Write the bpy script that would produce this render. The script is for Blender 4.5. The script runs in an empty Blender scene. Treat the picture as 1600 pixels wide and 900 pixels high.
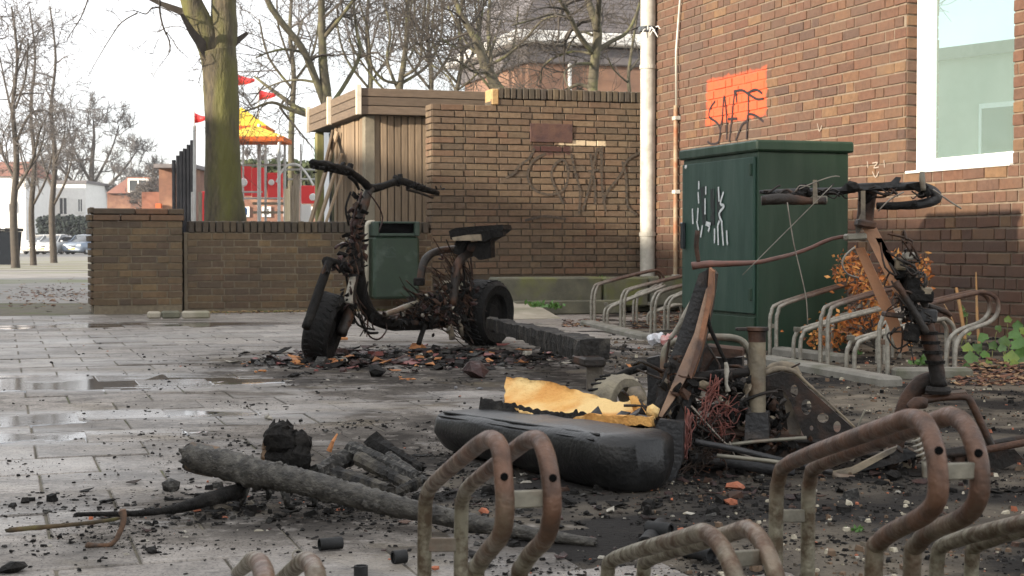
import bpy, math, random
from mathutils import Vector, Matrix, Quaternion, noise
R = random.Random(7)
S = bpy.context.scene
COL = S.collection
# ------------------------------------------------------------ camera
CAM_H = 0.585; F = 2400.0; PITCH = math.atan(65/F)
cd = bpy.data.cameras.new("camera"); cam = bpy.data.objects.new("camera", cd); COL.objects.link(cam)
cam.location = (0, 0, CAM_H); cam.rotation_euler = (math.pi/2-PITCH, 0, 0)
cd.sensor_width = 36; cd.lens = 36*F/1600; cd.clip_start = 0.05; cd.clip_end = 2000
cd.dof.use_dof = True; cd.dof.focus_distance = 4.6; cd.dof.aperture_fstop = 20.0
S.camera = cam
# ------------------------------------------------------------ light
SUN_EL = math.radians(13.5)
sd = Vector((0.82, 0.57, 0)).normalized()
sun_dir = Vector((sd.x*math.cos(SUN_EL), sd.y*math.cos(SUN_EL), -math.sin(SUN_EL)))
W = bpy.data.worlds.new("World"); S.world = W; W.use_nodes = True
wn = W.node_tree.nodes; wl = W.node_tree.links; wn.clear()
wo = wn.new('ShaderNodeOutputWorld'); wb = wn.new('ShaderNodeBackground')
sky = wn.new('ShaderNodeTexSky'); sky.sky_type = 'NISHITA'; sky.sun_disc = False
sky.sun_elevation = SUN_EL; sky.sun_rotation = math.atan2(-sd.x, -sd.y)
sky.dust_density = 2.0; sky.air_density = 1.0
wb.inputs[1].default_value = 0.12
tc = wn.new('ShaderNodeTexCoord'); mp = wn.new('ShaderNodeMapping'); mp.inputs[3].default_value = (1, 1, 2.6)
nz = wn.new('ShaderNodeTexNoise'); nz.inputs['Scale'].default_value = 2.2; nz.inputs['Detail'].default_value = 6
cr = wn.new('ShaderNodeValToRGB')
cr.color_ramp.elements[0].position = .36; cr.color_ramp.elements[0].color = (.5,)*3+(1,)
cr.color_ramp.elements[1].position = .56; cr.color_ramp.elements[1].color = (.97,)*3+(1,)
mx = wn.new('ShaderNodeMixRGB'); mx.inputs[2].default_value = (7.6, 7.7, 7.9, 1)      # thin bright cloud
wl.new(tc.outputs['Generated'], mp.inputs[0]); wl.new(mp.outputs[0], nz.inputs['Vector'])
wl.new(nz.outputs['Fac'], cr.inputs[0]); wl.new(cr.outputs[0], mx.inputs[0]); wl.new(sky.outputs[0], mx.inputs[1])
wl.new(mx.outputs[0], wb.inputs[0]); wl.new(wb.outputs[0], wo.inputs[0])
ld = bpy.data.lights.new("sun", 'SUN'); sun = bpy.data.objects.new("sun", ld); COL.objects.link(sun)
ld.energy = 5.0; ld.angle = math.radians(1.2); ld.color = (1.0, .88, .72)
sun.rotation_euler = sun_dir.to_track_quat('-Z', 'Y').to_euler(); sun.location = (-20, -14, 9)
S.view_settings.view_transform = 'Standard'; S.view_settings.look = 'None'
S.view_settings.exposure = 0.88; S.view_settings.gamma = 1
# ------------------------------------------------------------ pixel rays -> real places
CP, SP = math.cos(PITCH), math.sin(PITCH)
def ray(u, v):
    x = (u-800)/F; y = (450-v)/F
    return Vector((x, CP+y*SP, -SP+y*CP))
O = Vector((0, 0, CAM_H))
def P(u, v, Y): d = ray(u, v); return O+d*(Y/d.y)
def G(u, v, z=0.0): d = ray(u, v); return O+d*((z-CAM_H)/d.z)
def hit(u, v, p0, n): d = ray(u, v); return O+d*((Vector(p0)-O).dot(n)/d.dot(n))
E1 = Vector((-.31623, .94868, 0)); E2 = Vector((.94868, .31623, 0)); Z = Vector((0, 0, 1))
C0 = Vector((1.304, 15.05, 0))                 # corner where garden wall meets the building
NT = Vector((.31623, -.94868, 0))              # garden walls face this way
NB = -E2                                       # the building's long face
def hitT(u, v):                                # -> (r along E2 from corner, z)
    p = hit(u, v, C0, NT); return (p-C0).dot(E2), p.z
def hitB(u, v):                                # -> (s from corner towards the camera, z)
    p = hit(u, v, C0, NB); return (p-C0).dot(-E1), p.z
def T(r, o, z): return C0+E2*r+NT*o+Z*z
def B(s, o, z): return C0-E1*s+NB*o+Z*z
# ------------------------------------------------------------ objects
OFF = {}
def tag(o, label=None, cat=None, group=None, kind=None):
    if label: o['label'] = label
    if cat: o['category'] = cat
    if group: o['group'] = group
    if kind: o['kind'] = kind
    return o
def thing(name, loc, label, cat, group=None):
    o = bpy.data.objects.new(name, None); COL.objects.link(o); o.empty_display_size = .1
    o.location = loc; OFF[o] = Vector(loc); return tag(o, label, cat, group)
class MB:
    def __init__(s): s.v = []; s.f = []; s.m = []
    def add(s, vs, fs, mi=0):
        b = len(s.v); s.v += [tuple(q) for q in vs]; s.f += [tuple(b+i for i in f) for f in fs]; s.m += [mi]*len(fs)
    def box(s, c, ax, ay, az, hx, hy, hz, mi=0):
        c = Vector(c); ax = Vector(ax)*hx; ay = Vector(ay)*hy; az = Vector(az)*hz
        vs = [c+ax*i+ay*j+az*k for k in (-1, 1) for j in (-1, 1) for i in (-1, 1)]
        s.add(vs, [(0, 2, 3, 1), (4, 5, 7, 6), (0, 1, 5, 4), (2, 6, 7, 3), (0, 4, 6, 2), (1, 3, 7, 5)], mi)
    def bbox(s, c, ax, ay, az, hx, hy, hz, b=.004, mi=0):     # box with bevelled edges
        c = Vector(c); ax = Vector(ax); ay = Vector(ay); az = Vector(az)
        bb = min(b, hx*.45, hy*.45, hz*.45); vs = []; idx = {}
        for i in (-1, 1):
            for j in (-1, 1):
                for k in (-1, 1):
                    for a in range(3):
                        h = [hx-bb, hy-bb, hz-bb]; h[a] += bb
                        idx[i, j, k, a] = len(vs); vs.append(c+ax*(i*h[0])+ay*(j*h[1])+az*(k*h[2]))
        fs = []
        for a in range(3):
            o = [q for q in range(3) if q != a]
            for sg in (-1, 1):
                loop = []
                for (p, q) in ((-1, -1), (1, -1), (1, 1), (-1, 1)):
                    k = [0, 0, 0]; k[a] = sg; k[o[0]] = p; k[o[1]] = q; loop.append(idx[k[0], k[1], k[2], a])
                fs.append(loop if (sg > 0) == (a != 1) else loop[::-1])
            for p in (-1, 1):
                for q in (-1, 1):
                    k1 = [0, 0, 0]; k1[o[0]] = p; k1[o[1]] = q
                    k2 = k1[:]; k1[a] = -1; k2[a] = 1
                    fs.append([idx[(*k1, o[0])], idx[(*k2, o[0])], idx[(*k2, o[1])], idx[(*k1, o[1])]])
        for i in (-1, 1):
            for j in (-1, 1):
                for k in (-1, 1): fs.append([idx[i, j, k, 0], idx[i, j, k, 1], idx[i, j, k, 2]])
        s.add(vs, fs, mi)
    def tube(s, pts, r, n=8, mi=0, cap=True, jit=0):
        pts = [Vector(p) for p in pts]; k = len(pts)
        rs = r if isinstance(r, (list, tuple)) else [r]*k
        t0 = (pts[1]-pts[0]).normalized(); up = Vector((0, 0, 1)) if abs(t0.z) < .9 else Vector((1, 0, 0))
        a = t0.cross(up).normalized(); vs = []
        for i, p in enumerate(pts):
            t = (pts[min(i+1, k-1)]-pts[max(i-1, 0)])
            t = t.normalized() if t.length > 1e-9 else t0
            a = (a-t*a.dot(t))
            a = a.normalized() if a.length > 1e-6 else t.orthogonal().normalized()
            b = t.cross(a)
            for q in range(n):
                an = 2*math.pi*q/n; rr = rs[i]*(1+(R.uniform(-jit, jit) if jit else 0))
                vs.append(p+a*(math.cos(an)*rr)+b*(math.sin(an)*rr))
        fs = [(i*n+q, i*n+(q+1) % n, (i+1)*n+(q+1) % n, (i+1)*n+q) for i in range(k-1) for q in range(n)]
        if cap: fs += [tuple(range(n))[::-1], tuple((k-1)*n+q for q in range(n))]
        s.add(vs, fs, mi)
    def lathe(s, c, ax, prof, n=24, mi=0, closed=False, jit=0):   # prof: (radius, along axis)
        c = Vector(c); ax = Vector(ax).normalized(); a = ax.orthogonal().normalized(); b = ax.cross(a); vs = []
        for (r, h) in prof:
            for q in range(n):
                an = 2*math.pi*q/n; rr = r*(1+(R.uniform(-jit, jit) if jit else 0))
                vs.append(c+ax*h+a*(math.cos(an)*rr)+b*(math.sin(an)*rr))
        k = len(prof)
        fs = [((i % k)*n+q, (i % k)*n+(q+1) % n, ((i+1) % k)*n+(q+1) % n, ((i+1) % k)*n+q) for i in range(k if closed else k-1) for q in range(n)]
        s.add(vs, fs, mi)
    def prism(s, poly, dv, mi=0):                    # outline pushed along dv
        dv = Vector(dv); k = len(poly); vs = [Vector(p) for p in poly]+[Vector(p)+dv for p in poly]
        s.add(vs, [tuple(range(k)), tuple(range(2*k-1, k-1, -1))]+[(i, k+i, k+(i+1) % k, (i+1) % k) for i in range(k)], mi)
    def chunk(s, c, r, mi=0, sq=(1, 1, 1), rough=.35, rot=None):
        c = Vector(c); q = rot or Quaternion((R.gauss(0, 1), R.gauss(0, 1), R.gauss(0, 1), R.gauss(0, 1))).normalized()
        vs = []
        for p in ICO_V:
            e = 1+R.uniform(-rough, rough)
            w = Vector((p[0]*sq[0]*r*e, p[1]*sq[1]*r*e, p[2]*sq[2]*r*e)); w.rotate(q); vs.append(c+w)
        s.add(vs, ICO_F, mi)
    def ribbon(s, pts, w, n, th=.0012, mi=0):        # flat paint stroke, widths w, lying on a face with normal n
        pts = [Vector(p) for p in pts]; k = len(pts); n = Vector(n)
        ws = w if isinstance(w, (list, tuple)) else [w]*k; vs = []
        for i, p in enumerate(pts):
            t = (pts[min(i+1, k-1)]-pts[max(i-1, 0)]).normalized(); b = n.cross(t)
            vs += [p+b*ws[i]/2, p-b*ws[i]/2]
        s.add([v+n*th for v in vs], [(2*i, 2*i+1, 2*i+3, 2*i+2) for i in range(k-1)], mi)
    def build(s, name, mats, parent=None, smooth=False, kind=None, loc=None, ang=None):
        off = OFF.get(parent, Vector((0, 0, 0))) if loc is None else Vector(loc)
        me = bpy.data.meshes.new(name); me.from_pydata([(x-off.x, y-off.y, z-off.z) for x, y, z in s.v], [], s.f)
        for m in (mats if isinstance(mats, (list, tuple)) else [mats]): me.materials.append(m)
        if any(s.m): me.polygons.foreach_set('material_index', s.m)
        if smooth: me.polygons.foreach_set('use_smooth', [True]*len(me.polygons))
        me.update()
        if smooth and ang: me.set_sharp_from_angle(angle=math.radians(ang))
        o = bpy.data.objects.new(name, me); COL.objects.link(o)
        if parent: o.parent = parent; OFF[o] = off
        if loc is not None: o.location = loc; OFF[o] = off
        if kind: o['kind'] = kind
        return o
t_ = (1+5**.5)/2
ICO_V = [Vector(p).normalized() for p in ((-1, t_, 0), (1, t_, 0), (-1, -t_, 0), (1, -t_, 0), (0, -1, t_), (0, 1, t_), (0, -1, -t_), (0, 1, -t_), (t_, 0, -1), (t_, 0, 1), (-t_, 0, -1), (-t_, 0, 1))]
ICO_F = [(0, 11, 5), (0, 5, 1), (0, 1, 7), (0, 7, 10), (0, 10, 11), (1, 5, 9), (5, 11, 4), (11, 10, 2), (10, 7, 6), (7, 1, 8), (3, 9, 4), (3, 4, 2), (3, 2, 6), (3, 6, 8), (3, 8, 9), (4, 9, 5), (2, 4, 11), (6, 2, 10), (8, 6, 7), (9, 8, 1)]
def smoothpts(pts, k=4, w=None):                    # Catmull-Rom
    pts = [Vector(p) for p in pts]; out = []
    for i in range(len(pts)-1):
        a, b, c, d = pts[max(i-1, 0)], pts[i], pts[i+1], pts[min(i+2, len(pts)-1)]
        for j in range(k):
            t = j/k
            out.append(.5*((2*b)+(c-a)*t+(2*a-5*b+4*c-d)*t*t+(3*b-a-3*c+d)*t**3))
    return out+[pts[-1]]
def fillet(pts, r, k=5):                            # round the corners of a bent tube
    pts = [Vector(p) for p in pts]; out = [pts[0]]
    for i in range(1, len(pts)-1):
        a, b, c = pts[i-1], pts[i], pts[i+1]
        d1 = (a-b); d2 = (c-b); rr = min(r, d1.length*.48, d2.length*.48)
        p1 = b+d1.normalized()*rr; p2 = b+d2.normalized()*rr
        for j in range(k+1):
            t = j/k; out.append(p1*(1-t)**2+b*2*t*(1-t)+p2*t*t)
    return out+[pts[-1]]
def copy_tree(o, parent=None):
    c = o.copy(); COL.objects.link(c); c.parent = parent
    OFF[c] = OFF.get(o, Vector((0, 0, 0)))
    for ch in list(o.children): copy_tree(ch, c)
    return c
# ------------------------------------------------------------ materials
def pm(name, c1, c2=None, scale=8.0, rough=.8, bump=.0, bscale=60.0, metal=0.0, rnd=.0, ramp=(.35, .65), c3=None, s3=2.0, r3=(.5, .7), rough2=None, spec=.5, stretch=None, alpha=None):
    m = bpy.data.materials.new(name); m.use_nodes = True; nt = m.node_tree; N = nt.nodes; L = nt.links
    p = N['Principled BSDF']; p.inputs['Roughness'].default_value = rough; p.inputs['Metallic'].default_value = metal
    p.inputs['Specular IOR Level'].default_value = spec
    geo = N.new('ShaderNodeNewGeometry'); vec = geo.outputs['Position']
    if stretch:
        mm = N.new('ShaderNodeMapping'); mm.inputs[3].default_value = stretch; L.new(vec, mm.inputs[0]); vec = mm.outputs[0]
    c2 = c2 or c1
    n1 = N.new('ShaderNodeTexNoise'); n1.inputs['Scale'].default_value = scale; n1.inputs['Detail'].default_value = 8; n1.inputs['Roughness'].default_value = .65
    L.new(vec, n1.inputs['Vector'])
    r1 = N.new('ShaderNodeValToRGB'); r1.color_ramp.elements[0].position = ramp[0]; r1.color_ramp.elements[1].position = ramp[1]
    r1.color_ramp.elements[0].color = (*c1, 1); r1.color_ramp.elements[1].color = (*c2, 1); L.new(n1.outputs[0], r1.inputs[0])
    col = r1.outputs[0]
    if c3:
        n3 = N.new('ShaderNodeTexNoise'); n3.inputs['Scale'].default_value = s3; n3.inputs['Detail'].default_value = 7; L.new(vec, n3.inputs['Vector'])
        r3n = N.new('ShaderNodeMapRange'); r3n.inputs[1].default_value = r3[0]; r3n.inputs[2].default_value = r3[1]; L.new(n3.outputs[0], r3n.inputs[0])
        x = N.new('ShaderNodeMixRGB'); x.inputs[2].default_value = (*c3, 1); L.new(r3n.outputs[0], x.inputs[0]); L.new(col, x.inputs[1]); col = x.outputs[0]
    if rnd:
        oi = N.new('ShaderNodeObjectInfo'); ad = N.new('ShaderNodeMath'); ad.operation = 'ADD'; fr = N.new('ShaderNodeMath'); fr.operation = 'FRACT'
        L.new(oi.outputs['Random'], ad.inputs[0]); L.new(geo.outputs['Random Per Island'], ad.inputs[1]); L.new(ad.outputs[0], fr.inputs[0])
        mr = N.new('ShaderNodeMapRange'); mr.inputs[3].default_value = 1-rnd; mr.inputs[4].default_value = 1+rnd; L.new(fr.outputs[0], mr.inputs[0])
        x = N.new('ShaderNodeMixRGB'); x.blend_type = 'MULTIPLY'; x.inputs[0].default_value = 1; L.new(col, x.inputs[1]); L.new(mr.outputs[0], x.inputs[2]); col = x.outputs[0]
    L.new(col, p.inputs['Base Color'])
    if rough2 is not None:
        mr2 = N.new('ShaderNodeMapRange'); mr2.inputs[1].default_value = ramp[0]; mr2.inputs[2].default_value = ramp[1]; mr2.inputs[3].default_value = rough; mr2.inputs[4].default_value = rough2
        L.new(n1.outputs[0], mr2.inputs[0]); L.new(mr2.outputs[0], p.inputs['Roughness'])
    if bump:
        nb = N.new('ShaderNodeTexNoise'); nb.inputs['Scale'].default_value = bscale; nb.inputs['Detail'].default_value = 6; L.new(vec, nb.inputs['Vector'])
        bp = N.new('ShaderNodeBump'); bp.inputs['Strength'].default_value = min(bump, 1); bp.inputs['Distance'].default_value = .6/bscale
        L.new(nb.outputs[0], bp.inputs['Height']); L.new(bp.outputs[0], p.inputs['Normal'])
    return m
def brick_mat(name, cols, dirt, bump=.5, paint=False, dirtrange=(.45, .75), grime=None):
    m = pm(name, (1, 1, 1), (.62, .6, .58), scale=26, rough=.88, bump=bump, bscale=110)
    nt = m.node_tree; N = nt.nodes; L = nt.links; p = N['Principled BSDF']; base = p.inputs['Base Color'].links[0].from_socket
    geo = [n for n in N if n.type == 'NEW_GEOMETRY'][0]
    oi = N.new('ShaderNodeObjectInfo'); ad = N.new('ShaderNodeMath'); ad.operation = 'ADD'; fr = N.new('ShaderNodeMath'); fr.operation = 'FRACT'
    L.new(oi.outputs['Random'], ad.inputs[0]); L.new(geo.outputs['Random Per Island'], ad.inputs[1]); L.new(ad.outputs[0], fr.inputs[0])
    cr = N.new('ShaderNodeValToRGB'); el = cr.color_ramp.elements
    while len(el) < len(cols): el.new(.5)
    for i, c in enumerate(cols): el[i].position = i/(len(cols)-1); el[i].color = (*c, 1)
    L.new(fr.outputs[0], cr.inputs[0])
    x = N.new('ShaderNodeMixRGB'); x.blend_type = 'MULTIPLY'; x.inputs[0].default_value = .8; L.new(cr.outputs[0], x.inputs[1]); L.new(base, x.inputs[2]); col = x.outputs[0]
    n3 = N.new('ShaderNodeTexNoise'); n3.inputs['Scale'].default_value = 1.6; n3.inputs['Detail'].default_value = 9; n3.inputs['Roughness'].default_value = .7; L.new(geo.outputs['Position'], n3.inputs['Vector'])
    r3 = N.new('ShaderNodeMapRange'); r3.inputs[1].default_value = dirtrange[0]; r3.inputs[2].default_value = dirtrange[1]; r3.inputs[4].default_value = .75; L.new(n3.outputs[0], r3.inputs[0])
    x2 = N.new('ShaderNodeMixRGB'); x2.inputs[2].default_value = (*dirt, 1); L.new(r3.outputs[0], x2.inputs[0]); L.new(col, x2.inputs[1]); col = x2.outputs[0]
    if paint: col = paint(N, L, geo, col)
    L.new(col, p.inputs['Base Color'])
    return m
def patch_mask(N, L, geo, origin, axis, s0, s1, z0, z1, soft=.03, wob=.09, wscale=9.0):   # ragged rectangle of paint on a face
    def math_(op, a, b=None):
        n = N.new('ShaderNodeMath'); n.operation = op
        for i, q in enumerate((a, b)):
            if q is None: continue
            if isinstance(q, (int, float)): n.inputs[i].default_value = q
            else: L.new(q, n.inputs[i])
        return n.outputs[0]
    sub = N.new('ShaderNodeVectorMath'); sub.operation = 'SUBTRACT'; L.new(geo.outputs['Position'], sub.inputs[0]); sub.inputs[1].default_value = origin
    dt = N.new('ShaderNodeVectorMath'); dt.operation = 'DOT_PRODUCT'; L.new(sub.outputs[0], dt.inputs[0]); dt.inputs[1].default_value = axis
    sp = N.new('ShaderNodeSeparateXYZ'); L.new(geo.outputs['Position'], sp.inputs[0])
    nz = N.new('ShaderNodeTexNoise'); nz.inputs['Scale'].default_value = wscale; nz.inputs['Detail'].default_value = 4; L.new(geo.outputs['Position'], nz.inputs['Vector'])
    w = math_('MULTIPLY', math_('SUBTRACT', nz.outputs[0], .5), wob*2)
    ds = math_('SUBTRACT', math_('ABSOLUTE', math_('SUBTRACT', dt.outputs['Value'], (s0+s1)/2)), abs(s1-s0)/2)
    dz = math_('SUBTRACT', math_('ABSOLUTE', math_('SUBTRACT', sp.outputs['Z'], (z0+z1)/2)), abs(z1-z0)/2)
    d = math_('ADD', math_('MAXIMUM', ds, dz), w)
    mr = N.new('ShaderNodeMapRange'); mr.inputs[1].default_value = soft; mr.inputs[2].default_value = -soft; L.new(d, mr.inputs[0])
    return mr.outputs[0]
# ------------------------------------------------------------ masonry
def brick_meshes(tagname, L, H, mat, depth=.03, var=4, ch=.0026):
    out = []
    for k in range(var):
        r = random.Random(k*31+int(L*1000))
        j = lambda a=.0018: r.uniform(-a, a)
        vs = []
        for (y, e) in ((0, ch), (ch, 0), (depth, 0)):
            for (sx, sz) in ((-1, -1), (1, -1), (1, 1), (-1, 1)):
                vs.append((sx*(L/2-e)+j(), y+(j(.0012) if y < depth else 0), sz*(H/2-e)+j()))
        fs = [(0, 1, 2, 3)]+[(a*4+i, (a+1)*4+i, (a+1)*4+(i+1) % 4, a*4+(i+1) % 4) for a in (0, 1) for i in range(4)]
        me = bpy.data.meshes.new(tagname); me.from_pydata(vs, [], [f[::-1] if len(f) == 4 and f != (0, 1, 2, 3) else f for f in fs]); me.materials.append(mat); me.update()
        out.append(me)
    return out
def visible(p, m=60):
    d = p-O; c = d.y*CP-d.z*SP
    if c < .3: return False
    u = 800+F*d.x/c; v = 450-F*(d.y*SP+d.z*CP)/c
    return -m < u < 1600+m and -m < v < 900+m
def lay(root, pos, ang, items, mats, name='brick', limit=300, stuffname='brickwork', far=None):
    """items: (s, z, length, height); pos(s, o, z)->world. The 300 that show largest become objects, the rest one part."""
    rr = random.Random(5); sized = []
    for it in items:
        c = pos(it[0], 0, it[1]); sized.append(((it[2]*it[3]/max((c-O).length, .1)**2 if visible(c) else -1), it, c))
    sized.sort(key=lambda q: -q[0])
    cache = {}; off = OFF[root]; mb = MB()
    for k, (w, (s, z, L, H), c) in enumerate(sized):
        proud = rr.uniform(-.0042, .0036)
        key = (round(L, 3), round(H, 3))
        if key not in cache: cache[key] = brick_meshes(name, L, H, mats)
        me = rr.choice(cache[key]); a2 = ang+rr.uniform(-.008, .008); tilt = rr.uniform(-.018, .018)
        loc = pos(s, proud, z)
        if k < limit and w > 0:
            o = bpy.data.objects.new(name, me); COL.objects.link(o); o.parent = root
            o.location = loc-off; o.rotation_euler = (0, tilt, a2)
        else:
            M = Matrix.Translation(loc) @ Matrix.Rotation(a2, 4, 'Z') @ Matrix.Rotation(tilt, 4, 'Y')
            mb.add([M @ v.co for v in me.vertices], [tuple(p.vertices) for p in me.polygons])
    if mb.v: mb.build(stuffname, mats, root, kind='stuff')
def flemish(s0, s1, z0, z1, H, J, LS=.208, LH=.1, holes=(), rnd=None, wild=False):
    rr = rnd or random.Random(11); out = []; z = z0+H/2; k = 0
    while z+H/2 <= z1+.004:
        s = s0+J*0; first = True; alt = k % 2
        seq = 0
        while s < s1-.012:
            if wild: L = LH if rr.random() < .38 else LS
            else: L = (LS if (seq+alt) % 2 == 0 else LH)
            if first and alt and not wild: L = LH*.75
            if first and wild: L = rr.choice((LH*.55, LH, LS*.75))
            first = False; seq += 1
            L = min(L, s1-s)
            if s1-(s+L+J) < .03: L = s1-s
            segs = [(s, s+L)]
            for (a, b, c, d) in holes:
                if z+H/2 > c and z-H/2 < d:
                    ns = []
                    for (p, q) in segs:
                        if q <= a or p >= b: ns.append((p, q))
                        else:
                            if p < a-.02: ns.append((p, a))
                            if q > b+.02: ns.append((b, q))
                    segs = ns
            for (p, q) in segs:
                if q-p > .02: out.append(((p+q)/2, z, round(q-p, 2 if abs(q-p-LS) > .003 and abs(q-p-LH) > .003 else 3), H))
            s += L+J
        z += H+J; k += 1
    return out
ANG_T = math.atan2(E2.y, E2.x); ANG_B = math.atan2(-E1.y, -E1.x)
# ---- materials of the walls
sB = lambda u, v: hitB(u, v)
ps0, _ = sB(1104, 150); ps1, _ = sB(1197, 140); _, pz1 = sB(1150, 117); _, pz0 = sB(1150, 188)
def orange(N, L, geo, col):
    mk = patch_mask(N, L, geo, tuple(C0), tuple(-E1), ps0, ps1, pz0, pz1, .02, .045, 10)
    x = N.new('ShaderNodeMixRGB'); x.inputs[2].default_value = (.62, .1, .035, 1)
    q = N.new('ShaderNodeMath'); q.operation = 'MULTIPLY'; nq = N.new('ShaderNodeTexNoise'); nq.inputs['Scale'].default_value = 24; nq.inputs['Detail'].default_value = 6; L.new(geo.outputs['Position'], nq.inputs['Vector']); rq = N.new('ShaderNodeMapRange'); rq.inputs[1].default_value = .3; rq.inputs[2].default_value = .5; rq.inputs[3].default_value = .62; rq.inputs[4].default_value = .97; L.new(nq.outputs[0], rq.inputs[0]); L.new(rq.outputs[0], q.inputs[1]); L.new(mk, q.inputs[0])
    L.new(q.outputs[0], x.inputs[0]); L.new(col, x.inputs[1]); return x.outputs[0]
M_BB = brick_mat('building_brick', [(0.137, 0.069, 0.044), (0.154, 0.075, 0.044), (0.106, 0.059, 0.041), (0.161, 0.086, 0.047), (0.144, 0.069, 0.042), (0.123, 0.066, 0.044), (0.206, 0.119, 0.059), (0.140, 0.069, 0.041), (0.089, 0.053, 0.040), (0.151, 0.079, 0.047), (0.130, 0.062, 0.039)], (.105, .068, .048), dirtrange=(.46, .72), paint=orange)
M_BM = brick_mat('building_mortar', [(.23, .18, .13), (.23, .18, .13)], (.14, .108, .08), bump=.3, paint=orange)
r0, z0_ = hitT(828, 235); r1, z1_ = hitT(894, 192)
def rust(N, L, geo, col):
    mk = patch_mask(N, L, geo, tuple(C0), tuple(E2), r0+.02, r1-.02, hitT(860, 240)[1], hitT(860, 226)[1], .02, .05, 16)
    x = N.new('ShaderNodeMixRGB'); x.inputs[2].default_value = (.07, .03, .025, 1); L.new(mk, x.inputs[0]); L.new(col, x.inputs[1])
    mk2 = patch_mask(N, L, geo, tuple(C0), tuple(E2), hitT(872, 224)[0], hitT(946, 224)[0], hitT(900, 228)[1], hitT(900, 219)[1], .01, .03, 30)
    x2 = N.new('ShaderNodeMixRGB'); x2.inputs[2].default_value = (.62, .5, .33, 1); L.new(mk2, x2.inputs[0]); L.new(x.outputs[0], x2.inputs[1])
    return x2.outputs[0]
M_TB = brick_mat('garden_wall_brick', [(0.184, 0.127, 0.081), (0.155, 0.106, 0.070), (0.198, 0.141, 0.087), (0.124, 0.092, 0.063), (0.175, 0.118, 0.077), (0.221, 0.159, 0.099), (0.189, 0.112, 0.070), (0.138, 0.104, 0.070)], (.085, .067, .046), dirtrange=(.42, .8), paint=rust)
M_TM = brick_mat('garden_wall_shade_mortar', [(.075, .06, .042), (.075, .06, .042)], (.15, .12, .08), bump=.3)  # shade of the deep joints is put into this dark mortar colour
M_LB = brick_mat('low_wall_brick', [(0.163, 0.115, 0.065), (0.130, 0.092, 0.058), (0.195, 0.132, 0.070), (0.111, 0.081, 0.055), (0.169, 0.109, 0.065), (0.234, 0.161, 0.080), (0.143, 0.101, 0.060)], (.065, .055, .045), dirtrange=(.4, .8))
M_LM = brick_mat('low_wall_mortar', [(.23, .19, .13), (.23, .19, .13)], (.1, .08, .06), bump=.3)
M_CAP = brick_mat('pier_cap_brick', [(.22, .095, .05), (.2, .12, .07), (.17, .1, .06)], (.1, .075, .055))
M_PATH = pm('concrete', (.42, .38, .3), (.3, .27, .21), 5, .9, .3, 90, c3=(.2, .2, .13), s3=3)
M_CONCD = pm('dark_concrete', (.17, .165, .115), (.1, .1, .075), 5, .9, .4, 70, c3=(.16, .17, .06), s3=3, r3=(.5, .65))  # darker than the platform top: shade of its front is in the colour
# ---- the brick building
BLD = thing('brick_building', B(3, 0, 0), 'reddish brown brick building at right with white framed window and orange sprayed patch', 'building')
HB, JB = .066, .0127
ws0 = hitB(1414, 150)[0]; ws1 = hitB(1583, 150)[0]; wz0 = hitB(1500, 268)[1]
ccount = round((wz0-0.0)/(HB+JB)); wz0 = ccount*(HB+JB)-JB/2
core = MB()
def wallbox(mb, pos, s0, s1, z0, z1, o0=-.009, th=.25):
    vs = [pos(s, o, z) for o in (o0, o0-th) for (s, z) in ((s0, z0), (s1, z0), (s1, z1), (s0, z1))]
    mb.add(vs, [(0, 1, 2, 3), (7, 6, 5, 4), (0, 4, 5, 1), (1, 5, 6, 2), (2, 6, 7, 3), (3, 7, 4, 0)])
wallbox(core, B, .0, ws0, -.1, 3.6); wallbox(core, B, ws1, 9.5, -.1, 3.6); wallbox(core, B, ws0, ws1, -.1, wz0)
core.build('mortar_wall', M_BM, BLD)
up = MB(); wallbox(up, B, .0, 9.5, 3.602, 6.5, -.002); up.build('upper_wall', M_BB, BLD)
items = flemish(0.0, 7.4, .0, 3.6, HB, JB, .222, .104, holes=[(ws0, ws1, wz0, 9)], wild=True)
lay(BLD, B, ANG_B, items, M_BB)
# reveal bricks beside the window (far jamb, facing the camera)
rv = MB()
for k in range(ccount, 46):
    z = k*(HB+JB)+HB/2
    rv.bbox(B(ws0+.001, -.058, z), -E1, NB, Z, .012, .047, HB/2, .003)
rv.build('reveal_brick', M_BB, BLD, kind='stuff')
# window: white timber frame set back in the opening
M_WHITE = pm('white_frame_paint', (.8, .79, .76), (.72, .71, .68), 14, .35, .05, 60)
M_PANE = pm('window_glass', (.33, .43, .38), (.28, .38, .33), 1.2, .01, spec=1.0)
nt = M_PANE.node_tree; N_ = nt.nodes; gl = N_.new('ShaderNodeBsdfGlossy'); gl.inputs['Roughness'].default_value = .004; gl.inputs[0].default_value = (.6, .78, .82, 1)
mxs = N_.new('ShaderNodeMixShader'); mxs.inputs[0].default_value = .6
nt.links.new(N_['Principled BSDF'].outputs[0], mxs.inputs[1]); nt.links.new(gl.outputs[0], mxs.inputs[2]); nt.links.new(mxs.outputs[0], N_['Material Output'].inputs[0])
wf = MB(); wz1 = 3.55; RC = -.085
bar = lambda mb, s0, s1, z0, z1, o, th: mb.bbox(B((s0+s1)/2, o-th/2, (z0+z1)/2), -E1, NB, Z, (s1-s0)/2, th/2, (z1-z0)/2, .004)
fl = (hitB(1456, 100)[0]-hitB(1427, 100)[0])*.42
bar(wf, ws0+.012, ws0+.012+fl, wz0+.012, wz1, RC, .045); bar(wf, ws1-.07, ws1+.05, wz0+.012, wz1, RC, .07)
bar(wf, ws0+.012+fl, ws1-.07, wz0+.012, wz0+.066, RC, .07)
win = wf.build('window', M_WHITE, BLD)
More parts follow.
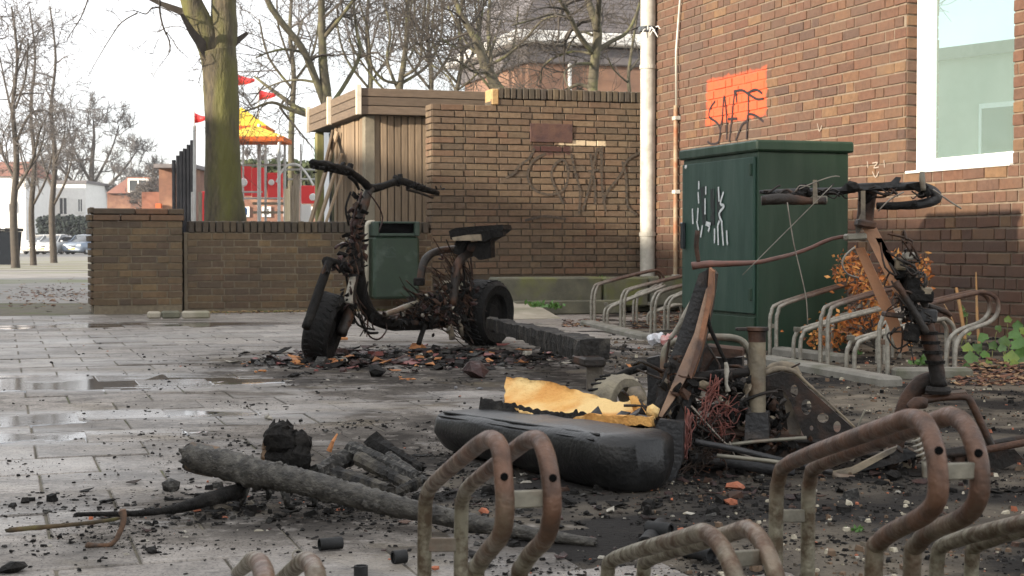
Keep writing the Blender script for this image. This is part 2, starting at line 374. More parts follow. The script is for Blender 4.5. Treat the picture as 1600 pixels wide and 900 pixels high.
sb = MB(); bar(sb, ws0+.012+fl, ws1-.07, wz0+.068, wz0+.094, RC-.022, .05); bar(sb, ws0+.014+fl, ws0+.026+fl, wz0+.096, wz1, RC-.022, .05); sb.build('sash', M_WHITE, win)
pn = MB(); pn.box(B((ws0+ws1)/2+.05, RC-.055, 2.4), -E1, NB, Z, (ws1-ws0)/2-.07, .004, 1.3); pn.build('pane', M_PANE, win)
sl = MB(); sl.bbox(B((ws0+ws1)/2, -.045, wz0+.004), -E1, NB, Z, (ws1-ws0)/2-.02, .055, .009, .003); sl.build('window_sill', M_WHITE, win)
# black tag on the orange patch (letters S H A P E-like strokes as sprayed)
def strokes(root, hitf, n, mat, lines, wpx, name='graffiti', lift=.004):
    mb = MB()
    for ln in lines:
        pts = [hitf(u, v) for u, v in ln]; pts = smoothpts(pts, 4)
        mb.ribbon([p+n*lift for p in pts], wpx, n, .0008)
        lift += .00012
    return mb.build(name, mat, root)
M_BLACK = pm('black_spray_paint', (.02, .017, .02), (.04, .03, .03), 30, .7, spec=.2)
hB3 = lambda u, v: hit(u, v, C0, NB)
strokes(BLD, hB3, NB, M_BLACK, [
    [(1118, 158), (1110, 170), (1109, 183), (1120, 191), (1126, 203), (1123, 222), (1112, 225), (1106, 221)],
    [(1124, 220), (1129, 185), (1132, 150), (1136, 185), (1136, 218)],
    [(1140, 222), (1144, 185), (1149, 143), (1152, 160)], [(1138, 186), (1152, 185)],
    [(1150, 220), (1160, 195), (1169, 185), (1170, 143)], [(1147, 143), (1160, 141), (1170, 147), (1184, 155), (1193, 154)],
    [(1169, 178), (1180, 180), (1194, 190)], [(1169, 180), (1167, 218)], [(1168, 146), (1181, 140), (1192, 146)]], .021)
strokes(BLD, hB3, NB, pm('pale_scratches', (.33, .27, .22)), [[(1278, 193), (1281, 205), (1285, 196)], [(1356, 252), (1357, 262)], [(1364, 255), (1372, 254), (1366, 262), (1374, 261)], [(1382, 250), (1383, 262)], [(1364, 268), (1369, 277), (1374, 268)]], .009, 'scratch_mark')
# ---- tall garden wall with ragged soldier course
HL, JL = .0505, .0112
TW = thing('garden_wall', T(-1.2, 0, 0), 'tall weathered brown brick wall with dark scrawled graffiti and rusty patch beside the drainpipe', 'wall')
rl = hitT(676, 250)[0]; rc = hitT(768, 150)[0]; zl = hitT(700, 163)[1]; zr = hitT(820, 150)[1]
core = MB(); wallbox(core, T, rl+.004, 0.0, -.1, zl-.004, -.012, .2); wallbox(core, T, rc, 0.0, zl-.002, zl+.045, -.008, .2); core.build('mortar_wall', M_TM, TW)
n0 = int((zl-.255)/(HL+JL)); zs = zl-n0*(HL+JL)+JL
items = flemish(rl, -.004, zs, zl+.003, HL, JL)+flemish(rc, -.004, zl+JL, zl+JL+HL, HL, JL)
lay(TW, T, ANG_T, items, M_TB)
# end face of the wall (headers turning the corner)
ef = MB()
for k in range(n0):
    z = zs+k*(HL+JL)+HL/2
    if k % 2: ef.bbox(T(rl-.002, -.105, z), E2, NT, Z, .012, .098, HL/2, .003)
    else:
        ef.bbox(T(rl-.002, -.052, z), E2, NT, Z, .012, .045, HL/2, .003); ef.bbox(T(rl-.002, -.155, z), E2, NT, Z, .012, .045, HL/2, .003)
ef.build('end_brick', M_TB, TW, kind='stuff')
def soldiers(root, pos, s0, s1, z, mat, name='coping_brick', w=.0505, j=.011, h=.1, dep=.22, proud=.006):
    mes = []
    for k in range(4):
        mb = MB(); r = random.Random(k)
        mb.bbox((0, 0, 0), (1, 0, 0), (0, 1, 0), (0, 0, 1), w/2+r.uniform(-.002, .002), dep/2, h/2+r.uniform(-.003, .003), .006)
        me = bpy.data.meshes.new(name); me.from_pydata(mb.v, [], mb.f); me.materials.append(mat); mes.append(me)
    s = s0+w/2; r = random.Random(3)
    while s < s1-w/2+.005:
        o = bpy.data.objects.new(name, r.choice(mes)); COL.objects.link(o); o.parent = root
        o.location = pos(s, proud-dep/2+r.uniform(-.003, .003), z+h/2+r.uniform(-.002, .002))-OFF[root]; o.rotation_euler = (0, r.uniform(-.03, .03), ANG_T+r.uniform(-.02, .02)); s += w+j
M_COP = brick_mat('coping', [(.09, .075, .055), (.13, .1, .065), (.075, .062, .05), (.15, .115, .07)], (.05, .045, .035))
soldiers(TW, T, rc+.07, -.01, zl+HL+2*JL, M_COP)
lb = MB(); lb.bbox(T(rc+.035, -.1, zl+.085), E2, NT, Z, .034, .11, .075, .008); lb.build('broken_end_stone', pm('yellow_stone', (.5, .33, .15), (.38, .24, .11), 30, .9, .5, 50), TW)
# rusted plate and scrawl on the wall
pl = MB(); pl.bbox(T((r0+r1)/2, .006, (hitT(860, 192)[1]+hitT(860, 224)[1])/2), E2, NT, Z, (r1-r0)/2, .006, (hitT(860, 192)[1]-hitT(860, 221)[1])/2, .003)
pl.build('rusted_plate', pm('rusty_brown_plate', (.085, .045, .04), (.12, .065, .045), 12, .8, .4, 60, c3=(.055, .03, .03), s3=8), TW)
M_FADED = pm('faded_black_paint', (.05, .042, .034), (.105, .078, .054), 40, .85, ramp=(.42, .62))
hT3 = lambda u, v: hit(u, v, C0, NT)
strokes(TW, hT3, NT, M_FADED, [
    [(835, 232), (826, 248), (812, 258), (803, 270), (790, 278)], [(852, 240), (832, 252), (824, 275), (834, 296), (858, 304), (880, 296), (888, 270), (880, 250), (866, 258), (862, 280), (880, 318)],
    [(892, 240), (898, 268), (906, 300), (904, 336)], [(910, 330), (922, 285), (933, 232), (940, 250)], [(922, 240), (929, 290), (930, 320)], [(940, 228), (940, 290), (946, 330)],
    [(935, 265), (918, 268)], [(1000, 238), (980, 250), (968, 275), (948, 300), (942, 318)], [(972, 252), (978, 280), (980, 320), (995, 336)], [(820, 345), (850, 338), (884, 342)]], .024)
# ---- low wall and its pier
LW = thing('low_brick_wall', T(-3, 0, 0), 'low dark brown brick wall with upright coping bricks behind the burnt scooter', 'wall')
lr0 = hitT(288, 400)[0]; zt = hitT(400, 346)[1]
core = MB(); wallbox(core, T, lr0, rl+.0, -.1, zt-.1, -.006-.004, .2); core.build('mortar_wall', M_LM, LW)
nl = int((zt-.1+.02)/(HL+JL)); zs2 = zt-.1-JL-nl*(HL+JL)+JL
posL = lambda s, o, z: T(s, o-.004, z)
lay(LW, posL, ANG_T, flemish(lr0+.03, rl-.012, zs2, zt-.1-.004, HL, JL, rnd=random.Random(4)), M_LB)
soldiers(LW, T, lr0+.04, rl-.02, zt-.1, M_COP, proud=.003)
PR = thing('brick_pier', T(-4, 0, 0), 'square brick pier with reddish cap bricks ending the low wall', 'pier')
pr0 = hitT(145, 400)[0]; pr1 = hitT(284, 400)[0]; pz = hitT(215, 326)[1]; PO = .05
posP = lambda s, o, z: T(s, o+PO, z)
core = MB(); wallbox(core, posP, pr0+.006, pr1-.004, -.1, pz-.11, -.007, .42); core.build('mortar_core', M_LM, PR)
npc = 12; zp = pz-.115
items = flemish(pr0, pr1, zp-npc*(HL+JL)+JL, zp+.003, HL, JL, rnd=random.Random(9)); lay(PR, posP, ANG_T, items, M_LB)
sd_ = MB()
for k in range(npc+2):
    z = zp-npc*(HL+JL)+JL+k*(HL+JL)+HL/2
    for q in range(2 if k % 2 else 4):
        w = .2 if k % 2 else .095
        sd_.bbox(T(pr0-.006-(.012 if k in (9, 10, 12) else 0), PO-.012-q*(w+.011)-w/2, z), E2, NT, Z, .018, w/2, HL/2, .004)
sd_.build('side_brick', M_LB, PR, kind='stuff')
for q, (z, h, cuts) in enumerate(((zp+.028, .05, (0, .3, .62, 1)), (zp+.084, .05, (0, .46, .82, 1)))):
    for i in range(len(cuts)-1):
        w = (pr1+.02-pr0)*(cuts[i+1]-cuts[i]); c = pr0+(pr1+.02-pr0)*(cuts[i]+cuts[i+1])/2
        mb = MB(); mb.bbox(T(c, PO-.19+.004*q, z+.006), E2, NT, Z, w/2-.004, .2, h/2, .007); mb.build('cap_brick', M_CAP if q == 0 or i == 1 else M_LB, PR)
# ---- platform, ramp, kerbs
PF = MB(); pzt = .264; q0 = hitT(690, 440)[0]
pf = G(810, 444, pzt); of = (pf-C0).dot(NT)-.1
plat = bpy.data.objects.new
pm_ = MB(); pm_.bbox(T((q0-.05)/2+.3, of/2-.14, pzt/2-.06), E2, NT, Z, (-q0+.6)/2, of/2-.14, pzt/2+.06, .012)
PLAT = pm_.build('concrete_platform', M_PATH, None, kind='structure')
for i, (a, b) in enumerate(((q0+.1, -1.0), (-.99, -.56), (-.55, -.08), (-.07, .34))):
    mb = MB(); h = pzt-.004*(i % 2)
    mb.bbox(T((a+b)/2, of-.145, .11+h/2-.055), E2, NT, Z, (b-a)/2-.006, .14, (h-.11)/2+.055, .016)
    tag(mb.build('kerb_stone', M_CONCD, None, loc=T((a+b)/2, of-.1, 0)), ['mossy grey kerb stone of the raised platform nearest the scooter wheel', 'grey kerb stone in the platform edge above the pale ramp', 'dark olive kerb stone of the platform left of the bicycle rack', 'mossy yellowish kerb stone behind the hoops beside the drainpipe'][i], 'kerb stone')
mb = MB(); a = G(893, 500); mb.bbox(T((a-C0).dot(E2)+.35, of+.06, .06), E2, NT, Z, .5, .055, .06, .01)
tag(mb.build('lower_kerb_stone', M_CONCD, None, loc=T((a-C0).dot(E2)+.3, of+.06, 0)), 'long low dark kerb stone under the platform edge by the first hoop', 'kerb stone')
rp = MB(); r_a = (G(893, 500)-C0).dot(E2)+.02
poly = [T(r_a, of+.004, -.02), T(r_a, of+.004, .115), T(r_a, of+.75, .0), T(r_a, of+.75, -.02)]
rp.prism(poly, E2*-.75)
rp.build('ramp', M_PATH, None, kind='structure')
# ------------------------------------------------------------ ground
def ground_mat():
    m = pm('far_ground', (.3, .28, .255), (.2, .185, .165), 1.4, .85, .3, 20, c3=(.16, .17, .08), s3=.25, r3=(.5, .62)); return m
gm = MB(); gm.add([(-400, -300, -.013), (400, -300, -.013), (400, 500, -.013), (-400, 500, -.013)], [(0, 1, 2, 3)])
gm.build('ground', ground_mat(), None, kind='structure')
def slab_mat():
    m = pm('wet_pavement', (.325, .293, .26), (.21, .188, .166), 9, .5, .35, 55, rnd=.24)
    nt = m.node_tree; N = nt.nodes; L = nt.links; p = N['Principled BSDF']; geo = [n for n in N if n.type == 'NEW_GEOMETRY'][0]
    base = p.inputs['Base Color'].links[0].from_socket
    def nzn(scale, det, st=(1, 1, 1), rot=0):
        mm = N.new('ShaderNodeMapping'); mm.inputs[3].default_value = st; mm.inputs[2].default_value = (0, 0, rot); L.new(geo.outputs['Position'], mm.inputs[0])
        n = N.new('ShaderNodeTexNoise'); n.inputs['Scale'].default_value = scale; n.inputs['Detail'].default_value = det; n.inputs['Roughness'].default_value = .6; L.new(mm.outputs[0], n.inputs['Vector']); return n.outputs[0]
    def rng(x, a, b, c=0, d=1):
        r = N.new('ShaderNodeMapRange'); r.inputs[1].default_value = a; r.inputs[2].default_value = b; r.inputs[3].default_value = c; r.inputs[4].default_value = d; L.new(x, r.inputs[0]); return r.outputs[0]
    def mixc(f, a, c):
        x = N.new('ShaderNodeMixRGB'); x.inputs[2].default_value = (*c, 1); L.new(f, x.inputs[0]); L.new(a, x.inputs[1]); return x.outputs[0]
    def mul(a, b):
        x = N.new('ShaderNodeMath'); x.operation = 'MULTIPLY'; L.new(a, x.inputs[0]); L.new(b, x.inputs[1]); return x.outputs[0]
    def near(cx, cy, rx, ry):     # 1 inside an ellipse on the ground fading to 0 outside
        mm = N.new('ShaderNodeMapping'); mm.vector_type = 'POINT'; mm.inputs[1].default_value = (-cx/rx, -cy/ry, 0); mm.inputs[3].default_value = (1/rx, 1/ry, 0); L.new(geo.outputs['Position'], mm.inputs[0])
        ln = N.new('ShaderNodeVectorMath'); ln.operation = 'LENGTH'; L.new(mm.outputs[0], ln.inputs[0]); return rng(ln.outputs['Value'], 1.0, .45)
    def mx_(a, b):
        x = N.new('ShaderNodeMath'); x.operation = 'MAXIMUM'; L.new(a, x.inputs[0]); L.new(b, x.inputs[1]); return x.outputs[0]
    # soot in speckles, thick where it burned
    soot = mx_(mx_(near(.3, 4.4, 1.5, 2.3), near(-.3, 7.6, 1.8, 2.4)), near(-.4, 3.4, .75, .55))
    sp = nzn(38, 6); blot = nzn(3.2, 8)
    f1 = mul(rng(blot, .3, .54, .25, 1), soot)
    col = mixc(rng(f1, 0, 1, 0, .86), base, (.022, .02, .019)); col = mixc(rng(nzn(170, 3), .5, .66, 0, .75), col, (.06, .055, .05)); col = mixc(rng(nzn(4.5, 8), .52, .68, 0, .5), col, (.062, .055, .048)); col = mixc(rng(nzn(14, 6), .56, .7, 0, .6), col, (.34, .31, .28))
    col = mixc(mul(rng(sp, .52, .66), rng(nzn(1.1, 4), .3, .65, .12, .8)), col, (.03, .029, .03))
    col = mixc(rng(nzn(2.4, 5), .56, .75, 0, .5), col, (.2, .165, .11))
    # standing water
    wet = mx_(mx_(near(-2.0, 6.65, 1.3, .6), near(-1.3, 5.35, .75, .2)), mx_(near(-1.6, 4.72, .9, .28), near(-2.6, 11.6, 1.6, .5)))
    wp = mul(wet, rng(nzn(2.0, 6, (.6, 1.6, 1), -.32), .36, .44))
    film = rng(nzn(.9, 6, (.5, 1.5, 1), -.32), .36, .6, .7, .34)
    rr = N.new('ShaderNodeMix'); L.new(wp, rr.inputs[0]); L.new(film, rr.inputs[2]); rr.inputs[3].default_value = .16; L.new(rr.outputs[0], p.inputs['Roughness'])
    L.new(mixc(rng(wp, 0, 1, 0, .45), col, (.1, .1, .105)), p.inputs['Base Color'])
    spm = N.new('ShaderNodeMath'); spm.operation = 'SUBTRACT'; spm.use_clamp = True; L.new(rng(nzn(.8, 5, (.5, 1.6, 1), -.32), .4, .62, .12, .5), spm.inputs[0]); L.new(rng(f1, 0, .8, 0, .45), spm.inputs[1]); L.new(spm.outputs[0], p.inputs['Specular IOR Level'])
    bp = [n for n in N if n.type == 'BUMP'][0]; L.new(rng(wp, 0, 1, .4, .03), bp.inputs['Strength'])
    return m
M_SLAB = slab_mat()
base = MB(); base.add([(-5, 1, -.0055), (4.6, 1, -.0055), (4.6, 16, -.0055), (-7, 16, -.0055)], [(0, 1, 2, 3)])
PAVE = base.build('pavement', pm('joint_sand', (.15, .13, .09), (.08, .07, .05), 8, .9, .3, 60, c3=(.09, .1, .035), s3=2.2, r3=(.55, .65)), None, kind='structure'); OFF[PAVE] = Vector((0, 0, 0))
SL = .3; GAP = .005; slabs = []
for j in range(-2, 52):
    for i in range(-22, 26):
        c = E2*((i+.5*(j % 2))*.305)+E1*(j*.305+1.2)+Vector((.9, 0, 0))
        if c.y < 1.2 or (c-C0).dot(NT) < .06+.15 or (c-C0).dot(NB) < .1 or c.x < -6.5 or c.y > 15: continue
        if T(rl-.1, 0, 0).x < c.x and (c-C0).dot(NT) < of+.2: continue
        slabs.append(c)
slabs = [c for c in slabs if visible(c, 260)]
slabs.sort(key=lambda c: c.length)
sm = []
for k in range(5):
    mb = MB(); rr = random.Random(k); mb.bbox((0, 0, -.02), (1, 0, 0), (0, 1, 0), (0, 0, 1), SL/2, SL/2, .02, .003)
    me = bpy.data.meshes.new('slab'); me.from_pydata(mb.v, [], mb.f); me.materials.append(M_SLAB); sm.append(me)
rest = MB(); rr = random.Random(8)
for k, c in enumerate(slabs):
    z = rr.uniform(-.003, .0012); rx, ry = rr.uniform(-.008, .008), rr.uniform(-.008, .008)
    if k < 300:
        o = bpy.data.objects.new('slab', rr.choice(sm)); COL.objects.link(o); o.parent = PAVE
        o.location = (c.x, c.y, z); o.rotation_euler = (rx, ry, ANG_T+rr.uniform(-.006, .006))
    else:
        M = Matrix.Translation((c.x, c.y, z)) @ Matrix.Rotation(ANG_T, 4, 'Z') @ Matrix.Rotation(rx, 4, 'X')
        me = sm[0]; rest.add([M @ v.co for v in me.vertices], [tuple(p.vertices) for p in me.polygons])
rest.build('far_slab', M_SLAB, PAVE, kind='stuff')
# standing water: level sheets, the tilted slabs rise out of them
pd = MB()
for (cx, cy, rx, ry) in ((-2.0, 6.6, 1.35, .5), (-1.42, 5.32, .62, .14), (-1.5, 4.7, .8, .15), (-2.7, 11.4, 1.6, .4), (-1.75, 5.0, .3, .1)):
    n1, n2 = 60, 30; b = len(pd.v)
    for j in range(n2+1):
        for i in range(n1+1):
            a, c = (i/n1*2-1)*1.25, (j/n2*2-1)*1.25; q = Vector((cx, cy, 0))+E2*(a*rx)+E1*(c*ry)
            e = math.sqrt(a*a+c*c)+.55*noise.fractal(Vector((q.x*3.2, q.y*5, 1)), 1, 2, 4)
            pd.v.append((q.x, q.y, -.0004-.008*max(0, min(1, (e-.7)/.3))))
    for j in range(n2):
        for i in range(n1):
            a = b+j*(n1+1)+i; pd.f.append((a, a+1, a+n1+2, a+n1+1)); pd.m.append(0)
pd.build('puddle', pm('puddle_water', (.07, .068, .066), (.05, .048, .046), 3, .09), None, kind='structure')
# drifted soil and ash lying over the slabs (rises out of them where it is thick)
dm = MB(); nx, ny = 150, 260; x0, x1, y0, y1 = -1.6, 4.4, 1.3, 14.4
def soil_h(x, y):
    right = (x-(.16+.03*y))                                  # thicker towards the building
    b = min(max(right/1.1, -1), 1)
    fire = math.exp(-(((x-.25)/.9)**2+((y-4.0)/1.1)**2))+.9*math.exp(-(((x+.45)/.9)**2+((y-8.1)/1.0)**2))+.6*math.exp(-(((x+.35)/.5)**2+((y-3.35)/.4)**2))
    wallside = max(0, 1-abs((Vector((x, y, 0))-C0).dot(NT)-.1)/.45)*.7 if x < -.3 else 0
    n = noise.fractal(Vector((x*2.2, y*2.2, 3)), 1.0, 2.0, 5)
    n2 = noise.fractal(Vector((x*14, y*14, 7)), 1.0, 2.0, 3)
    return -.004+.0105*b+.0075*min(fire, 1)+.008*wallside+.006*n+.0025*n2
for j in range(ny+1):
    for i in range(nx+1):
        x = x0+(x1-x0)*i/nx; y = y0+(y1-y0)*(j/ny)**1.5
        dm.v.append((x, y, soil_h(x, y)))
for j in range(ny):
    for i in range(nx):
        a = j*(nx+1)+i; dm.f.append((a, a+1, a+nx+2, a+nx+1)); dm.m.append(0)
M_SOIL = pm('ash_and_soil', (.19, .16, .122), (.085, .072, .057), 9, .9, .8, 90, c3=(.016, .0145, .0135), s3=2.6, r3=(.4, .56))
M_SOIL.node_tree.nodes['Principled BSDF'].inputs['Specular IOR Level'].default_value = .12; nt = M_SOIL.node_tree; N = nt.nodes; L = nt.links; p_ = N['Principled BSDF']; base_ = p_.inputs['Base Color'].links[0].from_socket; g_ = [n for n in N if n.type == 'NEW_GEOMETRY'][0]
def soil_spot(cx, cy, rx, ry, prev):
    mm = N.new('ShaderNodeMapping'); mm.inputs[1].default_value = (-cx/rx, -cy/ry, 0); mm.inputs[3].default_value = (1/rx, 1/ry, 0); L.new(g_.outputs['Position'], mm.inputs[0])
    ln = N.new('ShaderNodeVectorMath'); ln.operation = 'LENGTH'; L.new(mm.outputs[0], ln.inputs[0])
    nz = N.new('ShaderNodeTexNoise'); nz.inputs['Scale'].default_value = 7; nz.inputs['Detail'].default_value = 8; nz.inputs['Roughness'].default_value = .7; L.new(g_.outputs['Position'], nz.inputs['Vector'])
    ad = N.new('ShaderNodeMath'); ad.operation = 'MULTIPLY_ADD'; ad.inputs[1].default_value = 1.5; L.new(nz.outputs[0], ad.inputs[0]); L.new(ln.outputs['Value'], ad.inputs[2])
    r = N.new('ShaderNodeMapRange'); r.inputs[1].default_value = 1.85; r.inputs[2].default_value = 1.05; r.inputs[4].default_value = .66; L.new(ad.outputs[0], r.inputs[0])
    x = N.new('ShaderNodeMixRGB'); x.inputs[2].default_value = (.028, .0255, .0235, 1); L.new(r.outputs[0], x.inputs[0]); L.new(prev, x.inputs[1]); return x.outputs[0]
L.new(soil_spot(.45, 4.1, 1.3, 1.5, soil_spot(-.4, 8.0, 1.5, 1.2, base_)), p_.inputs['Base Color'])
dm.build('soil', M_SOIL, None, smooth=True, kind='structure')
# ------------------------------------------------------------ opposite row of houses (left, out of frame: shades the street, mirrored in the window)
M_REND = pm('pale_render', (.4, .4, .34), (.33, .33, .28), 2, .9)
M_DGLASS = pm('dark_glass', (.03, .035, .04), (.05, .055, .06), 3, .08, spec=.8)
M_ROOFT = pm('dark_roof_tile', (.12, .11, .11), (.17, .15, .145), 9, .75, .3, 30)
def row_house(y0, y1, h, lab):
    t = thing('row_house', (-14, (y0+y1)/2, 0), lab, 'house')
    mb = MB(); mb.box((-14, (y0+y1)/2, h/2), (1, 0, 0), (0, 1, 0), (0, 0, 1), 4, (y1-y0)/2, h/2); mb.build('wall', M_REND, t)
    mb = MB(); mb.box((-14, (y0+y1)/2, h+.1), (1, 0, 0), (0, 1, 0), (0, 0, 1), 4.12, (y1-y0)/2+.12, .1); mb.build('roof', M_ROOFT, t)
    y = y0+1.6
    while y < y1-1.5:
        f = MB(); f.box((-9.98, y, 2.2), (1, 0, 0), (0, 1, 0), (0, 0, 1), .05, 1.1, .75); w = f.build('window', M_WHITE, t)
        for q in (-.55, .55):
            g = MB(); g.box((-9.95, y+q, 2.2), (1, 0, 0), (0, 1, 0), (0, 0, 1), .03, .49, .67); g.build('pane', M_DGLASS, w)
        y += 3.4
row_house(-16, 3.2, 4.3, 'taller pale rendered row house across the street, left of the camera')
row_house(3.4, 23, 3.75, 'lower pale rendered row house mirrored in the white framed window')
# ------------------------------------------------------------ downpipe, cable, conduit
M_PIPE = pm('grey_painted_pipe', (.5, .48, .42), (.36, .34, .29), 14, .55, .1, 40, c3=(.62, .6, .54), s3=5)
M_RUST = pm('rust', (.17, .07, .035), (.09, .05, .035), 26, .8, .4, 90, c3=(.28, .12, .05), s3=14)
pc = P(1012, 300, 14.82); pc.z = 0
DP = thing('drainpipe', pc, 'thick pale grey drainpipe at the corner of the brick building', 'drainpipe')
mb = MB(); mb.tube([pc+Z*.02, pc+Z*3.9], .073, 20); mb.build('pipe', M_PIPE, DP, smooth=True, ang=40)
for z in (P(1012, 105, 14.82).z, P(1012, 366, 14.82).z, P(1012, 300, 14.82).z*0+3.6):
    mb = MB(); mb.lathe(pc+Z*z, Z, [(.075, -.02), (.082, -.018), (.082, .018), (.075, .02)], 20); mb.tube([pc+E2*.07+Z*z, pc+E2*.16+Z*z], .012, 6); mb.build('bracket', M_PIPE, DP)
zc = P(1012, 46, 14.8).z
WB = thing('wire_bundle', pc+Z*zc, 'bundle of pale plastic ties wrapped round the drainpipe near the top', 'wire ties')
for k in range(9):
    a0 = R.uniform(-2, .3); mb = MB(); e = pc+Vector((math.cos(a0)*.08, math.sin(a0)*.08, zc+R.uniform(-.02, .02)))
    d = Vector((R.uniform(-.6, 1.2), -.4, R.uniform(-.8, .6)))*.1
    mb.tube([e, e+d*.5+Z*.02, e+d], [.008, .006, .004], 5); mb.build('tie', M_WHITE, WB)
mb = MB(); mb.lathe(pc+Z*zc, Z, [(.076, -.03), (.09, -.02), (.092, .02), (.076, .03)], 16, jit=.05); mb.build('wrap', M_DGLASS, WB)
cs = hitB(1061, 300)[0]
CO = thing('conduit', B(cs, .03, 0), 'thin rusty conduit pipe running up the brick wall beside the drainpipe', 'pipe')
mb = MB(); zt2 = hitB(1061, 165)[1]; mb.tube([B(cs, .035, .05), B(cs, .035, zt2)], .021, 10); mb.build('pipe', pm('rusty_conduit', (.36, .3, .2), (.24, .13, .07), 9, .7, .3, 60, c3=(.3, .1, .04), s3=6), CO, smooth=True, ang=40)
mb = MB(); mb.tube([B(cs, .03, zt2), B(cs-.02, .025, zt2+.5), B(cs+.06, .02, zt2+1.0), B(cs+.07, .02, zt2+1.6)], .011, 6); mb.build('cable', M_PIPE, CO, smooth=True)
for v in (185, 300, 432, 455):
    z = hitB(1061, v)[1]; mb = MB(); mb.bbox(B(cs, .03, z), -E1, NB, Z, .034, .03, .018, .004); mb.build('clamp', M_PIPE, CO)
# ------------------------------------------------------------ green street cabinet
M_GREEN = pm('green_cabinet_paint', (.015, .046, .024), (.012, .036, .019), 5, .45, .06, 30, c3=(.026, .054, .032), s3=3, r3=(.48, .7), stretch=(3, 3, .5), rough2=.6)
M_GREEN2 = pm('green_door_paint', (.02, .06, .041), (.016, .048, .033), 4, .45, .06, 30, c3=(.036, .075, .055), s3=3, r3=(.48, .7), stretch=(3, 3, .5), rough2=.6)
KC = G(1183, 550); cw = .975; cdp = .57; zt_ = P(1183, 236, KC.y).z; zl_ = P(1183, 218, KC.y-.02).z
CB = thing('utility_cabinet', KC+E1*cw/2+E2*cdp/2, 'tall dark green metal street cabinet with white dripped paint on its door', 'utility cabinet')
cpt = lambda a, b, z: KC+E1*a+E2*b+Z*z
mb = MB(); mb.bbox(cpt(cw/2, cdp/2, zt_/2), E1, E2, Z, cw/2, cdp/2, zt_/2, .006); mb.build('body', M_GREEN, CB)
mb = MB(); mb.bbox(cpt(cw/2, cdp/2, (zt_+zl_)/2), E1, E2, Z, cw/2+.025, cdp/2+.022, (zl_-zt_)/2, .01)
mb.build('lid', M_GREEN, CB)
hC = lambda u, v: hit(u, v, KC, -E2)
dz0 = hC(1150, 488).z; dz1 = zt_-.03
mb = MB(); mb.bbox(cpt(cw/2, -.008, (dz0+dz1)/2), E1, E2, Z, cw/2-.02, .009, (dz1-dz0)/2, .004); door = mb.build('door', M_GREEN2, CB)
mb = MB(); mb.bbox(cpt(cw/2, -.005, dz0/2+.01), E1, E2, Z, cw/2-.02, .006, dz0/2-.03, .004); mb.build('base_panel', M_GREEN, CB)
for v in (265, 460):
    p = hC(1178, v); mb = MB(); mb.bbox(p-E2*.022, E1, E2, Z, .012, .008, .033, .003); mb.build('hinge', M_GREEN, door)
p = hC(1074, 368); mb = MB(); mb.bbox(p-E2*.03, E1, E2, Z, .016, .014, .08, .006); mb.build('handle', M_DGLASS, door)
p = hC(1076, 261); mb = MB(); mb.lathe(p-E2*.017, -E2, [(.0, .006), (.011, .005), (.013, 0)], 12); mb.build('lock_badge', M_WHITE, door)
M_WSP = pm('white_spray_paint', (.75, .77, .76), (.35, .42, .42), 40, .5, ramp=(.45, .75)); M_BSP = pm('black_spray_haze', (.01, .014, .014), (.024, .06, .042), 26, .6, ramp=(.5, .72))
strokes(door, hC, -E2, M_BSP, [[(1102, 292), (1106, 350)], [(1118, 295), (1118, 352)], [(1127, 298), (1130, 350)]], .055, 'black_smudge', .019)
strokes(door, hC, -E2, M_WSP, [[(1097, 283), (1097, 296)], [(1096, 300), (1097, 318)], [(1108, 291), (1108, 304)], [(1107, 310), (1107, 335)], [(1087, 326), (1088, 350)], [(1096, 325), (1095, 345)],
    [(1128, 292), (1129, 315)], [(1136, 300), (1131, 318), (1137, 322), (1129, 334), (1134, 348)], [(1094, 345), (1097, 360)], [(1103, 352), (1100, 371)], [(1108, 350), (1114, 354), (1112, 362)], [(1122, 357), (1122, 380)],
    [(1127, 352), (1128, 383)], [(1133, 345), (1136, 384)], [(1141, 360), (1142, 378), (1143, 382)], [(1130, 345), (1127, 352)], [(1116, 350), (1109, 348)]], [.012]*9+[.016]*30 and .017, 'white_tag', .021)
# ------------------------------------------------------------ litter bin
BO = .42; b0 = hit(584, 400, C0+NT*BO, NT); b1 = hit(656, 400, C0+NT*BO, NT); bz1 = hit(620, 346, C0+NT*BO, NT).z; bz0 = hit(620, 467, C0+NT*BO, NT).z
bw = (b1-b0).length; bc = (b0+b1)/2; bc.z = 0
BN = thing('litter_bin', bc, 'dark green square litter bin with slot opening on a pale bent pole', 'litter bin')
M_BIN = pm('green_bin_plastic', (.026, .05, .03), (.019, .038, .024), 8, .5, .1, 40, c3=(.07, .1, .08), s3=7, r3=(.58, .75)); M_BINL = pm('bin_lid', (.04, .068, .05), (.03, .052, .038), 14, .55)
bp = lambda a, d, z: bc+E2*a-NT*d+Z*z
zs_ = bz1-.135
mb = MB(); prof = [(bz0, .0, .02), (bz0+.03, .0, 0), (zs_, .0, 0)]
mb.bbox(bp(0, .15, (bz0+zs_)/2), E2, NT, Z, bw/2, .15, (zs_-bz0)/2, .022); mb.build('body', M_BIN, BN)
mb = MB()                                            # lid: frame round the slot
for (a0, a1, z0, z1) in ((-bw/2, -bw/2+.05, zs_+.002, bz1), (bw/2-.05, bw/2, zs_+.002, bz1), (-bw/2+.05, bw/2-.05, bz1-.018, bz1), (-bw/2+.05, bw/2-.05, zs_+.002, zs_+.028)):
    mb.bbox(bp((a0+a1)/2, .15-.004, (z0+z1)/2), E2, NT, Z, (a1-a0)/2, .152, (z1-z0)/2, .008)
mb.build('lid', M_BINL, BN)
mb = MB(); mb.box(bp(0, .05, (zs_+bz1)/2), E2, NT, Z, bw/2-.02, .008, .055); mb.build('slot_shade_sheet', pm('black_void', (.006, .006, .006), rough=1, spec=0), BN)  # black sheet close behind the slot, standing in for the shade inside
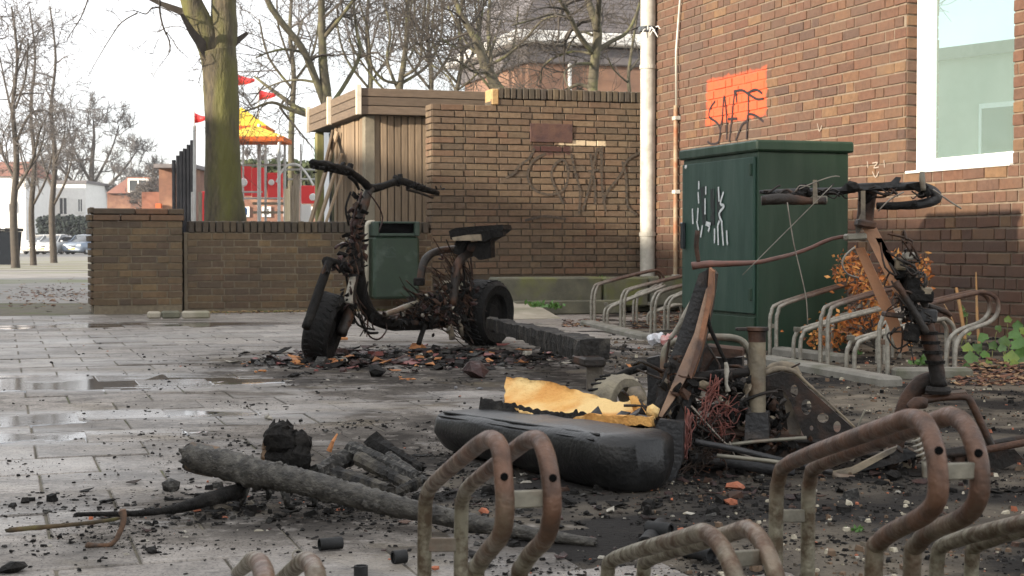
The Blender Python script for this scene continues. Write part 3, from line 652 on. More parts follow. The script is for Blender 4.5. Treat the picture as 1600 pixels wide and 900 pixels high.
mb = MB(); mb.tube(fillet([bp(-bw/2-.035, .12, 0), bp(-bw/2-.035, .12, bz1-.01), bp(-bw/2+.035, .13, bz1-.005)], .05), .02, 10); mb.build('pole', pm('pale_pole', (.55, .52, .42), (.42, .39, .3), 12, .6, .1, 40), BN, smooth=True)
hbn = lambda u, v: hit(u, v, bp(0, 0, 0), NT)
strokes(BN, hbn, NT, M_BINL, [[(605, 392), (612, 386), (618, 392)], [(603, 397), (604, 401), (618, 401)], [(609, 390), (606, 396)], [(611, 394), (618, 398)]], .015, 'symbol')
# ------------------------------------------------------------ timber shed
M_CLAD = pm('weathered_cladding', (.31, .225, .145), (.215, .155, .1), 9, .8, .35, 60, rnd=.22, stretch=(6, 6, .5)); M_FASC = pm('fascia_board', (.18, .132, .092), (.12, .088, .062), 8, .8, .3, 60, rnd=.15, stretch=(1, 1, 7))
M_CPOST = pm('pale_corner_trim', (.75, .68, .55), (.6, .53, .42), 10, .7); M_GPOST = pm('grey_post', (.26, .225, .165), (.19, .165, .12), 12, .8)
KS = P(574, 300, 14.95); KS.z = 0
SH = thing('timber_shed', KS, 'brown timber shed with boarded walls and leaning loose planks behind the low wall', 'shed')
sp_ = lambda a, b, z: KS+E1*a+E2*b+Z*z              # a: back along the side, b: right along the front
zf1 = P(568, 137, KS.y-.1).z; zf0 = P(568, 179, KS.y-.1).z
nf = NT; mb = MB(); mb.box(sp_(1.3, 1.5, 1.0), E1, E2, Z, 1.24, 1.42, 1.0); mb.build('dark_interior', M_DGLASS, SH)
b = .06; k = 0
while b < 2.4:                                       # front boards
    w = .066; mb = MB(); mb.bbox(sp_(R.uniform(-.004, .004), b+w/2, zf0/2+.0), E2, E1, Z, w/2-.003, .011, zf0/2+.01, .003); mb.build('plank', M_CLAD, SH); b += w+.004
a = .42; tilt_from = 1.15
lens = 2.35; a = .12
while a < 1.5:                                       # side boards, upright ones
    w = .115; mb = MB(); mb.bbox(sp_(a+w/2, R.uniform(-.012, .012), zf0/2), E1, E2, Z, w/2-.004, .011, zf0/2+.01, .003); mb.build('plank', M_CLAD, SH); a += w+.012
for (u0, v0, u1, v1) in ((527, 205, 484, 352), (533, 240, 497, 352), (538, 262, 508, 352), (519, 210, 507, 262)):   # loose leaning ones
    p0 = hit(u0, v0, sp_(0, -.06, 0), -E2); p1 = hit(u1, v1, sp_(0, -.3, 0), -E2); d = (p0-p1).normalized(); s_ = d.cross(-E2).normalized()
    mb = MB(); mb.bbox((p0+p1)/2, s_, d.cross(s_), d, .055, .011, (p0-p1).length/2, .003); tag(mb.build('plank', M_CLAD, SH), 'loose leaning plank')
mb = MB(); mb.bbox(sp_(lens, 0, zf0/2), E1, E2, Z, .06, .04, zf0/2, .005); mb.build('post', pm('mossy_post', (.3, .27, .1), (.22, .2, .09), 12, .85), SH)
mb = MB(); mb.bbox(sp_(.03, .02, zf0/2), E1, E2, Z, .06, .05, zf0/2, .005); mb.build('post', M_GPOST, SH)
hh = (zf1-zf0)/3
for q in range(3):
    mb = MB(); mb.bbox(sp_(-.1, 1.33, zf0+hh*(q+.5)), E2, E1, Z, 1.43, .014, hh/2-.003, .004); mb.build('fascia_board', M_FASC, SH)
    mb = MB(); mb.bbox(sp_(1.15, -.1, zf0+hh*(q+.5)), E1, E2, Z, 1.24, .014, hh/2-.003, .004); mb.build('fascia_board', M_FASC, SH)
for a_, b_ in ((-.11, -.11), (1.2, -.125), (2.38, -.12)):
    mb = MB(); mb.bbox(sp_(a_, b_, (zf0+zf1)/2+.012), E1, E2, Z, .026 if a_ < 2 else .012, .024, (zf1-zf0)/2+.016, .004); mb.build('trim_strip', M_CPOST, SH)
mb = MB(); mb.bbox(sp_(1.15, 1.33, zf1-.03), E1, E2, Z, 1.22, 1.42, .02, .004); mb.bbox(sp_(1.15, 1.33, zf0+.01), E1, E2, Z, 1.22, 1.42, .008, .002); mb.build('roof', pm('roof_felt', (.07, .06, .055)), SH)
# ------------------------------------------------------------ trees
M_BARK = pm('mossy_bark', (.115, .092, .055), (.038, .032, .023), 22, .9, 1.0, 40, c3=(.12, .115, .035), s3=3.2, r3=(.44, .62), stretch=(1, 1, .28))
M_BARK2 = pm('grey_green_bark', (.115, .1, .065), (.065, .056, .04), 10, .9, .5, 30, c3=(.17, .17, .07), s3=3)
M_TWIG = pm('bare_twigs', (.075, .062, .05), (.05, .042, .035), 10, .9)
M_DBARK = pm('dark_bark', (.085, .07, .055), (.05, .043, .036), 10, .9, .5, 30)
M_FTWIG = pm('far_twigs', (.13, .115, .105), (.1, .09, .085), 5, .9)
def sprout(mb, pts, rs, lvl, rr, L, dens=1.0, up=.25, sides=4, minr=.004, side=None):
    n = len(pts)
    cnt = max(1, int(round(dens*rr.uniform(.75, 1.25))))
    for c in range(cnt):
        t = rr.uniform(.22, 1.0)*(n-1); i = min(int(t), n-2); f = t-i
        p = pts[i].lerp(pts[i+1], f); r = (rs[i]*(1-f)+rs[i+1]*f)*rr.uniform(.45, .7)
        d0 = (pts[i+1]-pts[i]).normalized()
        q = Vector((rr.gauss(0, 1), rr.gauss(0, 1), rr.gauss(0, .8))); q -= d0*q.dot(d0)
        if q.length < .01: continue
        d = (d0*rr.uniform(.4, .9)+q.normalized()*rr.uniform(.6, 1.0)+Z*up*rr.uniform(-.3, 1)).normalized()
        ln = L*rr.uniform(.5, 1.15); k = 5 if lvl > 1 else 3
        ps = [p]; cu = Vector((rr.gauss(0, .16), rr.gauss(0, .16), rr.gauss(0, .16)))
        for s in range(k):
            d = (d+cu+Vector((rr.gauss(0, .2), rr.gauss(0, .2), rr.gauss(0, .2)+up*.12))).normalized(); ps.append(ps[-1]+d*(ln/k))
        r = max(r, minr); rl_ = [max(r*(1-.75*s/k), minr*.6) for s in range(k+1)]
        mb.tube(ps, rl_, sides if lvl > 1 else 3, cap=False)
        if lvl > 1: sprout(mb, ps, rl_, lvl-1, rr, L*.58, dens*(1.0 if lvl > 2 else .95), up, sides, minr)
def tree(name, label, trunk, limbs, Y, seed, lvl=3, L=1.6, dens=6, up=.25, group=None, barkm=None, twigm=None, minr=.004, dy=1.0, base_z=0):
    """trunk / limbs: lists of (u, v, width px) traced, standing at depth Y"""
    rr = random.Random(seed); bx = P(trunk[0][0], 385, Y); bx.z = base_z
    t = thing(name, bx, label, 'tree', group); sc = Y/F
    def path(ln, off=0.0, sgn=0):
        ps = []; rs = []; wk = 1 if barkm else .78
        for i, (u, v, w) in enumerate(ln): w = w*wk; ps.append(P(u, v, Y+sgn*off*i/max(1, len(ln)-1))); rs.append(w*sc/2)
        return ps, rs
    tp, tr = path(trunk); tp = [bx+Z*(-.05)]+tp if tp[0].z > .05 else tp; tr = [tr[0]*1.15]+tr if len(tr) < len(tp) else tr
    def sm(ps, rs):
        k = 4; a = smoothpts(ps, k); b = []
        for i in range(len(rs)-1): b += [rs[i]+(rs[i+1]-rs[i])*j/k for j in range(k)]
        return a, b+[rs[-1]]
    mb = MB(); a, b_ = sm(tp, tr)
    if barkm is M_BARK:
        a2 = []; b2 = []
        for i in range(len(a)-1):
            for q in range(3): a2.append(a[i].lerp(a[i+1], q/3)); b2.append(b_[i]+(b_[i+1]-b_[i])*q/3)
        a2.append(a[-1]); b2.append(b_[-1]); mb.tube(a2, b2, 44)
        for i, p in enumerate(a2):
            for q in range(44):
                v = Vector(mb.v[i*44+q]); d = v-p; w_ = Vector((v.x*22, v.y*22, v.z*5)); k_ = 1+.05*noise.noise(w_)+.035*noise.noise(w_*2.3)+.04*noise.noise(Vector((v.x*5, v.y*5, v.z*2))); mb.v[i*44+q] = tuple(p+d*k_)
    else: mb.tube(a, b_, 14, jit=.05)
    mb.build('trunk', barkm or M_BARK2, t, smooth=True)
    lb_ = MB(); tw = MB()
    sprout(tw, a[len(a)//2:], b_[len(a)//2:], lvl, rr, L, dens, up, minr=minr)
    for i, ln in enumerate(limbs):
        ps, rs = path(ln, dy*rr.uniform(.3, 1), 1 if i % 2 else -1)
        if ln[0][2] and True: ps, rs = sm(ps, rs)
        lb_.tube(ps, rs, 8, jit=.04); sprout(tw, ps, rs, lvl, rr, L, dens, up, minr=minr)
    if lb_.v: lb_.build('limb', barkm or M_BARK2, t, smooth=True)
    tw.build('crown', twigm or M_TWIG, t)
    return t
tree('tree', 'thick mossy forked tree trunk standing just behind the low wall', [(352, 350, 66), (349, 300, 58), (347, 200, 52), (344, 110, 54), (339, 80, 56)],
     [[(336, 92, 44), (318, 45, 38), (300, 5, 34), (285, -60, 30), (250, -110, 22), (205, -140, 14)], [(345, 90, 46), (349, 50, 44), (350, 0, 40), (352, -90, 34), (370, -160, 24)]], 17.5, 3, lvl=1, L=.7, dens=3, barkm=M_BARK, dy=.3)
tree('street_tree', 'bare street tree in front of the lower row house, left of the picture', [(-150, 404, 30), (-152, 300, 26), (-148, 150, 22), (-155, 0, 17), (-150, -160, 12), (-156, -330, 7)],
     [[(-150, 120, 12), (-100, 20, 9), (-70, -90, 6), (-60, -200, 3)], [(-150, 80, 12), (-205, -30, 9), (-240, -140, 6), (-262, -240, 3)], [(-153, 0, 10), (-120, -110, 7), (-110, -240, 3)], [(-153, -40, 10), (-190, -150, 7), (-200, -280, 3)]], 19.5, 71, lvl=3, L=1.3, dens=5, group='bare street trees along the path at the left', barkm=M_DBARK, minr=.006)
T1 = [o for o in COL.objects if o.name == 'tree'][0]
dr = MB(); rr = random.Random(21)                     # drooping twigs hanging into the picture from the big tree
for ln, w in ((((205, -142), (240, -60), (249, -10), (250, 20), (256, 45), (264, 62), (266, 80)), 5), (((250, 12), (238, 12), (228, 22), (212, 17), (195, 18)), 3.2), (((215, 20), (190, 35), (172, 60), (155, 88), (137, 120)), 2.4),
              (((256, 45), (246, 51)), 2.4), (((260, 50), (268, 60), (280, 78), (296, 92)), 2.2), (((252, 12), (270, 20), (288, 38)), 2), (((256, 44), (280, 41), (300, 52)), 1.7),
              (((205, -142), (150, -50), (137, 0), (126, 28), (112, 50), (104, 63)), 3), (((264, 62), (266, 78), (258, 92), (252, 100)), 2), (((248, 60), (240, 80), (237, 115)), 1.7), (((230, 63), (218, 72), (206, 77)), 1.3), (((190, 35), (178, 20), (165, 15)), 1.6), (((310, 130), (318, 95), (309, 92)), 1.5)):
    ps = smoothpts([P(u, v, 17.2+R.uniform(-.2, .2)) for u, v in ln], 3); rs = [w*17.2/F/2*(1-.6*i/(len(ps)-1)) for i in range(len(ps))]
    dr.tube(ps, rs, 4, cap=False); sprout(dr, ps, rs, 1, rr, .22, 7, -.2, 3, .0035)
dr.build('drooping_twigs', M_TWIG, T1)
GT = 'bare trees behind the shed and garden wall'
tree('tree', 'tall bare tree with forked leaning limb rising behind the shed', [(512, 200, 26), (510, 150, 22), (505, 100, 18), (503, 50, 16), (502, 0, 13), (500, -60, 10)],
     [[(508, 165, 14), (488, 110, 15), (470, 72, 14), (440, 35, 13), (418, 0, 12), (405, -50, 9)], [(516, 165, 9), (540, 130, 9), (562, 85, 8), (556, 40, 6), (552, 0, 5)], [(505, 60, 9), (530, 30, 8), (552, 0, 7), (575, -40, 5)],
      [(500, 178, 13), (470, 172, 12), (445, 155, 10), (418, 135, 7), (398, 120, 4)], [(496, 185, 10), (455, 172, 8), (425, 160, 6), (395, 170, 4), (378, 175, 3)], [(500, 130, 6), (470, 125, 5), (440, 128, 4), (410, 140, 3)], [(475, 82, 6), (445, 77, 5), (420, 82, 4), (400, 90, 3)]], 24, 5, lvl=3, L=1.15, dens=5.2, group=GT, up=.1)
tree('tree', 'bare multi stemmed tree with many upright limbs behind the shed roof', [(622, 180, 16), (626, 130, 13), (632, 90, 11), (636, 40, 9), (636, -30, 7)],
     [[(625, 130, 7), (600, 125, 6), (580, 100, 6), (575, 50, 5), (560, 0, 4)], [(622, 140, 7), (605, 95, 6), (610, 50, 5), (600, 0, 4)], [(630, 120, 7), (655, 100, 6), (660, 50, 5), (665, 0, 4)], [(628, 130, 7), (670, 100, 6), (690, 50, 5), (690, 0, 4)],
      [(626, 140, 5), (600, 140, 5), (560, 90, 4), (545, 60, 4)], [(640, 90, 5), (650, 60, 4), (640, 20, 4), (655, -20, 3)]], 26, 9, lvl=3, L=1.2, dens=5.6, group=GT)
tree('tree', 'bare dense twigged tree between the shed roof and the dark leaning trunk', [(712, 180, 10), (716, 130, 9), (722, 90, 8), (718, 40, 7), (725, -20, 5)],
     [[(715, 130, 6), (690, 100, 5), (675, 60, 4), (680, 0, 4)], [(720, 110, 5), (740, 80, 5), (748, 30, 4), (745, -20, 3)], [(716, 140, 5), (745, 115, 4), (765, 70, 4)], [(714, 150, 5), (700, 120, 4), (660, 90, 4), (640, 60, 3)]], 28, 12, lvl=3, L=1.3, dens=5.6, group=GT)
tree('tree', 'dark leaning bare trunk in front of the far brick house gable', [(785, 180, 26), (772, 130, 23), (757, 100, 20), (742, 60, 14), (724, 30, 11), (712, 0, 9), (705, -40, 6)],
     [[(758, 105, 8), (790, 88, 6), (820, 62, 5), (850, 30, 4), (880, 25, 3)], [(752, 85, 8), (735, 75, 6), (715, 40, 5), (700, 10, 4)], [(762, 112, 6), (740, 112, 5), (715, 95, 4), (690, 90, 3)], [(748, 70, 6), (752, 30, 5), (760, -20, 4)], [(745, 65, 5), (715, 75, 4), (690, 60, 3)]], 22, 15, lvl=3, L=1.05, dens=5.4, group=GT)
tree('tree', 'mossy bare tree with spreading limbs in front of the white gutter', [(926, 180, 24), (926, 135, 21), (930, 90, 20), (934, 50, 18), (925, 20, 15), (912, -20, 12)],
     [[(928, 85, 12), (905, 55, 10), (890, 25, 9), (875, 0, 7), (860, -30, 5)], [(932, 80, 12), (955, 65, 9), (980, 50, 7), (995, 20, 6), (1005, -20, 5)], [(933, 50, 13), (936, 0, 11), (940, -40, 8)], [(926, 85, 6), (900, 80, 5), (870, 88, 5), (848, 105, 4), (845, 130, 3)],
      [(926, 100, 6), (900, 100, 5), (882, 115, 4), (890, 140, 3)], [(928, 140, 8), (905, 132, 7), (885, 140, 6), (860, 150, 5)], [(893, 30, 6), (865, 22, 5), (835, 30, 4), (800, 40, 3)], [(925, 55, 6), (910, 50, 5), (895, 62, 4), (880, 90, 3)]], 20, 18, lvl=3, L=.85, dens=4.6, group=GT)
tree('tree', 'slender bare sapling beside the drainpipe near the roof edge', [(985, 180, 8), (982, 120, 7), (990, 60, 5), (998, 10, 4)], [[(982, 130, 4), (960, 110, 3), (950, 90, 3)], [(985, 110, 4), (1000, 90, 3)]], 23, 33, lvl=3, L=.8, dens=4, group=GT)
for i, (u0, Yd, lab) in enumerate(((575, 34, 'pale distant bare tree seen between the two shed trees'), (670, 36, 'pale distant bare tree above the middle of the shed roof'), (765, 33, 'pale distant bare tree left of the far house eave'), (455, 38, 'distant bare tree behind the playground roof'))):
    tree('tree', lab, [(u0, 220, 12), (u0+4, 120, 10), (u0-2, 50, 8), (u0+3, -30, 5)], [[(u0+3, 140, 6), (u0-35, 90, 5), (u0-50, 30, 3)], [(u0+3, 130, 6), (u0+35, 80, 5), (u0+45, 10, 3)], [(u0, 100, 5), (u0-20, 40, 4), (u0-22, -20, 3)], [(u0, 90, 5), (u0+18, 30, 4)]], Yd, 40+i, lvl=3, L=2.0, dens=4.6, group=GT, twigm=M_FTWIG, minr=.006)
GS = 'bare street trees along the path at the left'
for i, (u, Y, w, lab) in enumerate(((24, 42, 13, 'leftmost bare street tree behind the dark container'), (52, 48, 10, 'slim dark street tree just right of the container'), (84, 55, 11, 'third bare street tree from the left beside the parked cars'))):
    tree('street_tree', lab, [(u, 404, w), (u-3, 330, w*.85), (u+2, 250, w*.7), (u-4, 170, w*.5), (u+3, 90, w*.35), (u-6, 10, w*.22)],
         [[(u, 300, w*.4), (u+25, 255, w*.35), (u+38, 205, w*.25), (u+50, 180, 1.5)], [(u, 280, w*.4), (u-22, 235, w*.3), (u-32, 170, w*.2)], [(u, 225, w*.4), (u+22, 180, w*.3), (u+45, 172, w*.2), (u+60, 185, 1.5)], [(u, 200, w*.35), (u-14, 140, w*.25), (u-24, 90, 2)], [(u, 170, w*.3), (u+16, 120, w*.25), (u+20, 60, 2)], [(u, 120, w*.3), (u+18, 80, w*.2), (u+40, 45, 1.5)]] if i == 0 else
         [[(u, 320, w*.4), (u+20, 280, w*.3), (u+30, 240, 1.5)], [(u, 300, w*.4), (u-15, 260, w*.3), (u-25, 215, 1.5)], [(u, 260, w*.35), (u+15, 220, w*.25), (u+18, 190, 1.5)]],
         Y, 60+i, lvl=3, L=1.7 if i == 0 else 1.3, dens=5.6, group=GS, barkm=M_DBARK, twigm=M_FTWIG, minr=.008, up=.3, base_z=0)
GF = 'far bare trees above the roofs'
for i, (u, vt, Y, s, lab) in enumerate(((145, 172, 165, 1.0, 'large rounded far bare tree above the white house'), (104, 225, 180, .6, 'far bare tree just left of the rounded one'), (205, 262, 160, .45, 'low far bare tree right of the rounded one'), (262, 262, 90, .4, 'small far bare tree above the brick gable'), (70, 250, 190, .5, 'far bare tree behind the street trees'), (410, 235, 100, .5, 'far bare tree seen under the yellow roof'), (235, 285, 100, .35, 'smallest far bare tree over the tiled roof'))):
    h = 330-vt
    tree('far_tree', lab, [(u, 402, 14*s), (u, 330, 11*s), (u-2, 330-h*.4, 8*s), (u+2, 330-h*.75, 4*s), (u, vt+8, 1.4)],
         [[(u, 330-h*.1, 5*s), (u+sx*h*.28, 330-h*.38, 4*s), (u+sx*h*.45, 330-h*.62, 1.5)] for sx in (-1, 1)]+[[(u, 330-h*.25, 5*s), (u+sx*h*.18, 330-h*.6, 3*s), (u+sx*h*.26, 330-h*.85, 1.4)] for sx in (-1, 1)]+[[(u, 330-h*.05, 4*s), (u+sx*h*.38, 330-h*.2, 3*s), (u+sx*h*.55, 330-h*.38, 1.3)] for sx in (-1, 1)],
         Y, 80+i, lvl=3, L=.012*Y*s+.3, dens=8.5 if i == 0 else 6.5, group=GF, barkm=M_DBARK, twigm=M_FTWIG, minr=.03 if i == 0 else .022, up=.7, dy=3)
# ------------------------------------------------------------ far buildings
M_BRFAR = pm('far_red_brick', (.22, .11, .075), (.16, .085, .06), 9, .9, c3=(.34, .19, .12), s3=1.2)
M_BRHOUSE = pm('far_house_brick', (.3, .17, .11), (.24, .14, .095), 7, .9, c3=(.2, .12, .09), s3=.8)
M_TILE = pm('grey_roof_tile', (.13, .12, .125), (.18, .16, .16), 6, .7, .3, 20)
M_TILER = pm('orange_roof_tile', (.3, .13, .085), (.22, .1, .07), 4, .8)
M_WALLW = pm('white_wall', (.78, .77, .74), (.7, .69, .66), 3, .8)
def frame_axes(c, ex): ex = Vector(ex).normalized(); return ex, Vector((-ex.y, ex.x, 0))
def add_window(root, c, ex, n, w, h, frame=.09, bars=1, mat=None, name='window'):
    f = MB(); c = Vector(c)
    for (dx, dz, hw, hh) in ((-w/2+frame/2, 0, frame/2, h/2), (w/2-frame/2, 0, frame/2, h/2), (0, h/2-frame/2, w/2-frame-.002, frame/2), (0, -h/2+frame/2, w/2-frame-.002, frame/2)):
        f.box(c+ex*dx+Z*dz+n*.02, ex, n, Z, hw, .06, hh)
    for q in range(bars): f.box(c+ex*(w*(q+1)/(bars+1)-w/2)+n*.02, ex, n, Z, frame*.35, .045, h/2-frame-.002)
    o = f.build(name, mat or M_WHITE, root)
    g = MB(); g.box(c, ex, n, Z, w/2-frame, .02, h/2-frame); g.build('pane', M_DGLASS, o); return o
# house behind the garden wall (hipped tile roof, white gutter)
HC = P(826, 72, 36); HC.z = 0
HS = thing('brick_house', HC, 'tall brick house with grey tiled hip roof and white gutter behind the garden wall', 'house')
ze = P(826, 70, 36).z; hp = lambda a, b, z: HC+E1*a+E2*b+Z*z
mb = MB(); mb.box(hp(2.6, 6, ze/2), E1, E2, Z, 2.6, 6, ze/2); mb.build('wall', M_BRHOUSE, HS)
mb = MB(); mb.bbox(hp(2.6, 6, ze+.16), E1, E2, Z, 3.05, 6.45, .14, .03); mb.build('gutter', M_WALLW, HS)
mb = MB(); mb.bbox(hp(2.6, 6, ze-.22), E1, E2, Z, 2.72, 6.12, .2, .03); mb.build('eave_band', M_TILE, HS)
zr_ = ze+4.6
vs = [hp(-.4, -.4, ze+.31), hp(5.6, -.4, ze+.31), hp(5.6, 12.4, ze+.31), hp(-.4, 12.4, ze+.31), hp(2.6, 2.6, zr_), hp(2.6, 9.4, zr_)]
rf = MB(); rf.add(vs, [(0, 3, 5, 4), (3, 2, 5), (2, 1, 4, 5), (1, 0, 4), (0, 1, 2, 3)]); roof = rf.build('roof', M_TILE, HS)
# rows of tiles stepping up the slope facing the street
ti = MB()
for k in range(34):
    f = (k+.5)/34; a = hp(-.4, -.4, ze+.31).lerp(hp(2.6, 2.6, zr_), f); b = hp(-.4, 12.4, ze+.31).lerp(hp(2.6, 9.4, zr_), f)
    ti.box((a+b)/2+NT*.02, (b-a).normalized(), NT, Z, (b-a).length/2, .035, .05)
ti.build('tile_row', M_TILE, HS, kind='stuff')
mb = MB(); mb.tube([hp(-.06, 1.0, 0), hp(-.06, 1.0, ze)], .05, 6); mb.build('downpipe', M_WALLW, HS)
for b in (3.6, 6.4):
    add_window(HS, hp(-.03, b, 3.2), E2, NT, 1.1, 1.3)
# white house beyond the parked cars
def pxbox(root, name, u0, u1, v0, v1, Y, depth, mat, parent=None):
    a = P(u0, v1, Y); b = P(u1, v0, Y); mb = MB(); mb.box(((a.x+b.x)/2, Y+depth/2, (a.z+b.z)/2), (1, 0, 0), (0, 1, 0), (0, 0, 1), abs(b.x-a.x)/2, depth/2, abs(b.z-a.z)/2)
    return mb.build(name, mat, parent or root)
YW = 150; wb_ = P(95, 385, YW); wb_.z = 0
WH = thing('white_house', wb_, 'white boxy far house with two dark windows and brown side wall beyond the cars', 'house')
pxbox(WH, 'wall', 83, 134, 286, 396, YW, 8, M_WALLW); pxbox(WH, 'side_wall', 56, 82.6, 294, 397, YW+.3, 8, M_BRFAR); pxbox(WH, 'roof', 82, 135, 282, 286.3, YW-.2, 8.5, M_TILE)
X_ = Vector((1, 0, 0)); NY = Vector((0, -1, 0))
for u0, u1, v0, v1 in ((92, 106, 308, 336), (121, 130, 310, 332)):
    a = P(u0, v1, YW-.05); b = P(u1, v0, YW-.05); add_window(WH, (a+b)/2, X_, NY, b.x-a.x, b.z-a.z, .1, 1)
for lab, u0, u1, v0, v1, Y, m, rm, cat in (('pale grey far house at the left edge behind the street trees', -40, 40, 275, 398, 140, M_WALLW, M_TILER, 1), ('far brick house with orange roof between the street trees and white house', 36, 62, 292, 398, 170, M_BRFAR, M_TILER, 2),
                                     ('far terraced house with red tiled roof and white dormer window', 168, 262, 302, 396, 120, M_BRFAR, M_TILER, 3), ('long low brick house behind the playground tower', 300, 500, 292, 394, 75, M_BRFAR, M_TILE, 4)):
    c = P((u0+u1)/2, 385, Y); c.z = 0; h_ = thing('terraced_house', c, lab, 'house')
    w = pxbox(h_, 'wall', u0, u1, v0, v1, Y, 8, m)
    a = P(u0-3, v0, Y-.4); b = P(u1+3, v0, Y-.4); zr2 = P(0, v0-(26 if cat != 4 else 22), Y).z
    mb = MB(); mb.add([a, b, Vector((b.x, Y+8.4, a.z)), Vector((a.x, Y+8.4, a.z)), Vector((a.x+.5, Y+4, zr2)), Vector((b.x-.5, Y+4, zr2))], [(0, 1, 5, 4), (1, 2, 5), (2, 3, 4, 5), (3, 0, 4), (0, 3, 2, 1)]); roof = mb.build('roof', rm, h_)
    n = max(1, int((u1-u0)/30))
    for k in range(n):
        uu = u0+(u1-u0)*(k+.5)/n; p = P(uu, (v0+v1)/2-12, Y); add_window(h_, p-Vector((0, .03, 0)), X_, NY, 14*Y/F, 16*Y/F, .1, 1)
    if cat == 3:
        pxbox(h_, 'dormer', 198, 234, 277, 302, Y-.6, 4, M_TILER); a = P(200, 301, Y-.65); b = P(232, 279, Y-.65); add_window(h_, (a+b)/2, X_, NY, b.x-a.x, b.z-a.z, .14, 1)
# brick gable by the playground
GB = P(272, 385, 48); GB.z = 0
gb = thing('brick_gable_house', GB, 'red brick house end with overhanging flat eave left of the black posts', 'house')
pxbox(gb, 'wall', 249, 300, 262, 393, 48, 6, M_BRFAR); pxbox(gb, 'roof', 240, 302, 256, 262, 47.6, 7, M_TILE); pxbox(gb, 'lean_to_roof', 222, 249, 300, 393, 48.6, 4, M_TILER)
pxbox(gb, 'sign_panel', 243, 251, 318, 325, 47.7, .2, pm('orange_red_panel', (.6, .12, .04)))
# hedge
hd = thing('hedge', P(95, 385, 138)-Z*P(95, 385, 138).z, 'dark green hedge behind the parked cars in front of the white house', 'hedge')
mb = MB(); rr = random.Random(4)
a = P(57, 399, 138); b = P(140, 338, 138)
for k in range(2600):
    p = Vector((rr.uniform(a.x, b.x), 138+rr.uniform(0, 2), rr.uniform(0, b.z+rr.uniform(-.4, .15)))); mb.chunk(p, rr.uniform(.1, .26), sq=(1, .4, .8), rough=.5)
mb.build('foliage', pm('hedge_leaves', (.016, .026, .02), (.009, .015, .013), 3, .9, rnd=.3), hd)
# ------------------------------------------------------------ playground tower
YP = 26; bpx = P(405, 385, YP); bpx.z = 0
PG = thing('playground_tower', bpx, 'playground climbing tower with yellow pyramid roofs, red panels and pale poles', 'playground tower')
M_YEL = pm('yellow_plastic', (.85, .6, .03), (.8, .55, .03), 3, .4); M_RED = pm('red_plastic', (.85, .06, .06), (.8, .05, .055), 3, .4); M_ORU = pm('orange_edge', (.62, .13, .02)); M_BLU = pm('blue_plastic', (.02, .2, .55))
M_POLE = pm('galvanised_pole', (.55, .55, .53), (.45, .45, .43), 8, .45, metal=.3); M_WOOD = pm('grey_wood_post', (.3, .25, .19), (.2, .165, .12), 9, .85, stretch=(4, 4, .5)); M_BLKW = pm('black_timber', (.012, .013, .016), (.022, .023, .027), 6, .85, spec=.1)
def pyr(u0, u1, ue, ua, va, Y, half, name='roof'):
    a = P(u0, ue, Y); b = P(u1, ue, Y); c = (a+b)/2; c.y = Y+half*.9; hw = (b.x-a.x)/2; ap = P(ua, va, Y+half)
    mb = MB(); q = [Vector((c.x-hw, Y, a.z)), Vector((c.x+hw, Y, a.z)), Vector((c.x+hw*.95, Y+2*half, a.z)), Vector((c.x-hw*.95, Y+2*half, a.z))]
    mb.add(q+[Vector((c.x, c.y, ap.z))], [(0, 1, 4), (1, 2, 4), (2, 3, 4), (3, 0, 4)]); r = mb.build(name, M_YEL, PG)
    mb = MB(); mb.box((c.x, c.y, a.z-.045), (1, 0, 0), (0, 1, 0), Z, hw*1.0, half*1.0, .04); mb.build('roof_edge', M_ORU, r)
pyr(325, 416, 196, 370, 168, YP, .5); pyr(340, 444, 213, 392, 196, YP-.9, .45)
def pole(u, v0, v1, Y, w, mat=M_POLE, name='pole'):
    mb = MB(); mb.tube([P(u, v1, Y), P(u, v0, Y)], w*Y/F/2, 8); return mb.build(name, mat, PG, smooth=True, ang=40)
for u, v0, Y, w in ((304, 196, YP-.5, 5), (380, 212, YP+.8, 3), (405, 194, YP-.3, 6), (415, 200, YP+.6, 4), (436, 212, YP-.9, 5), (445, 214, YP-.2, 4), (470, 225, YP+1, 3), (493, 190, YP+1.5, 2), (300, 300, YP, 3)): pole(u, v0, 393, Y, w)
pole(493, 215, 260, YP+1.4, 3, pm('green_pole', (.05, .45, .2)))
def panel(u0, u1, v0, v1, Y, mat, name='panel'):
    a = P(u0, v1, Y); b = P(u1, v0, Y); mb = MB(); mb.bbox(((a.x+b.x)/2, Y, (a.z+b.z)/2), X_, (0, 1, 0), Z, (b.x-a.x)/2, .02, (b.z-a.z)/2, .012); return mb.build(name, mat, PG)
M_WPN = pm('white_plastic', (.75, .75, .73))
for a in ((376, 393, 260, 306, YP+.9, M_RED), (394, 413, 262, 308, YP+.8, M_RED), (418, 442, 270, 312, YP+.6, M_RED), (471, 492, 290, 318, YP+.8, M_RED), (315, 328, 299, 346, YP, M_RED), (376, 385, 324, 350, YP, M_BLU), (471, 486, 319, 350, YP+.8, M_WPN)): panel(*a)
for u0, v0, r in ((380, 285, 7), (424, 285, 5), (489, 308, 6)):
    p = P(u0, v0, YP+.55); mb = MB(); mb.lathe(p, (0, -1, 0), [(r*YP/F, 0), (r*YP/F*.8, .03), (0, .035)], 14); mb.build('round_panel', M_WPN, PG)
for v, u0, u1 in ((258, 376, 470), (310, 376, 442), (265, 440, 500), (280, 450, 500), (300, 372, 410)):
    mb = MB(); mb.tube([P(u0, v, YP), P(u1, v, YP)], .018, 6); mb.build('rail', M_POLE, PG)
mb = MB(); mb.tube(smoothpts([P(u, v, YP-.2) for u, v in ((432, 285, ), (440, 268), (452, 257), (466, 258), (478, 270), (490, 290))]), .02, 6); mb.build('curved_rail', M_WPN, PG, smooth=True)
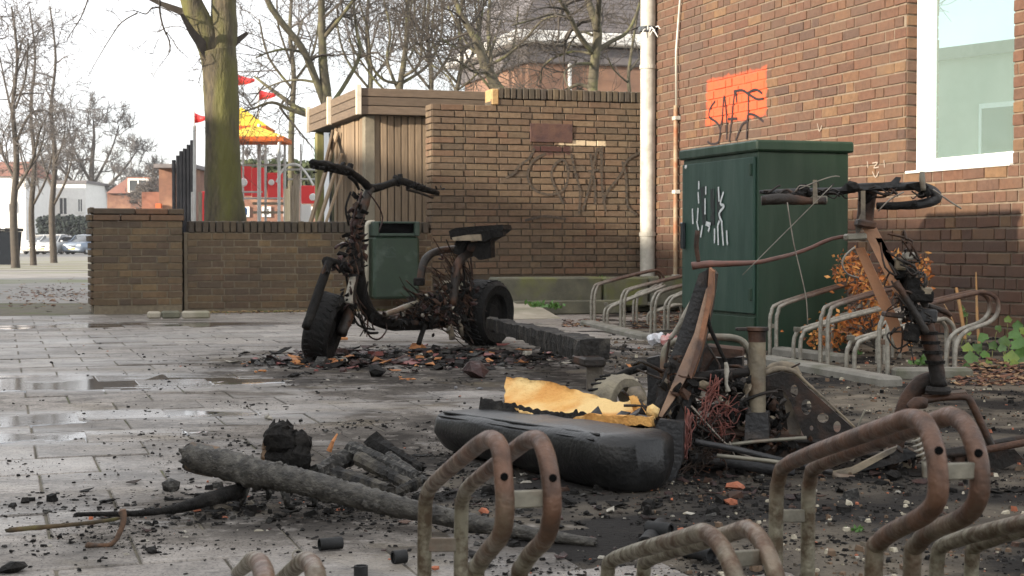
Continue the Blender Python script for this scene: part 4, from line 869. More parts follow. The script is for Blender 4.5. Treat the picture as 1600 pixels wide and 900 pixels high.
for u, v0, w, Y in ((449, 295, 9, YP-.8), (463, 272, 10, YP-.6), (456, 290, 5, YP-.3), (313, 300, 6, YP-.5)):
    pole(u, v0, 393, Y, w, M_WOOD if u != 449 else pm('pale_post', (.6, .5, .33)), 'post')
mb = MB()
for v in (318, 332): mb.box(P(425, v, YP+.4), X_, (0, 1, 0), Z, .32, .1, .02)
mb.build('step', M_WOOD, PG)
fw = []
for i, (u, v0, fu, fv) in enumerate(((303, 172, 323, 184), (371, 110, 398, 125), (404, 136, 431, 148))):
    Y = YP+.2*i; px = P(u, 385, Y); px.z = 0
    fl_ = thing('flag', px, ['small red pennant flag left of the thick tree trunk', 'highest red pennant flag right of the tree trunk', 'lower red pennant flag above the yellow roof'][i], 'flag', 'red flags on the playground')
    mb = MB(); mb.tube([P(u, 215, Y), P(u, v0, Y)], .014, 6); mb.build('flagpole', M_WPN, fl_)
    mb = MB(); k = 7; vs = []
    for j in range(k):
        f = j/(k-1); vv = math.sin(f*6)*.03; uu = u+(fu-u)*f; hh = 8.5*(1-f*.72); c = fv-0+1.5*math.sin(f*3)
        for e in (-.006, .006):
            vs += [P(uu, c-hh, Y+vv+e), P(uu, c+hh, Y+vv+e)]
    fs = []
    for j in range(k-1):
        a = j*4; fs += [(a, a+1, a+5, a+4), (a+2, a+6, a+7, a+3), (a, a+4, a+6, a+2), (a+1, a+3, a+7, a+5)]
    mb.add(vs, fs); mb.build('pennant', M_RED, fl_, smooth=True)
bf = thing('timber_palisade', P(285, 385, 30)-Z*P(285, 385, 30).z, 'stepped row of black timber posts in front of the brick gable', 'palisade')
for u, v0 in ((272, 250), (278.5, 243), (283.5, 236), (289, 232), (295, 226), (300.5, 219)):
    mb = MB(); a = P(u, 393, 30); b = P(u, v0, 30); mb.bbox((a+b)/2, X_, (0, 1, 0), Z, 2.4*30/F, .05, (b.z-a.z)/2, .008); mb.build('post', M_BLKW, bf)
# low green hedge strip behind the playground
hg = thing('clipped_hedge', P(440, 385, 60)-Z*P(440, 385, 60).z, 'long dark green hedge top behind the playground rails', 'hedge')
mb = MB(); rr = random.Random(14); a = P(372, 300, 60); b = P(505, 253, 60)
for k in range(1500): mb.chunk((rr.uniform(a.x, b.x), 60+rr.uniform(0, 1.2), rr.uniform(b.z-.9, b.z+rr.uniform(-.15, .1))), rr.uniform(.05, .14), sq=(1, .5, .8), rough=.5)
mb.build('foliage', pm('hedge_leaves_olive', (.075, .09, .035), (.04, .055, .025), 3, .9, rnd=.3), hg)
# ------------------------------------------------------------ parked cars
M_TYRE = pm('rubber', (.02, .02, .02), (.03, .03, .03), 20, .85); M_HEADL = pm('headlamp_glass', (.6, .62, .62), rough=.15); M_PLATE = pm('yellow_plate', (.75, .5, .05), rough=.5)
def car(loc, rz, paint, label):
    t = thing('parked_car', (0, 0, 0), label, 'car', 'cars parked in front of the hedge')
    def hull(secs, name, mat, parent=t):           # secs along x: (x, halfwidth low, halfwidth high, z low, z high)
        mb = MB(); n = len(secs); vs = []
        for (x, a, b, z0, z1) in secs:
            m = (z0+z1)/2; vs += [(x, -a*.9, z0), (x, -a, z0+(m-z0)*.5), (x, -a*.99, m+(z1-m)*.4), (x, -b, z1), (x, b, z1), (x, a*.99, m+(z1-m)*.4), (x, a, z0+(m-z0)*.5), (x, a*.9, z0)]
        fs = [(i*8+q, i*8+(q+1) % 8, (i+1)*8+(q+1) % 8, (i+1)*8+q) for i in range(n-1) for q in range(8)]+[tuple(range(8))[::-1], tuple((n-1)*8+q for q in range(8))]
        mb.add(vs, fs); return mb.build(name, mat, parent, smooth=True, ang=35)
    hull([(-2.05, .7, .6, .3, .62), (-1.95, .82, .7, .22, .8), (-1.2, .86, .76, .2, .92), (-.5, .87, .79, .2, .95), (1.4, .87, .79, .2, .98), (1.95, .84, .74, .24, .95), (2.08, .75, .66, .32, .8)], 'body', paint)
    hull([(-1.05, .76, .7, .9, .93), (-.35, .75, .6, .93, 1.4), (.4, .75, .58, .93, 1.46), (1.2, .75, .57, .95, 1.42), (1.85, .74, .66, .93, .98)], 'cabin', M_DGLASS)
    hull([(-.32, .58, .5, 1.41, 1.43), (.4, .59, .5, 1.45, 1.49), (1.2, .57, .48, 1.42, 1.45)], 'roof', paint)
    for sx in (-1, 1):
        w = MB(); w.tube([(-1.04, sx*.735, .92), (-.34, sx*.64, 1.41)], .035, 6); w.build('pillar', paint, t)
        m = MB(); m.bbox((-.75, sx*.93, .98), (1, 0, 0), (0, 1, 0), Z, .05, .09, .06, .02); m.build('mirror', paint, t)
        h = MB(); h.bbox((-1.97, sx*.58, .66), (1, 0, 0), (0, 1, 0), Z, .08, .16, .08, .03); h.build('headlight', M_HEADL, t)
        for x in (-1.3, 1.3):
            k = MB(); k.lathe((x, sx*.74, .31), (0, sx, 0), [(.1, -.09), (.27, -.1), (.31, -.07), (.31, .07), (.27, .1), (.2, .1)], 18); wh = k.build('wheel', M_TYRE, t, smooth=True, ang=40)
            k = MB(); k.lathe((x, sx*.74, .31), (0, sx, 0), [(.0, .09), (.19, .1), (.2, .085)], 14); k.build('rim', M_POLE, wh)
    p = MB(); p.bbox((-2.07, 0, .42), (1, 0, 0), (0, 1, 0), Z, .02, .26, .06, .005); p.build('number_plate', M_PLATE, t)
    g = MB(); g.bbox((-2.035, 0, .6), (1, 0, 0), (0, 1, 0), Z, .03, .32, .05, .01); g.build('grille', M_DGLASS, t)
    t.location = loc; t.rotation_euler = (0, 0, rz); return t
M_SILV = pm('silver_car_paint', (.55, .55, .54), rough=.3, metal=.4); M_GREYC = pm('blue_grey_car_paint', (.2, .24, .3), rough=.3, metal=.4)
g = lambda u: Vector((P(u, 385, 112).x, 112, 0))
car(g(76)+Vector((0, 1.6, 0)), math.radians(78), M_SILV, 'silver car with yellow plate parked before the dark hedge')
car(g(121)+Vector((0, 2.2, 0)), math.radians(76), M_GREYC, 'blue grey car half hidden by the brick pier')
car(g(36)+Vector((.3, 4, 0)), math.radians(78), M_SILV, 'pale car mostly hidden behind the street trees')
# ------------------------------------------------------------ dark waste container at the left edge
WC = thing('waste_container', (P(8, 412, 50).x, 50, 0), 'dark waste container with white sticker at the left edge', 'waste container')
mb = MB(); a = P(-26, 413, 50); b = P(28, 362, 50); c = (a+b)/2
hw = (b.x-a.x)/2; mb.prism([(a.x, 49.5, 0), (b.x-.1, 49.5, 0), (b.x, 49.5, b.z), (a.x-.05, 49.5, b.z)], (0, .9, 0)); mb.build('body', pm('black_blue_plastic', (.008, .011, .016), (.012, .016, .022), 6, .7, spec=.15), WC)
mb = MB(); mb.bbox((c.x, 49.95, b.z+.06), X_, (0, 1, 0), Z, hw+.04, .52, .05, .03); mb.build('lid', pm('black_lid', (.012, .014, .018), rough=.7, spec=.2), WC)
p = P(4, 357, 49.4); mb = MB(); mb.bbox((p.x, 49.44, p.z), X_, (0, 1, 0), Z, .07, .01, .07, .003); mb.build('sticker', M_WHITE, WC)
# grass verge and path at the far left
vg = MB(); a = G(-60, 418); vg.add([(a.x*1.4, 38, -.006), (-4.5, 38, -.006), (-6, 62, -.006), (-34, 62, -.006)], [(0, 1, 2, 3)])
vg.build('grass_verge', pm('verge_grass', (.2, .195, .13), (.15, .155, .08), .8, .9, c3=(.27, .25, .21), s3=.4, r3=(.4, .55)), None, kind='structure')
vg = MB(); vg.add([(-60, 90, -.006), (60, 90, -.006), (60, 137, -.006), (-60, 137, -.006)], [(0, 1, 2, 3)]); vg.build('road', pm('asphalt', (.12, .12, .118), (.16, .155, .15), .6, .8), None, kind='structure')
# ------------------------------------------------------------ materials of the burnt things
def zmat(name, low, high, z0, z1, rough=.6, metal=.3, wob=.09, third=None, mott=None):     # colour changes up the tube where the heat reached
    m = pm(name, low, mott or tuple(c*.7 for c in low), 38, rough, .45, 150, metal=metal, rnd=.0, ramp=(.42, .6), rough2=min(rough+.25, 1))
    nt = m.node_tree; N = nt.nodes; L = nt.links; p = N['Principled BSDF']; base = p.inputs['Base Color'].links[0].from_socket; geo = [n for n in N if n.type == 'NEW_GEOMETRY'][0]
    sp = N.new('ShaderNodeSeparateXYZ'); L.new(geo.outputs['Position'], sp.inputs[0]); nz = N.new('ShaderNodeTexNoise'); nz.inputs['Scale'].default_value = 14; nz.inputs['Detail'].default_value = 5; L.new(geo.outputs['Position'], nz.inputs['Vector'])
    ma = N.new('ShaderNodeMath'); ma.operation = 'MULTIPLY_ADD'; ma.inputs[1].default_value = wob*2; L.new(nz.outputs[0], ma.inputs[0]); L.new(sp.outputs['Z'], ma.inputs[2])
    mr = N.new('ShaderNodeMapRange'); mr.inputs[1].default_value = z0+wob; mr.inputs[2].default_value = z1+wob; L.new(ma.outputs[0], mr.inputs[0])
    n2 = N.new('ShaderNodeTexNoise'); n2.inputs['Scale'].default_value = 34; n2.inputs['Detail'].default_value = 7; L.new(geo.outputs['Position'], n2.inputs['Vector'])
    r2 = N.new('ShaderNodeValToRGB'); r2.color_ramp.elements[0].position = .38; r2.color_ramp.elements[1].position = .64
    r2.color_ramp.elements[0].color = (*high, 1); r2.color_ramp.elements[1].color = (*(third or tuple(c*.55 for c in high)), 1); L.new(n2.outputs[0], r2.inputs[0])
    x = N.new('ShaderNodeMixRGB'); L.new(mr.outputs[0], x.inputs[0]); L.new(base, x.inputs[1]); L.new(r2.outputs[0], x.inputs[2]); L.new(x.outputs[0], p.inputs['Base Color']); return m
M_HOOPN = zmat('heat_rusted_steel', (.24, .22, .16), (.145, .078, .05), .2, .31, .38, .4, third=(.075, .045, .032), mott=(.085, .06, .035))
M_HOOPF = zmat('galvanised_rusted_steel', (.36, .335, .28), (.13, .075, .05), .25, .34, .45, .35, wob=.03, third=(.08, .045, .035))
M_STEEL = pm('dull_zinc_steel', (.24, .22, .17), (.13, .12, .095), 24, .5, .2, 80, metal=.3, c3=(.17, .1, .065), s3=10)
M_CHAR = pm('charred_black', (.008, .0075, .007), (.017, .0155, .014), 40, .7, 1.0, 90, c3=(.03, .027, .024), s3=18, r3=(.58, .74), spec=.12)
M_CHARG = pm('charred_bark', (.042, .039, .034), (.012, .0115, .011), 48, .7, 1.0, 80, spec=.25, c3=(.12, .113, .1), s3=75, r3=(.52, .7), stretch=(1, 1, 1))
M_BMET = pm('burnt_metal', (.04, .032, .026), (.016, .0145, .013), 18, .55, .5, 90, metal=.2, spec=.35, c3=(.1, .048, .027), s3=9, r3=(.5, .68))
M_BMETR = pm('burnt_metal_rusty', (.11, .055, .034), (.045, .03, .023), 20, .65, .5, 90, metal=.15, spec=.3, c3=(.02, .017, .015), s3=8, r3=(.45, .6))
M_ORUST = pm('orange_scorched_metal', (.36, .16, .075), (.2, .1, .06), 14, .6, .3, 80, c3=(.05, .035, .03), s3=9, r3=(.52, .66))
M_TAN = pm('ash_coated_metal', (.29, .235, .16), (.16, .13, .092), 18, .75, .4, 70, c3=(.1, .085, .07), s3=9, r3=(.52, .68))
M_ASHW = pm('white_ash', (.42, .39, .33), (.24, .22, .18), 30, .9, .5, 70)
M_VINYL = pm('black_vinyl', (.006, .006, .0062), (.012, .012, .012), 20, .42, .35, 90, c3=(.022, .021, .02), s3=7, r3=(.5, .7), spec=.4)
M_VINYL.node_tree.nodes['Principled BSDF'].inputs['Coat Weight'].default_value = .12; M_VINYL.node_tree.nodes['Principled BSDF'].inputs['Coat Roughness'].default_value = .2
M_FOAM = pm('orange_seat_foam', (.74, .42, .14), (.6, .27, .075), 9, .95, 1.0, 80, c3=(.8, .56, .25), s3=6, r3=(.45, .6), spec=.1)
M_WIRE = pm('red_copper_wire', (.24, .07, .05), (.09, .035, .028), 30, .6)
M_TYREB = pm('burnt_tyre_rubber', (.008, .0078, .0075), (.017, .016, .015), 30, .75, 1.0, 60, spec=.2)
M_WOODO = pm('split_orange_wood', (.55, .24, .08), (.3, .12, .05), 16, .8, .5, 60)
M_MELT = pm('melted_plastic', (.016, .013, .012), (.06, .024, .02), 16, .5, .7, 60, spec=.3, c3=(.19, .17, .15), s3=13, r3=(.62, .74))
M_LOGEND = pm('brown_scorched_log', (.17, .1, .05), (.06, .05, .04), 16, .7, .8, 60, c3=(.3, .19, .08), s3=13, r3=(.6, .7))
M_LOGB = pm('scorched_bark', (.085, .078, .066), (.022, .02, .018), 34, .65, 1.0, 110, spec=.3, c3=(.14, .13, .11), s3=60, r3=(.58, .74), stretch=(1, 1, 1.6))
M_SPLIT = pm('burnt_split_wood', (.1, .088, .068), (.03, .027, .023), 30, .75, 1.0, 80, spec=.25, c3=(.015, .014, .013), s3=12, r3=(.46, .6))
# ------------------------------------------------------------ bicycle racks
def vplane(p0, d):
    d = Vector((d[0], d[1], 0)).normalized(); return lambda u, v: hit(u, v, p0, Vector((-d.y, d.x, 0)))
def hoop(root, pl, pxs, gnd, end_gnd, r, mat, fr=.03):
    pts = [pl(u, v) for u, v in pxs]; pts = [Vector((pts[0].x, pts[0].y, .0))]+pts
    if end_gnd: pts.append(Vector((pts[-1].x, pts[-1].y, 0)))
    mb = MB(); mb.tube(smoothpts(pts, 3), r, 12); return mb.build('hoop', mat, root, smooth=True, ang=50)
M_VOID = pm('bolt_hole_black', (.006, .006, .006), rough=1, spec=0)
NR = thing('bicycle_rack', (.35, 2.0, 0), 'nearest bicycle rack with thick heat browned steel hoops at the bottom edge', 'bicycle rack', 'bicycle racks')
A1 = [(663, 900), (664, 800), (667, 775), (678, 755), (735, 705), (757, 689), (771, 687), (782, 703), (787, 750), (789, 790), (784, 833), (764, 860), (749, 882), (743, 912)]
A2 = [(720, 900), (721, 800), (724, 778), (736, 757), (808, 700), (829, 687), (844, 690), (855, 718), (862, 765), (862, 803), (853, 840), (831, 864), (817, 885), (811, 915)]
C1 = [(1212, 900), (1213, 785), (1217, 750), (1236, 722), (1390, 664), (1424, 654), (1446, 664), (1461, 705), (1466, 750), (1463, 782), (1443, 806), (1396, 830), (1373, 850), (1365, 885)]
C2 = [(1262, 900), (1263, 785), (1266, 752), (1284, 724), (1455, 660), (1488, 651), (1511, 668), (1527, 710), (1531, 748), (1527, 782), (1506, 808), (1456, 830), (1433, 852), (1425, 888)]
B1_ = [(949, 930), (950, 893), (962, 872), (1075, 838), (1102, 832), (1124, 850), (1141, 880), (1149, 905), (1150, 930)]
B2_ = [(1004, 930), (1006, 893), (1018, 872), (1140, 834), (1168, 827), (1189, 845), (1205, 878), (1213, 905), (1214, 930)]
D1 = [(1463, 930), (1465, 872), (1482, 848), (1600, 816), (1720, 790), (1760, 800), (1780, 850)]
D2 = [(1518, 930), (1519, 872), (1534, 848), (1660, 812), (1790, 786), (1830, 798), (1850, 850)]
L1 = [(330, 960), (345, 925), (380, 888), (397, 876), (410, 888), (415, 925), (414, 960)]
L2 = [(405, 960), (420, 925), (460, 888), (478, 876), (491, 890), (496, 925), (495, 960)]
for (pp, dv, t1, t2) in (((-.125, 2.2, 0), (.115, -.55), A1, A2), ((.37, 2.15, 0), (.055, -.62), C1, C2), ((.1375, 2.2, 0), (.1, -.55), B1_, B2_), ((.585, 2.12, 0), (.07, -.6), D1, D2), ((-.385, 2.2, 0), (.11, -.55), L1, L2)):
    for k, t in enumerate((t1, t2)):
        if t is L1 or t is L2: pts = [vplane((pp[0]+.055*k, pp[1], 0), dv)(u, v) for u, v in t]
        hoop(NR, vplane((pp[0]+.053*k, pp[1], 0), dv), t, 0, t not in (L1, L2, B1_, B2_, D1, D2), .0104, M_HOOPN)
    # connecting plates
def plate_between(root, pl1, q1, pl2, q2, hh, th, mat, name='connecting_plate'):
    a = pl1(*q1); b = pl2(*q2); d = (b-a).normalized(); mb = MB(); mb.bbox((a+b)/2, d, d.cross(Z).normalized(), Z, (b-a).length/2, th, hh, .002); return mb.build(name, mat, root)
pa1, pa2 = vplane((-.125, 2.2, 0), (.115, -.55)), vplane((-.072, 2.2, 0), (.115, -.55)); pc1, pc2 = vplane((.37, 2.15, 0), (.055, -.62)), vplane((.423, 2.15, 0), (.055, -.62)); pb1, pb2 = vplane((.1375, 2.2, 0), (.1, -.55)), vplane((.19, 2.2, 0), (.1, -.55))
plate_between(NR, pa1, (789, 781), pa2, (861, 778), .0095, .003, M_STEEL); plate_between(NR, pa1, (664, 851), pa2, (721, 851), .01, .003, M_STEEL)
plate_between(NR, pc1, (1466, 737), pc2, (1530, 735), .0085, .003, M_STEEL); plate_between(NR, pc1, (1213, 806), pc2, (1263, 806), .009, .003, M_STEEL); plate_between(NR, pb1, (1136, 874), pb2, (1196, 870), .009, .003, M_STEEL)
for pl, q in ((pa1, (788, 745)), (pa2, (864, 747)), (pc1, (1467, 704)), (pc2, (1529, 708))):
    c = pl(*q); v = (O-c).normalized(); mb = MB(); mb.lathe(c+v*.0092, v, [(0, .003), (.0035, .003), (.0045, 0)], 10); mb.build('hole_disc', M_VOID, NR)  # black discs on the tube stand in for the shaded bolt holes
for y in (2.2, 1.86):
    mb = MB(); mb.bbox((.3, y, .006), X_, (0, 1, 0), Z, 1.0, .02, .005, .002); mb.build('base_bar', M_STEEL, NR)
RLINE = (G(1395, 603)-G(1205, 568)).normalized()
def far_rack(label, cat_loc, hoops, pair):
    t = thing('bicycle_rack', cat_loc, label, 'bicycle rack', 'bicycle racks')
    for gpx, pxs, endg in hoops:
        p0 = G(*gpx); pl = vplane(p0, (.95, .3))
        pts = [pl(u, v) for u, v in pxs]; pts = [Vector((p0.x, p0.y, 0))]+pts
        if endg: pts.append(Vector((pts[-1].x, pts[-1].y, 0)))
        for k in (0, 1):
            mb = MB(); mb.tube([q+RLINE*(pair*k)+X_*(pair*.55*k) for q in smoothpts(pts, 3)], .0105, 8); mb.build('hoop', M_HOOPF, t, smooth=True, ang=50)
        mb = MB(); a = Vector((p0.x, p0.y, .16)); b = a+RLINE*pair+X_*(pair*.55); mb.bbox((a+b)/2, (b-a).normalized(), (b-a).normalized().cross(Z), Z, (b-a).length/2, .004, .012, .002); mb.build('connecting_plate', M_STEEL, t)
    return t
RET = lambda u, v: [(u+11, v+7), (u+13, v+28), (u+2, v+44), (u-30, v+55), (u-43, v+66), (u-46, v+90)]
FR = far_rack('bicycle rack of rusty hoops at right in front of the orange shrub', G(1300, 585), [
    ((1203, 556), [(1203, 505), (1206, 487), (1220, 473), (1320, 443), (1334, 441)]+RET(1335, 441), True),
    ((1240, 563), [(1240, 538), (1244, 522), (1260, 511), (1368, 482), (1384, 481), (1394, 492), (1395, 510)], True),
    ((1282, 571), [(1282, 510), (1286, 489), (1300, 475), (1400, 447), (1416, 446)]+RET(1417, 447), True),
    ((1323, 581), [(1323, 555), (1327, 540), (1343, 528), (1450, 500), (1468, 500), (1478, 512), (1479, 530)], True),
    ((1374, 590), [(1374, 520), (1378, 501), (1393, 487), (1505, 459), (1527, 457), (1543, 466), (1546, 486), (1532, 503), (1500, 515), (1484, 530), (1479, 556)], True)], .036)
MR = far_rack('farther bicycle rack of pale hoops between the drainpipe and green cabinet', G(1000, 520), [
    ((924, 505), [(924, 468), (928, 450), (939, 442), (1010, 424), (1024, 424), (1031, 432), (1030, 442), (1014, 452), (996, 458), (990, 472)], True),
    ((944, 509), [(944, 490), (948, 481), (962, 474), (1020, 452), (1034, 446)], False),
    ((970, 513), [(970, 475), (974, 458), (987, 450), (1060, 432), (1074, 432), (1082, 440), (1080, 455)], True),
    ((1017, 520), [(1018, 480), (1023, 462), (1036, 453), (1098, 438), (1110, 440), (1114, 452)], True),
    ((1038, 516), [(1039, 480), (1044, 468), (1056, 461), (1096, 452)], True), ((1012, 508), [(1012, 495), (1016, 488), (1028, 484), (1062, 476)], True)], .03)
def kerb(pts, w, h, label, name='concrete_kerb'):
    a, b = G(*pts[0]), G(*pts[1]); d = (b-a).normalized(); n = Vector((-d.y, d.x, 0)); mb = MB(); mb.bbox((a+b)/2+Z*(h/2-.02), d, n, Z, (b-a).length/2, w/2, h/2+.02, .012)
    return tag(mb.build(name, M_CONCD2, None, loc=(a+b)/2), label, 'kerb')
M_CONCD2 = pm('grey_kerb_concrete', (.25, .235, .2), (.16, .15, .125), 8, .9, .5, 70, c3=(.12, .12, .08), s3=5)
kerb(((1196, 569), (1395, 606)), .1, .045, 'long grey concrete kerb under the right rack hoops'); kerb(((1214, 556), (1320, 569)), .08, .05, 'short grey concrete kerb behind the first rusty hoops beside the cabinet'); kerb(((1396, 592), (1516, 592)), .11, .05, 'grey concrete kerb at the right end of the rack by the leaves'); kerb(((916, 507), (1012, 531)), .1, .035, 'grey concrete kerb under the farther rack left of the leaning beam')
# ------------------------------------------------------------ burnt scooter standing upright
def Y1(u): return 7.67+(u-505)/240*1.39
def A(u, v, dy=0): return P(u, v, Y1(u)+dy)
S1 = thing('burnt_scooter', G(640, 552), 'burnt out fat tyred electric scooter still standing upright before the low wall', 'scooter')
def pt(root, name, pts, rpx, mat, fn=A, dy=0, n=8, k=3, jit=.0, smooth=True):
    ps = [fn(u, v, dy) for u, v in pts]; ps = smoothpts(ps, k) if len(ps) > 2 else ps
    rp = rpx if isinstance(rpx, list) else [rpx]*len(pts)
    rs = []
    for i in range(len(ps)):
        f = i/(len(ps)-1)*(len(rp)-1); j = min(int(f), len(rp)-2); rs.append((rp[j]+(rp[j+1]-rp[j])*(f-j))*ps[i].y/F)
    mb = MB(); mb.tube(ps, rs, n, jit=jit); return mb.build(name, mat, root, smooth=smooth)
def tyre(root, c, ax, R_, w, mat, hub=True, name='wheel', lugs=0):
    mb = MB(); pr = [(R_*.6, -w*.42), (R_*.86, -w*.5), (R_*.97, -w*.37), (R_, -w*.14), (R_, w*.14), (R_*.97, w*.37), (R_*.86, w*.5), (R_*.6, w*.42)]
    mb.lathe(c, ax, pr, 40, closed=True, jit=.012); t = mb.build(name, mat, root, smooth=True, ang=45)
    ax = Vector(ax).normalized(); a = ax.orthogonal().normalized(); b = ax.cross(a)
    if lugs:
        lm = MB()
        for q in range(lugs):
            an = 2*math.pi*q/lugs; rad = a*math.cos(an)+b*math.sin(an); tan = ax.cross(rad)
            for s in (-1, 1): lm.bbox(Vector(c)+rad*(R_*.985)+ax*(s*w*.22), (ax+tan*.5*s).normalized(), rad, (tan-ax*.5*s).normalized(), w*.15, R_*.022, R_*.045, .004)
        lm.build('tread_block', mat, t, kind='stuff')
    if hub:
        h = MB(); h.lathe(c, ax, [(0, w*.36), (R_*.25, w*.34), (R_*.3, w*.2), (R_*.58, w*.24), (R_*.62, w*.4)], 24); h.lathe(c, -ax, [(0, w*.36), (R_*.25, w*.34), (R_*.3, w*.2), (R_*.58, w*.24), (R_*.62, w*.4)], 24); h.build('rim', M_CHAR, t, smooth=True, ang=40)
    return t
tyre(S1, P(507, 511, 7.78), (.965, -.12, -.26), .176, .135, M_TYREB, lugs=30)
tyre(S1, P(757, 489, 9.12), (.84, -.54, -.04), .197, .2, M_TYREB, lugs=34)
pt(S1, 'fork_leg', [(514, 410), (500, 450), (488, 485), (478, 512)], [6.5, 7.5, 8, 7], M_CHAR, dy=-.1, jit=.06); pt(S1, 'fork_leg', [(556, 420), (549, 455), (544, 492), (533, 522)], [7, 7, 9, 9], M_BMET, dy=-.05, jit=.08)
pt(S1, 'fork_sleeve', [(552, 432), (547, 452), (544, 474)], [4.5, 6, 8], M_ASHW, dy=-.1, jit=.12); pt(S1, 'fork_crown', [(510, 408), (530, 413), (548, 420), (562, 424)], [8, 7, 8, 7], M_CHAR, dy=-.05, jit=.1)
pt(S1, 'steering_stem', [(578, 294), (570, 318), (561, 345), (555, 385), (553, 424)], [7.5, 7.5, 8.5, 10, 9], M_BMET, jit=.16)
pt(S1, 'handlebar', [(487, 259), (520, 264), (548, 271), (568, 284), (578, 294), (598, 291), (625, 283), (655, 292), (684, 302)], [4.5, 6, 6.5, 6, 7, 6, 6, 5, 4], M_CHAR, dy=0, jit=.08)
pt(S1, 'grip', [(486, 253), (505, 257), (530, 263), (548, 268)], [4, 6.5, 7, 6.5], M_CHAR, dy=-.03, jit=.2); pt(S1, 'grip', [(620, 281), (640, 287), (662, 295), (682, 301)], [6, 6, 5, 4], M_CHAR, dy=-.03, jit=.2)
pt(S1, 'brake_lever', [(545, 276), (555, 284), (561, 296)], [3, 3, 2], M_CHAR, dy=-.05); pt(S1, 'brake_lever', [(636, 296), (655, 301), (676, 309)], [2.5, 2.5, 2], M_BMET, dy=-.06)
for u, v, u2, v2, w in ((545, 268, 548, 257, 5), (622, 284, 617, 276, 4), (626, 284, 625, 272, 4), (532, 262, 537, 256, 4)): pt(S1, 'control_stub', [(u, v), (u2, v2)], w, M_CHAR)
pt(S1, 'down_tube', [(557, 392), (561, 430), (567, 465), (580, 492), (604, 505), (650, 508), (700, 503)], [9, 9.5, 10.5, 11, 10, 9, 8], M_CHAR, jit=.08, n=10)
pt(S1, 'floor_rail', [(600, 492), (625, 483), (652, 472)], [4, 5, 3], M_STEEL, dy=-.12, jit=.2); pt(S1, 'floor_rail', [(600, 500), (640, 492), (680, 480)], [7, 8, 7], M_BMET, dy=.1, jit=.15)
pt(S1, 'frame_loop', [(657, 444), (659, 422), (666, 404), (682, 393), (714, 389)], [6.5, 6.5, 6.5, 6, 6], M_BMET, dy=.1, n=10, jit=.05); pt(S1, 'frame_loop', [(707, 478), (711, 440), (716, 412), (730, 397), (760, 391)], [7.5, 7, 7, 7, 6], M_BMET, dy=-.12, n=10, jit=.05)
mb = MB(); mb.bbox(A(655, 440, .08), X_, (0, 1, 0), Z, .03, .05, .022, .006); mb.build('frame_cap', M_CHAR, S1)
def pxpoly(root, name, pts, Y, depth, mat):
    mb = MB(); mb.prism([P(u, v, Y) for u, v in pts], (depth*.3, depth, 0)); return mb.build(name, mat, root)
seat = pxpoly(S1, 'seat', [(701, 361), (712, 356), (748, 353), (785, 351), (787, 358), (772, 370), (758, 378), (746, 377), (704, 374)], 8.75, .16, M_CHAR)
pxpoly(seat, 'foam_edge', [(706, 371), (730, 367), (750, 366), (752, 376), (708, 376)], 8.73, .02, M_TAN); pxpoly(S1, 'seat_bracket', [(712, 376), (729, 376), (722, 400), (708, 396)], 8.8, .08, M_CHAR); pxpoly(S1, 'seat_bracket', [(748, 376), (766, 372), (767, 402), (748, 406), (738, 398)], 8.78, .08, M_CHAR); pxpoly(S1, 'tail_light', [(771, 364), (786, 362), (786, 369), (772, 371)], 8.72, .05, M_CHAR)
pxpoly(S1, 'battery_lid', [(728, 380), (746, 377), (747, 392), (730, 394)], 8.84, .1, M_BMETR)
jk = [MB() for _ in range(4)]; rr = random.Random(77)
for (cx, cy, sx, sy, n) in ((645, 497, 56, 11, 120), (690, 474, 30, 28, 130), (730, 468, 16, 30, 80), (665, 478, 30, 18, 90), (553, 380, 13, 40, 110), (700, 500, 46, 12, 90), (546, 470, 10, 30, 40), (560, 335, 9, 30, 50), (540, 420, 20, 12, 40), (515, 263, 26, 5, 40), (650, 291, 26, 5, 36)):
    for _ in range(n):
        u = rr.gauss(cx, sx*.6); v = rr.gauss(cy, sy*.6); q = rr.random(); i = 0 if q < .62 or cy < 300 else 1 if q < .8 else 2 if q < .96 else 3
        R.seed(rr.random()); jk[i].chunk(A(u, v, rr.uniform(-.16, .12)), rr.uniform(.006, .03)*(.55 if cy < 300 else 1), sq=(1, rr.uniform(.25, .7), rr.uniform(.2, .6)), rough=.6)
R.seed(5)
for i, (nm, m) in enumerate((('burnt_housing', M_CHAR), ('melted_plastic', M_MELT), ('rusty_fittings', M_BMETR), ('ash_flakes', M_ASHW))): jk[i].build(nm, m, S1, kind='stuff')
for pts in ([(565, 300), (555, 330), (548, 355), (556, 380)], [(575, 300), (590, 320), (598, 340), (592, 362)], [(550, 440), (549, 478), (560, 508), (585, 515)], [(570, 508), (578, 526), (592, 530), (604, 516), (602, 504)], [(560, 490), (572, 518), (590, 520)], [(548, 300), (540, 325), (545, 352)], [(575, 440), (572, 470), (590, 490)], [(690, 398), (692, 405), (686, 404)], [(540, 380), (528, 384), (524, 388)], [(720, 400), (726, 430), (722, 470)], [(735, 400), (738, 440), (730, 480)], [(540, 425), (544, 455), (540, 480)]):
    pt(S1, 'cable', pts, rr.uniform(1.2, 2.2), M_CHAR if rr.random() < .75 else M_MELT, dy=rr.uniform(-.14, 0), n=5)
for pts, m, w in (([(664, 508), (659, 522), (654, 538)], M_CHAR, 4), ([(700, 505), (705, 520), (707, 530)], M_TAN, 5), ([(720, 505), (722, 525)], M_TAN, 3)): pt(S1, 'side_stand', pts, w, m, dy=-.1)
lm = MB(); rr = random.Random(51)
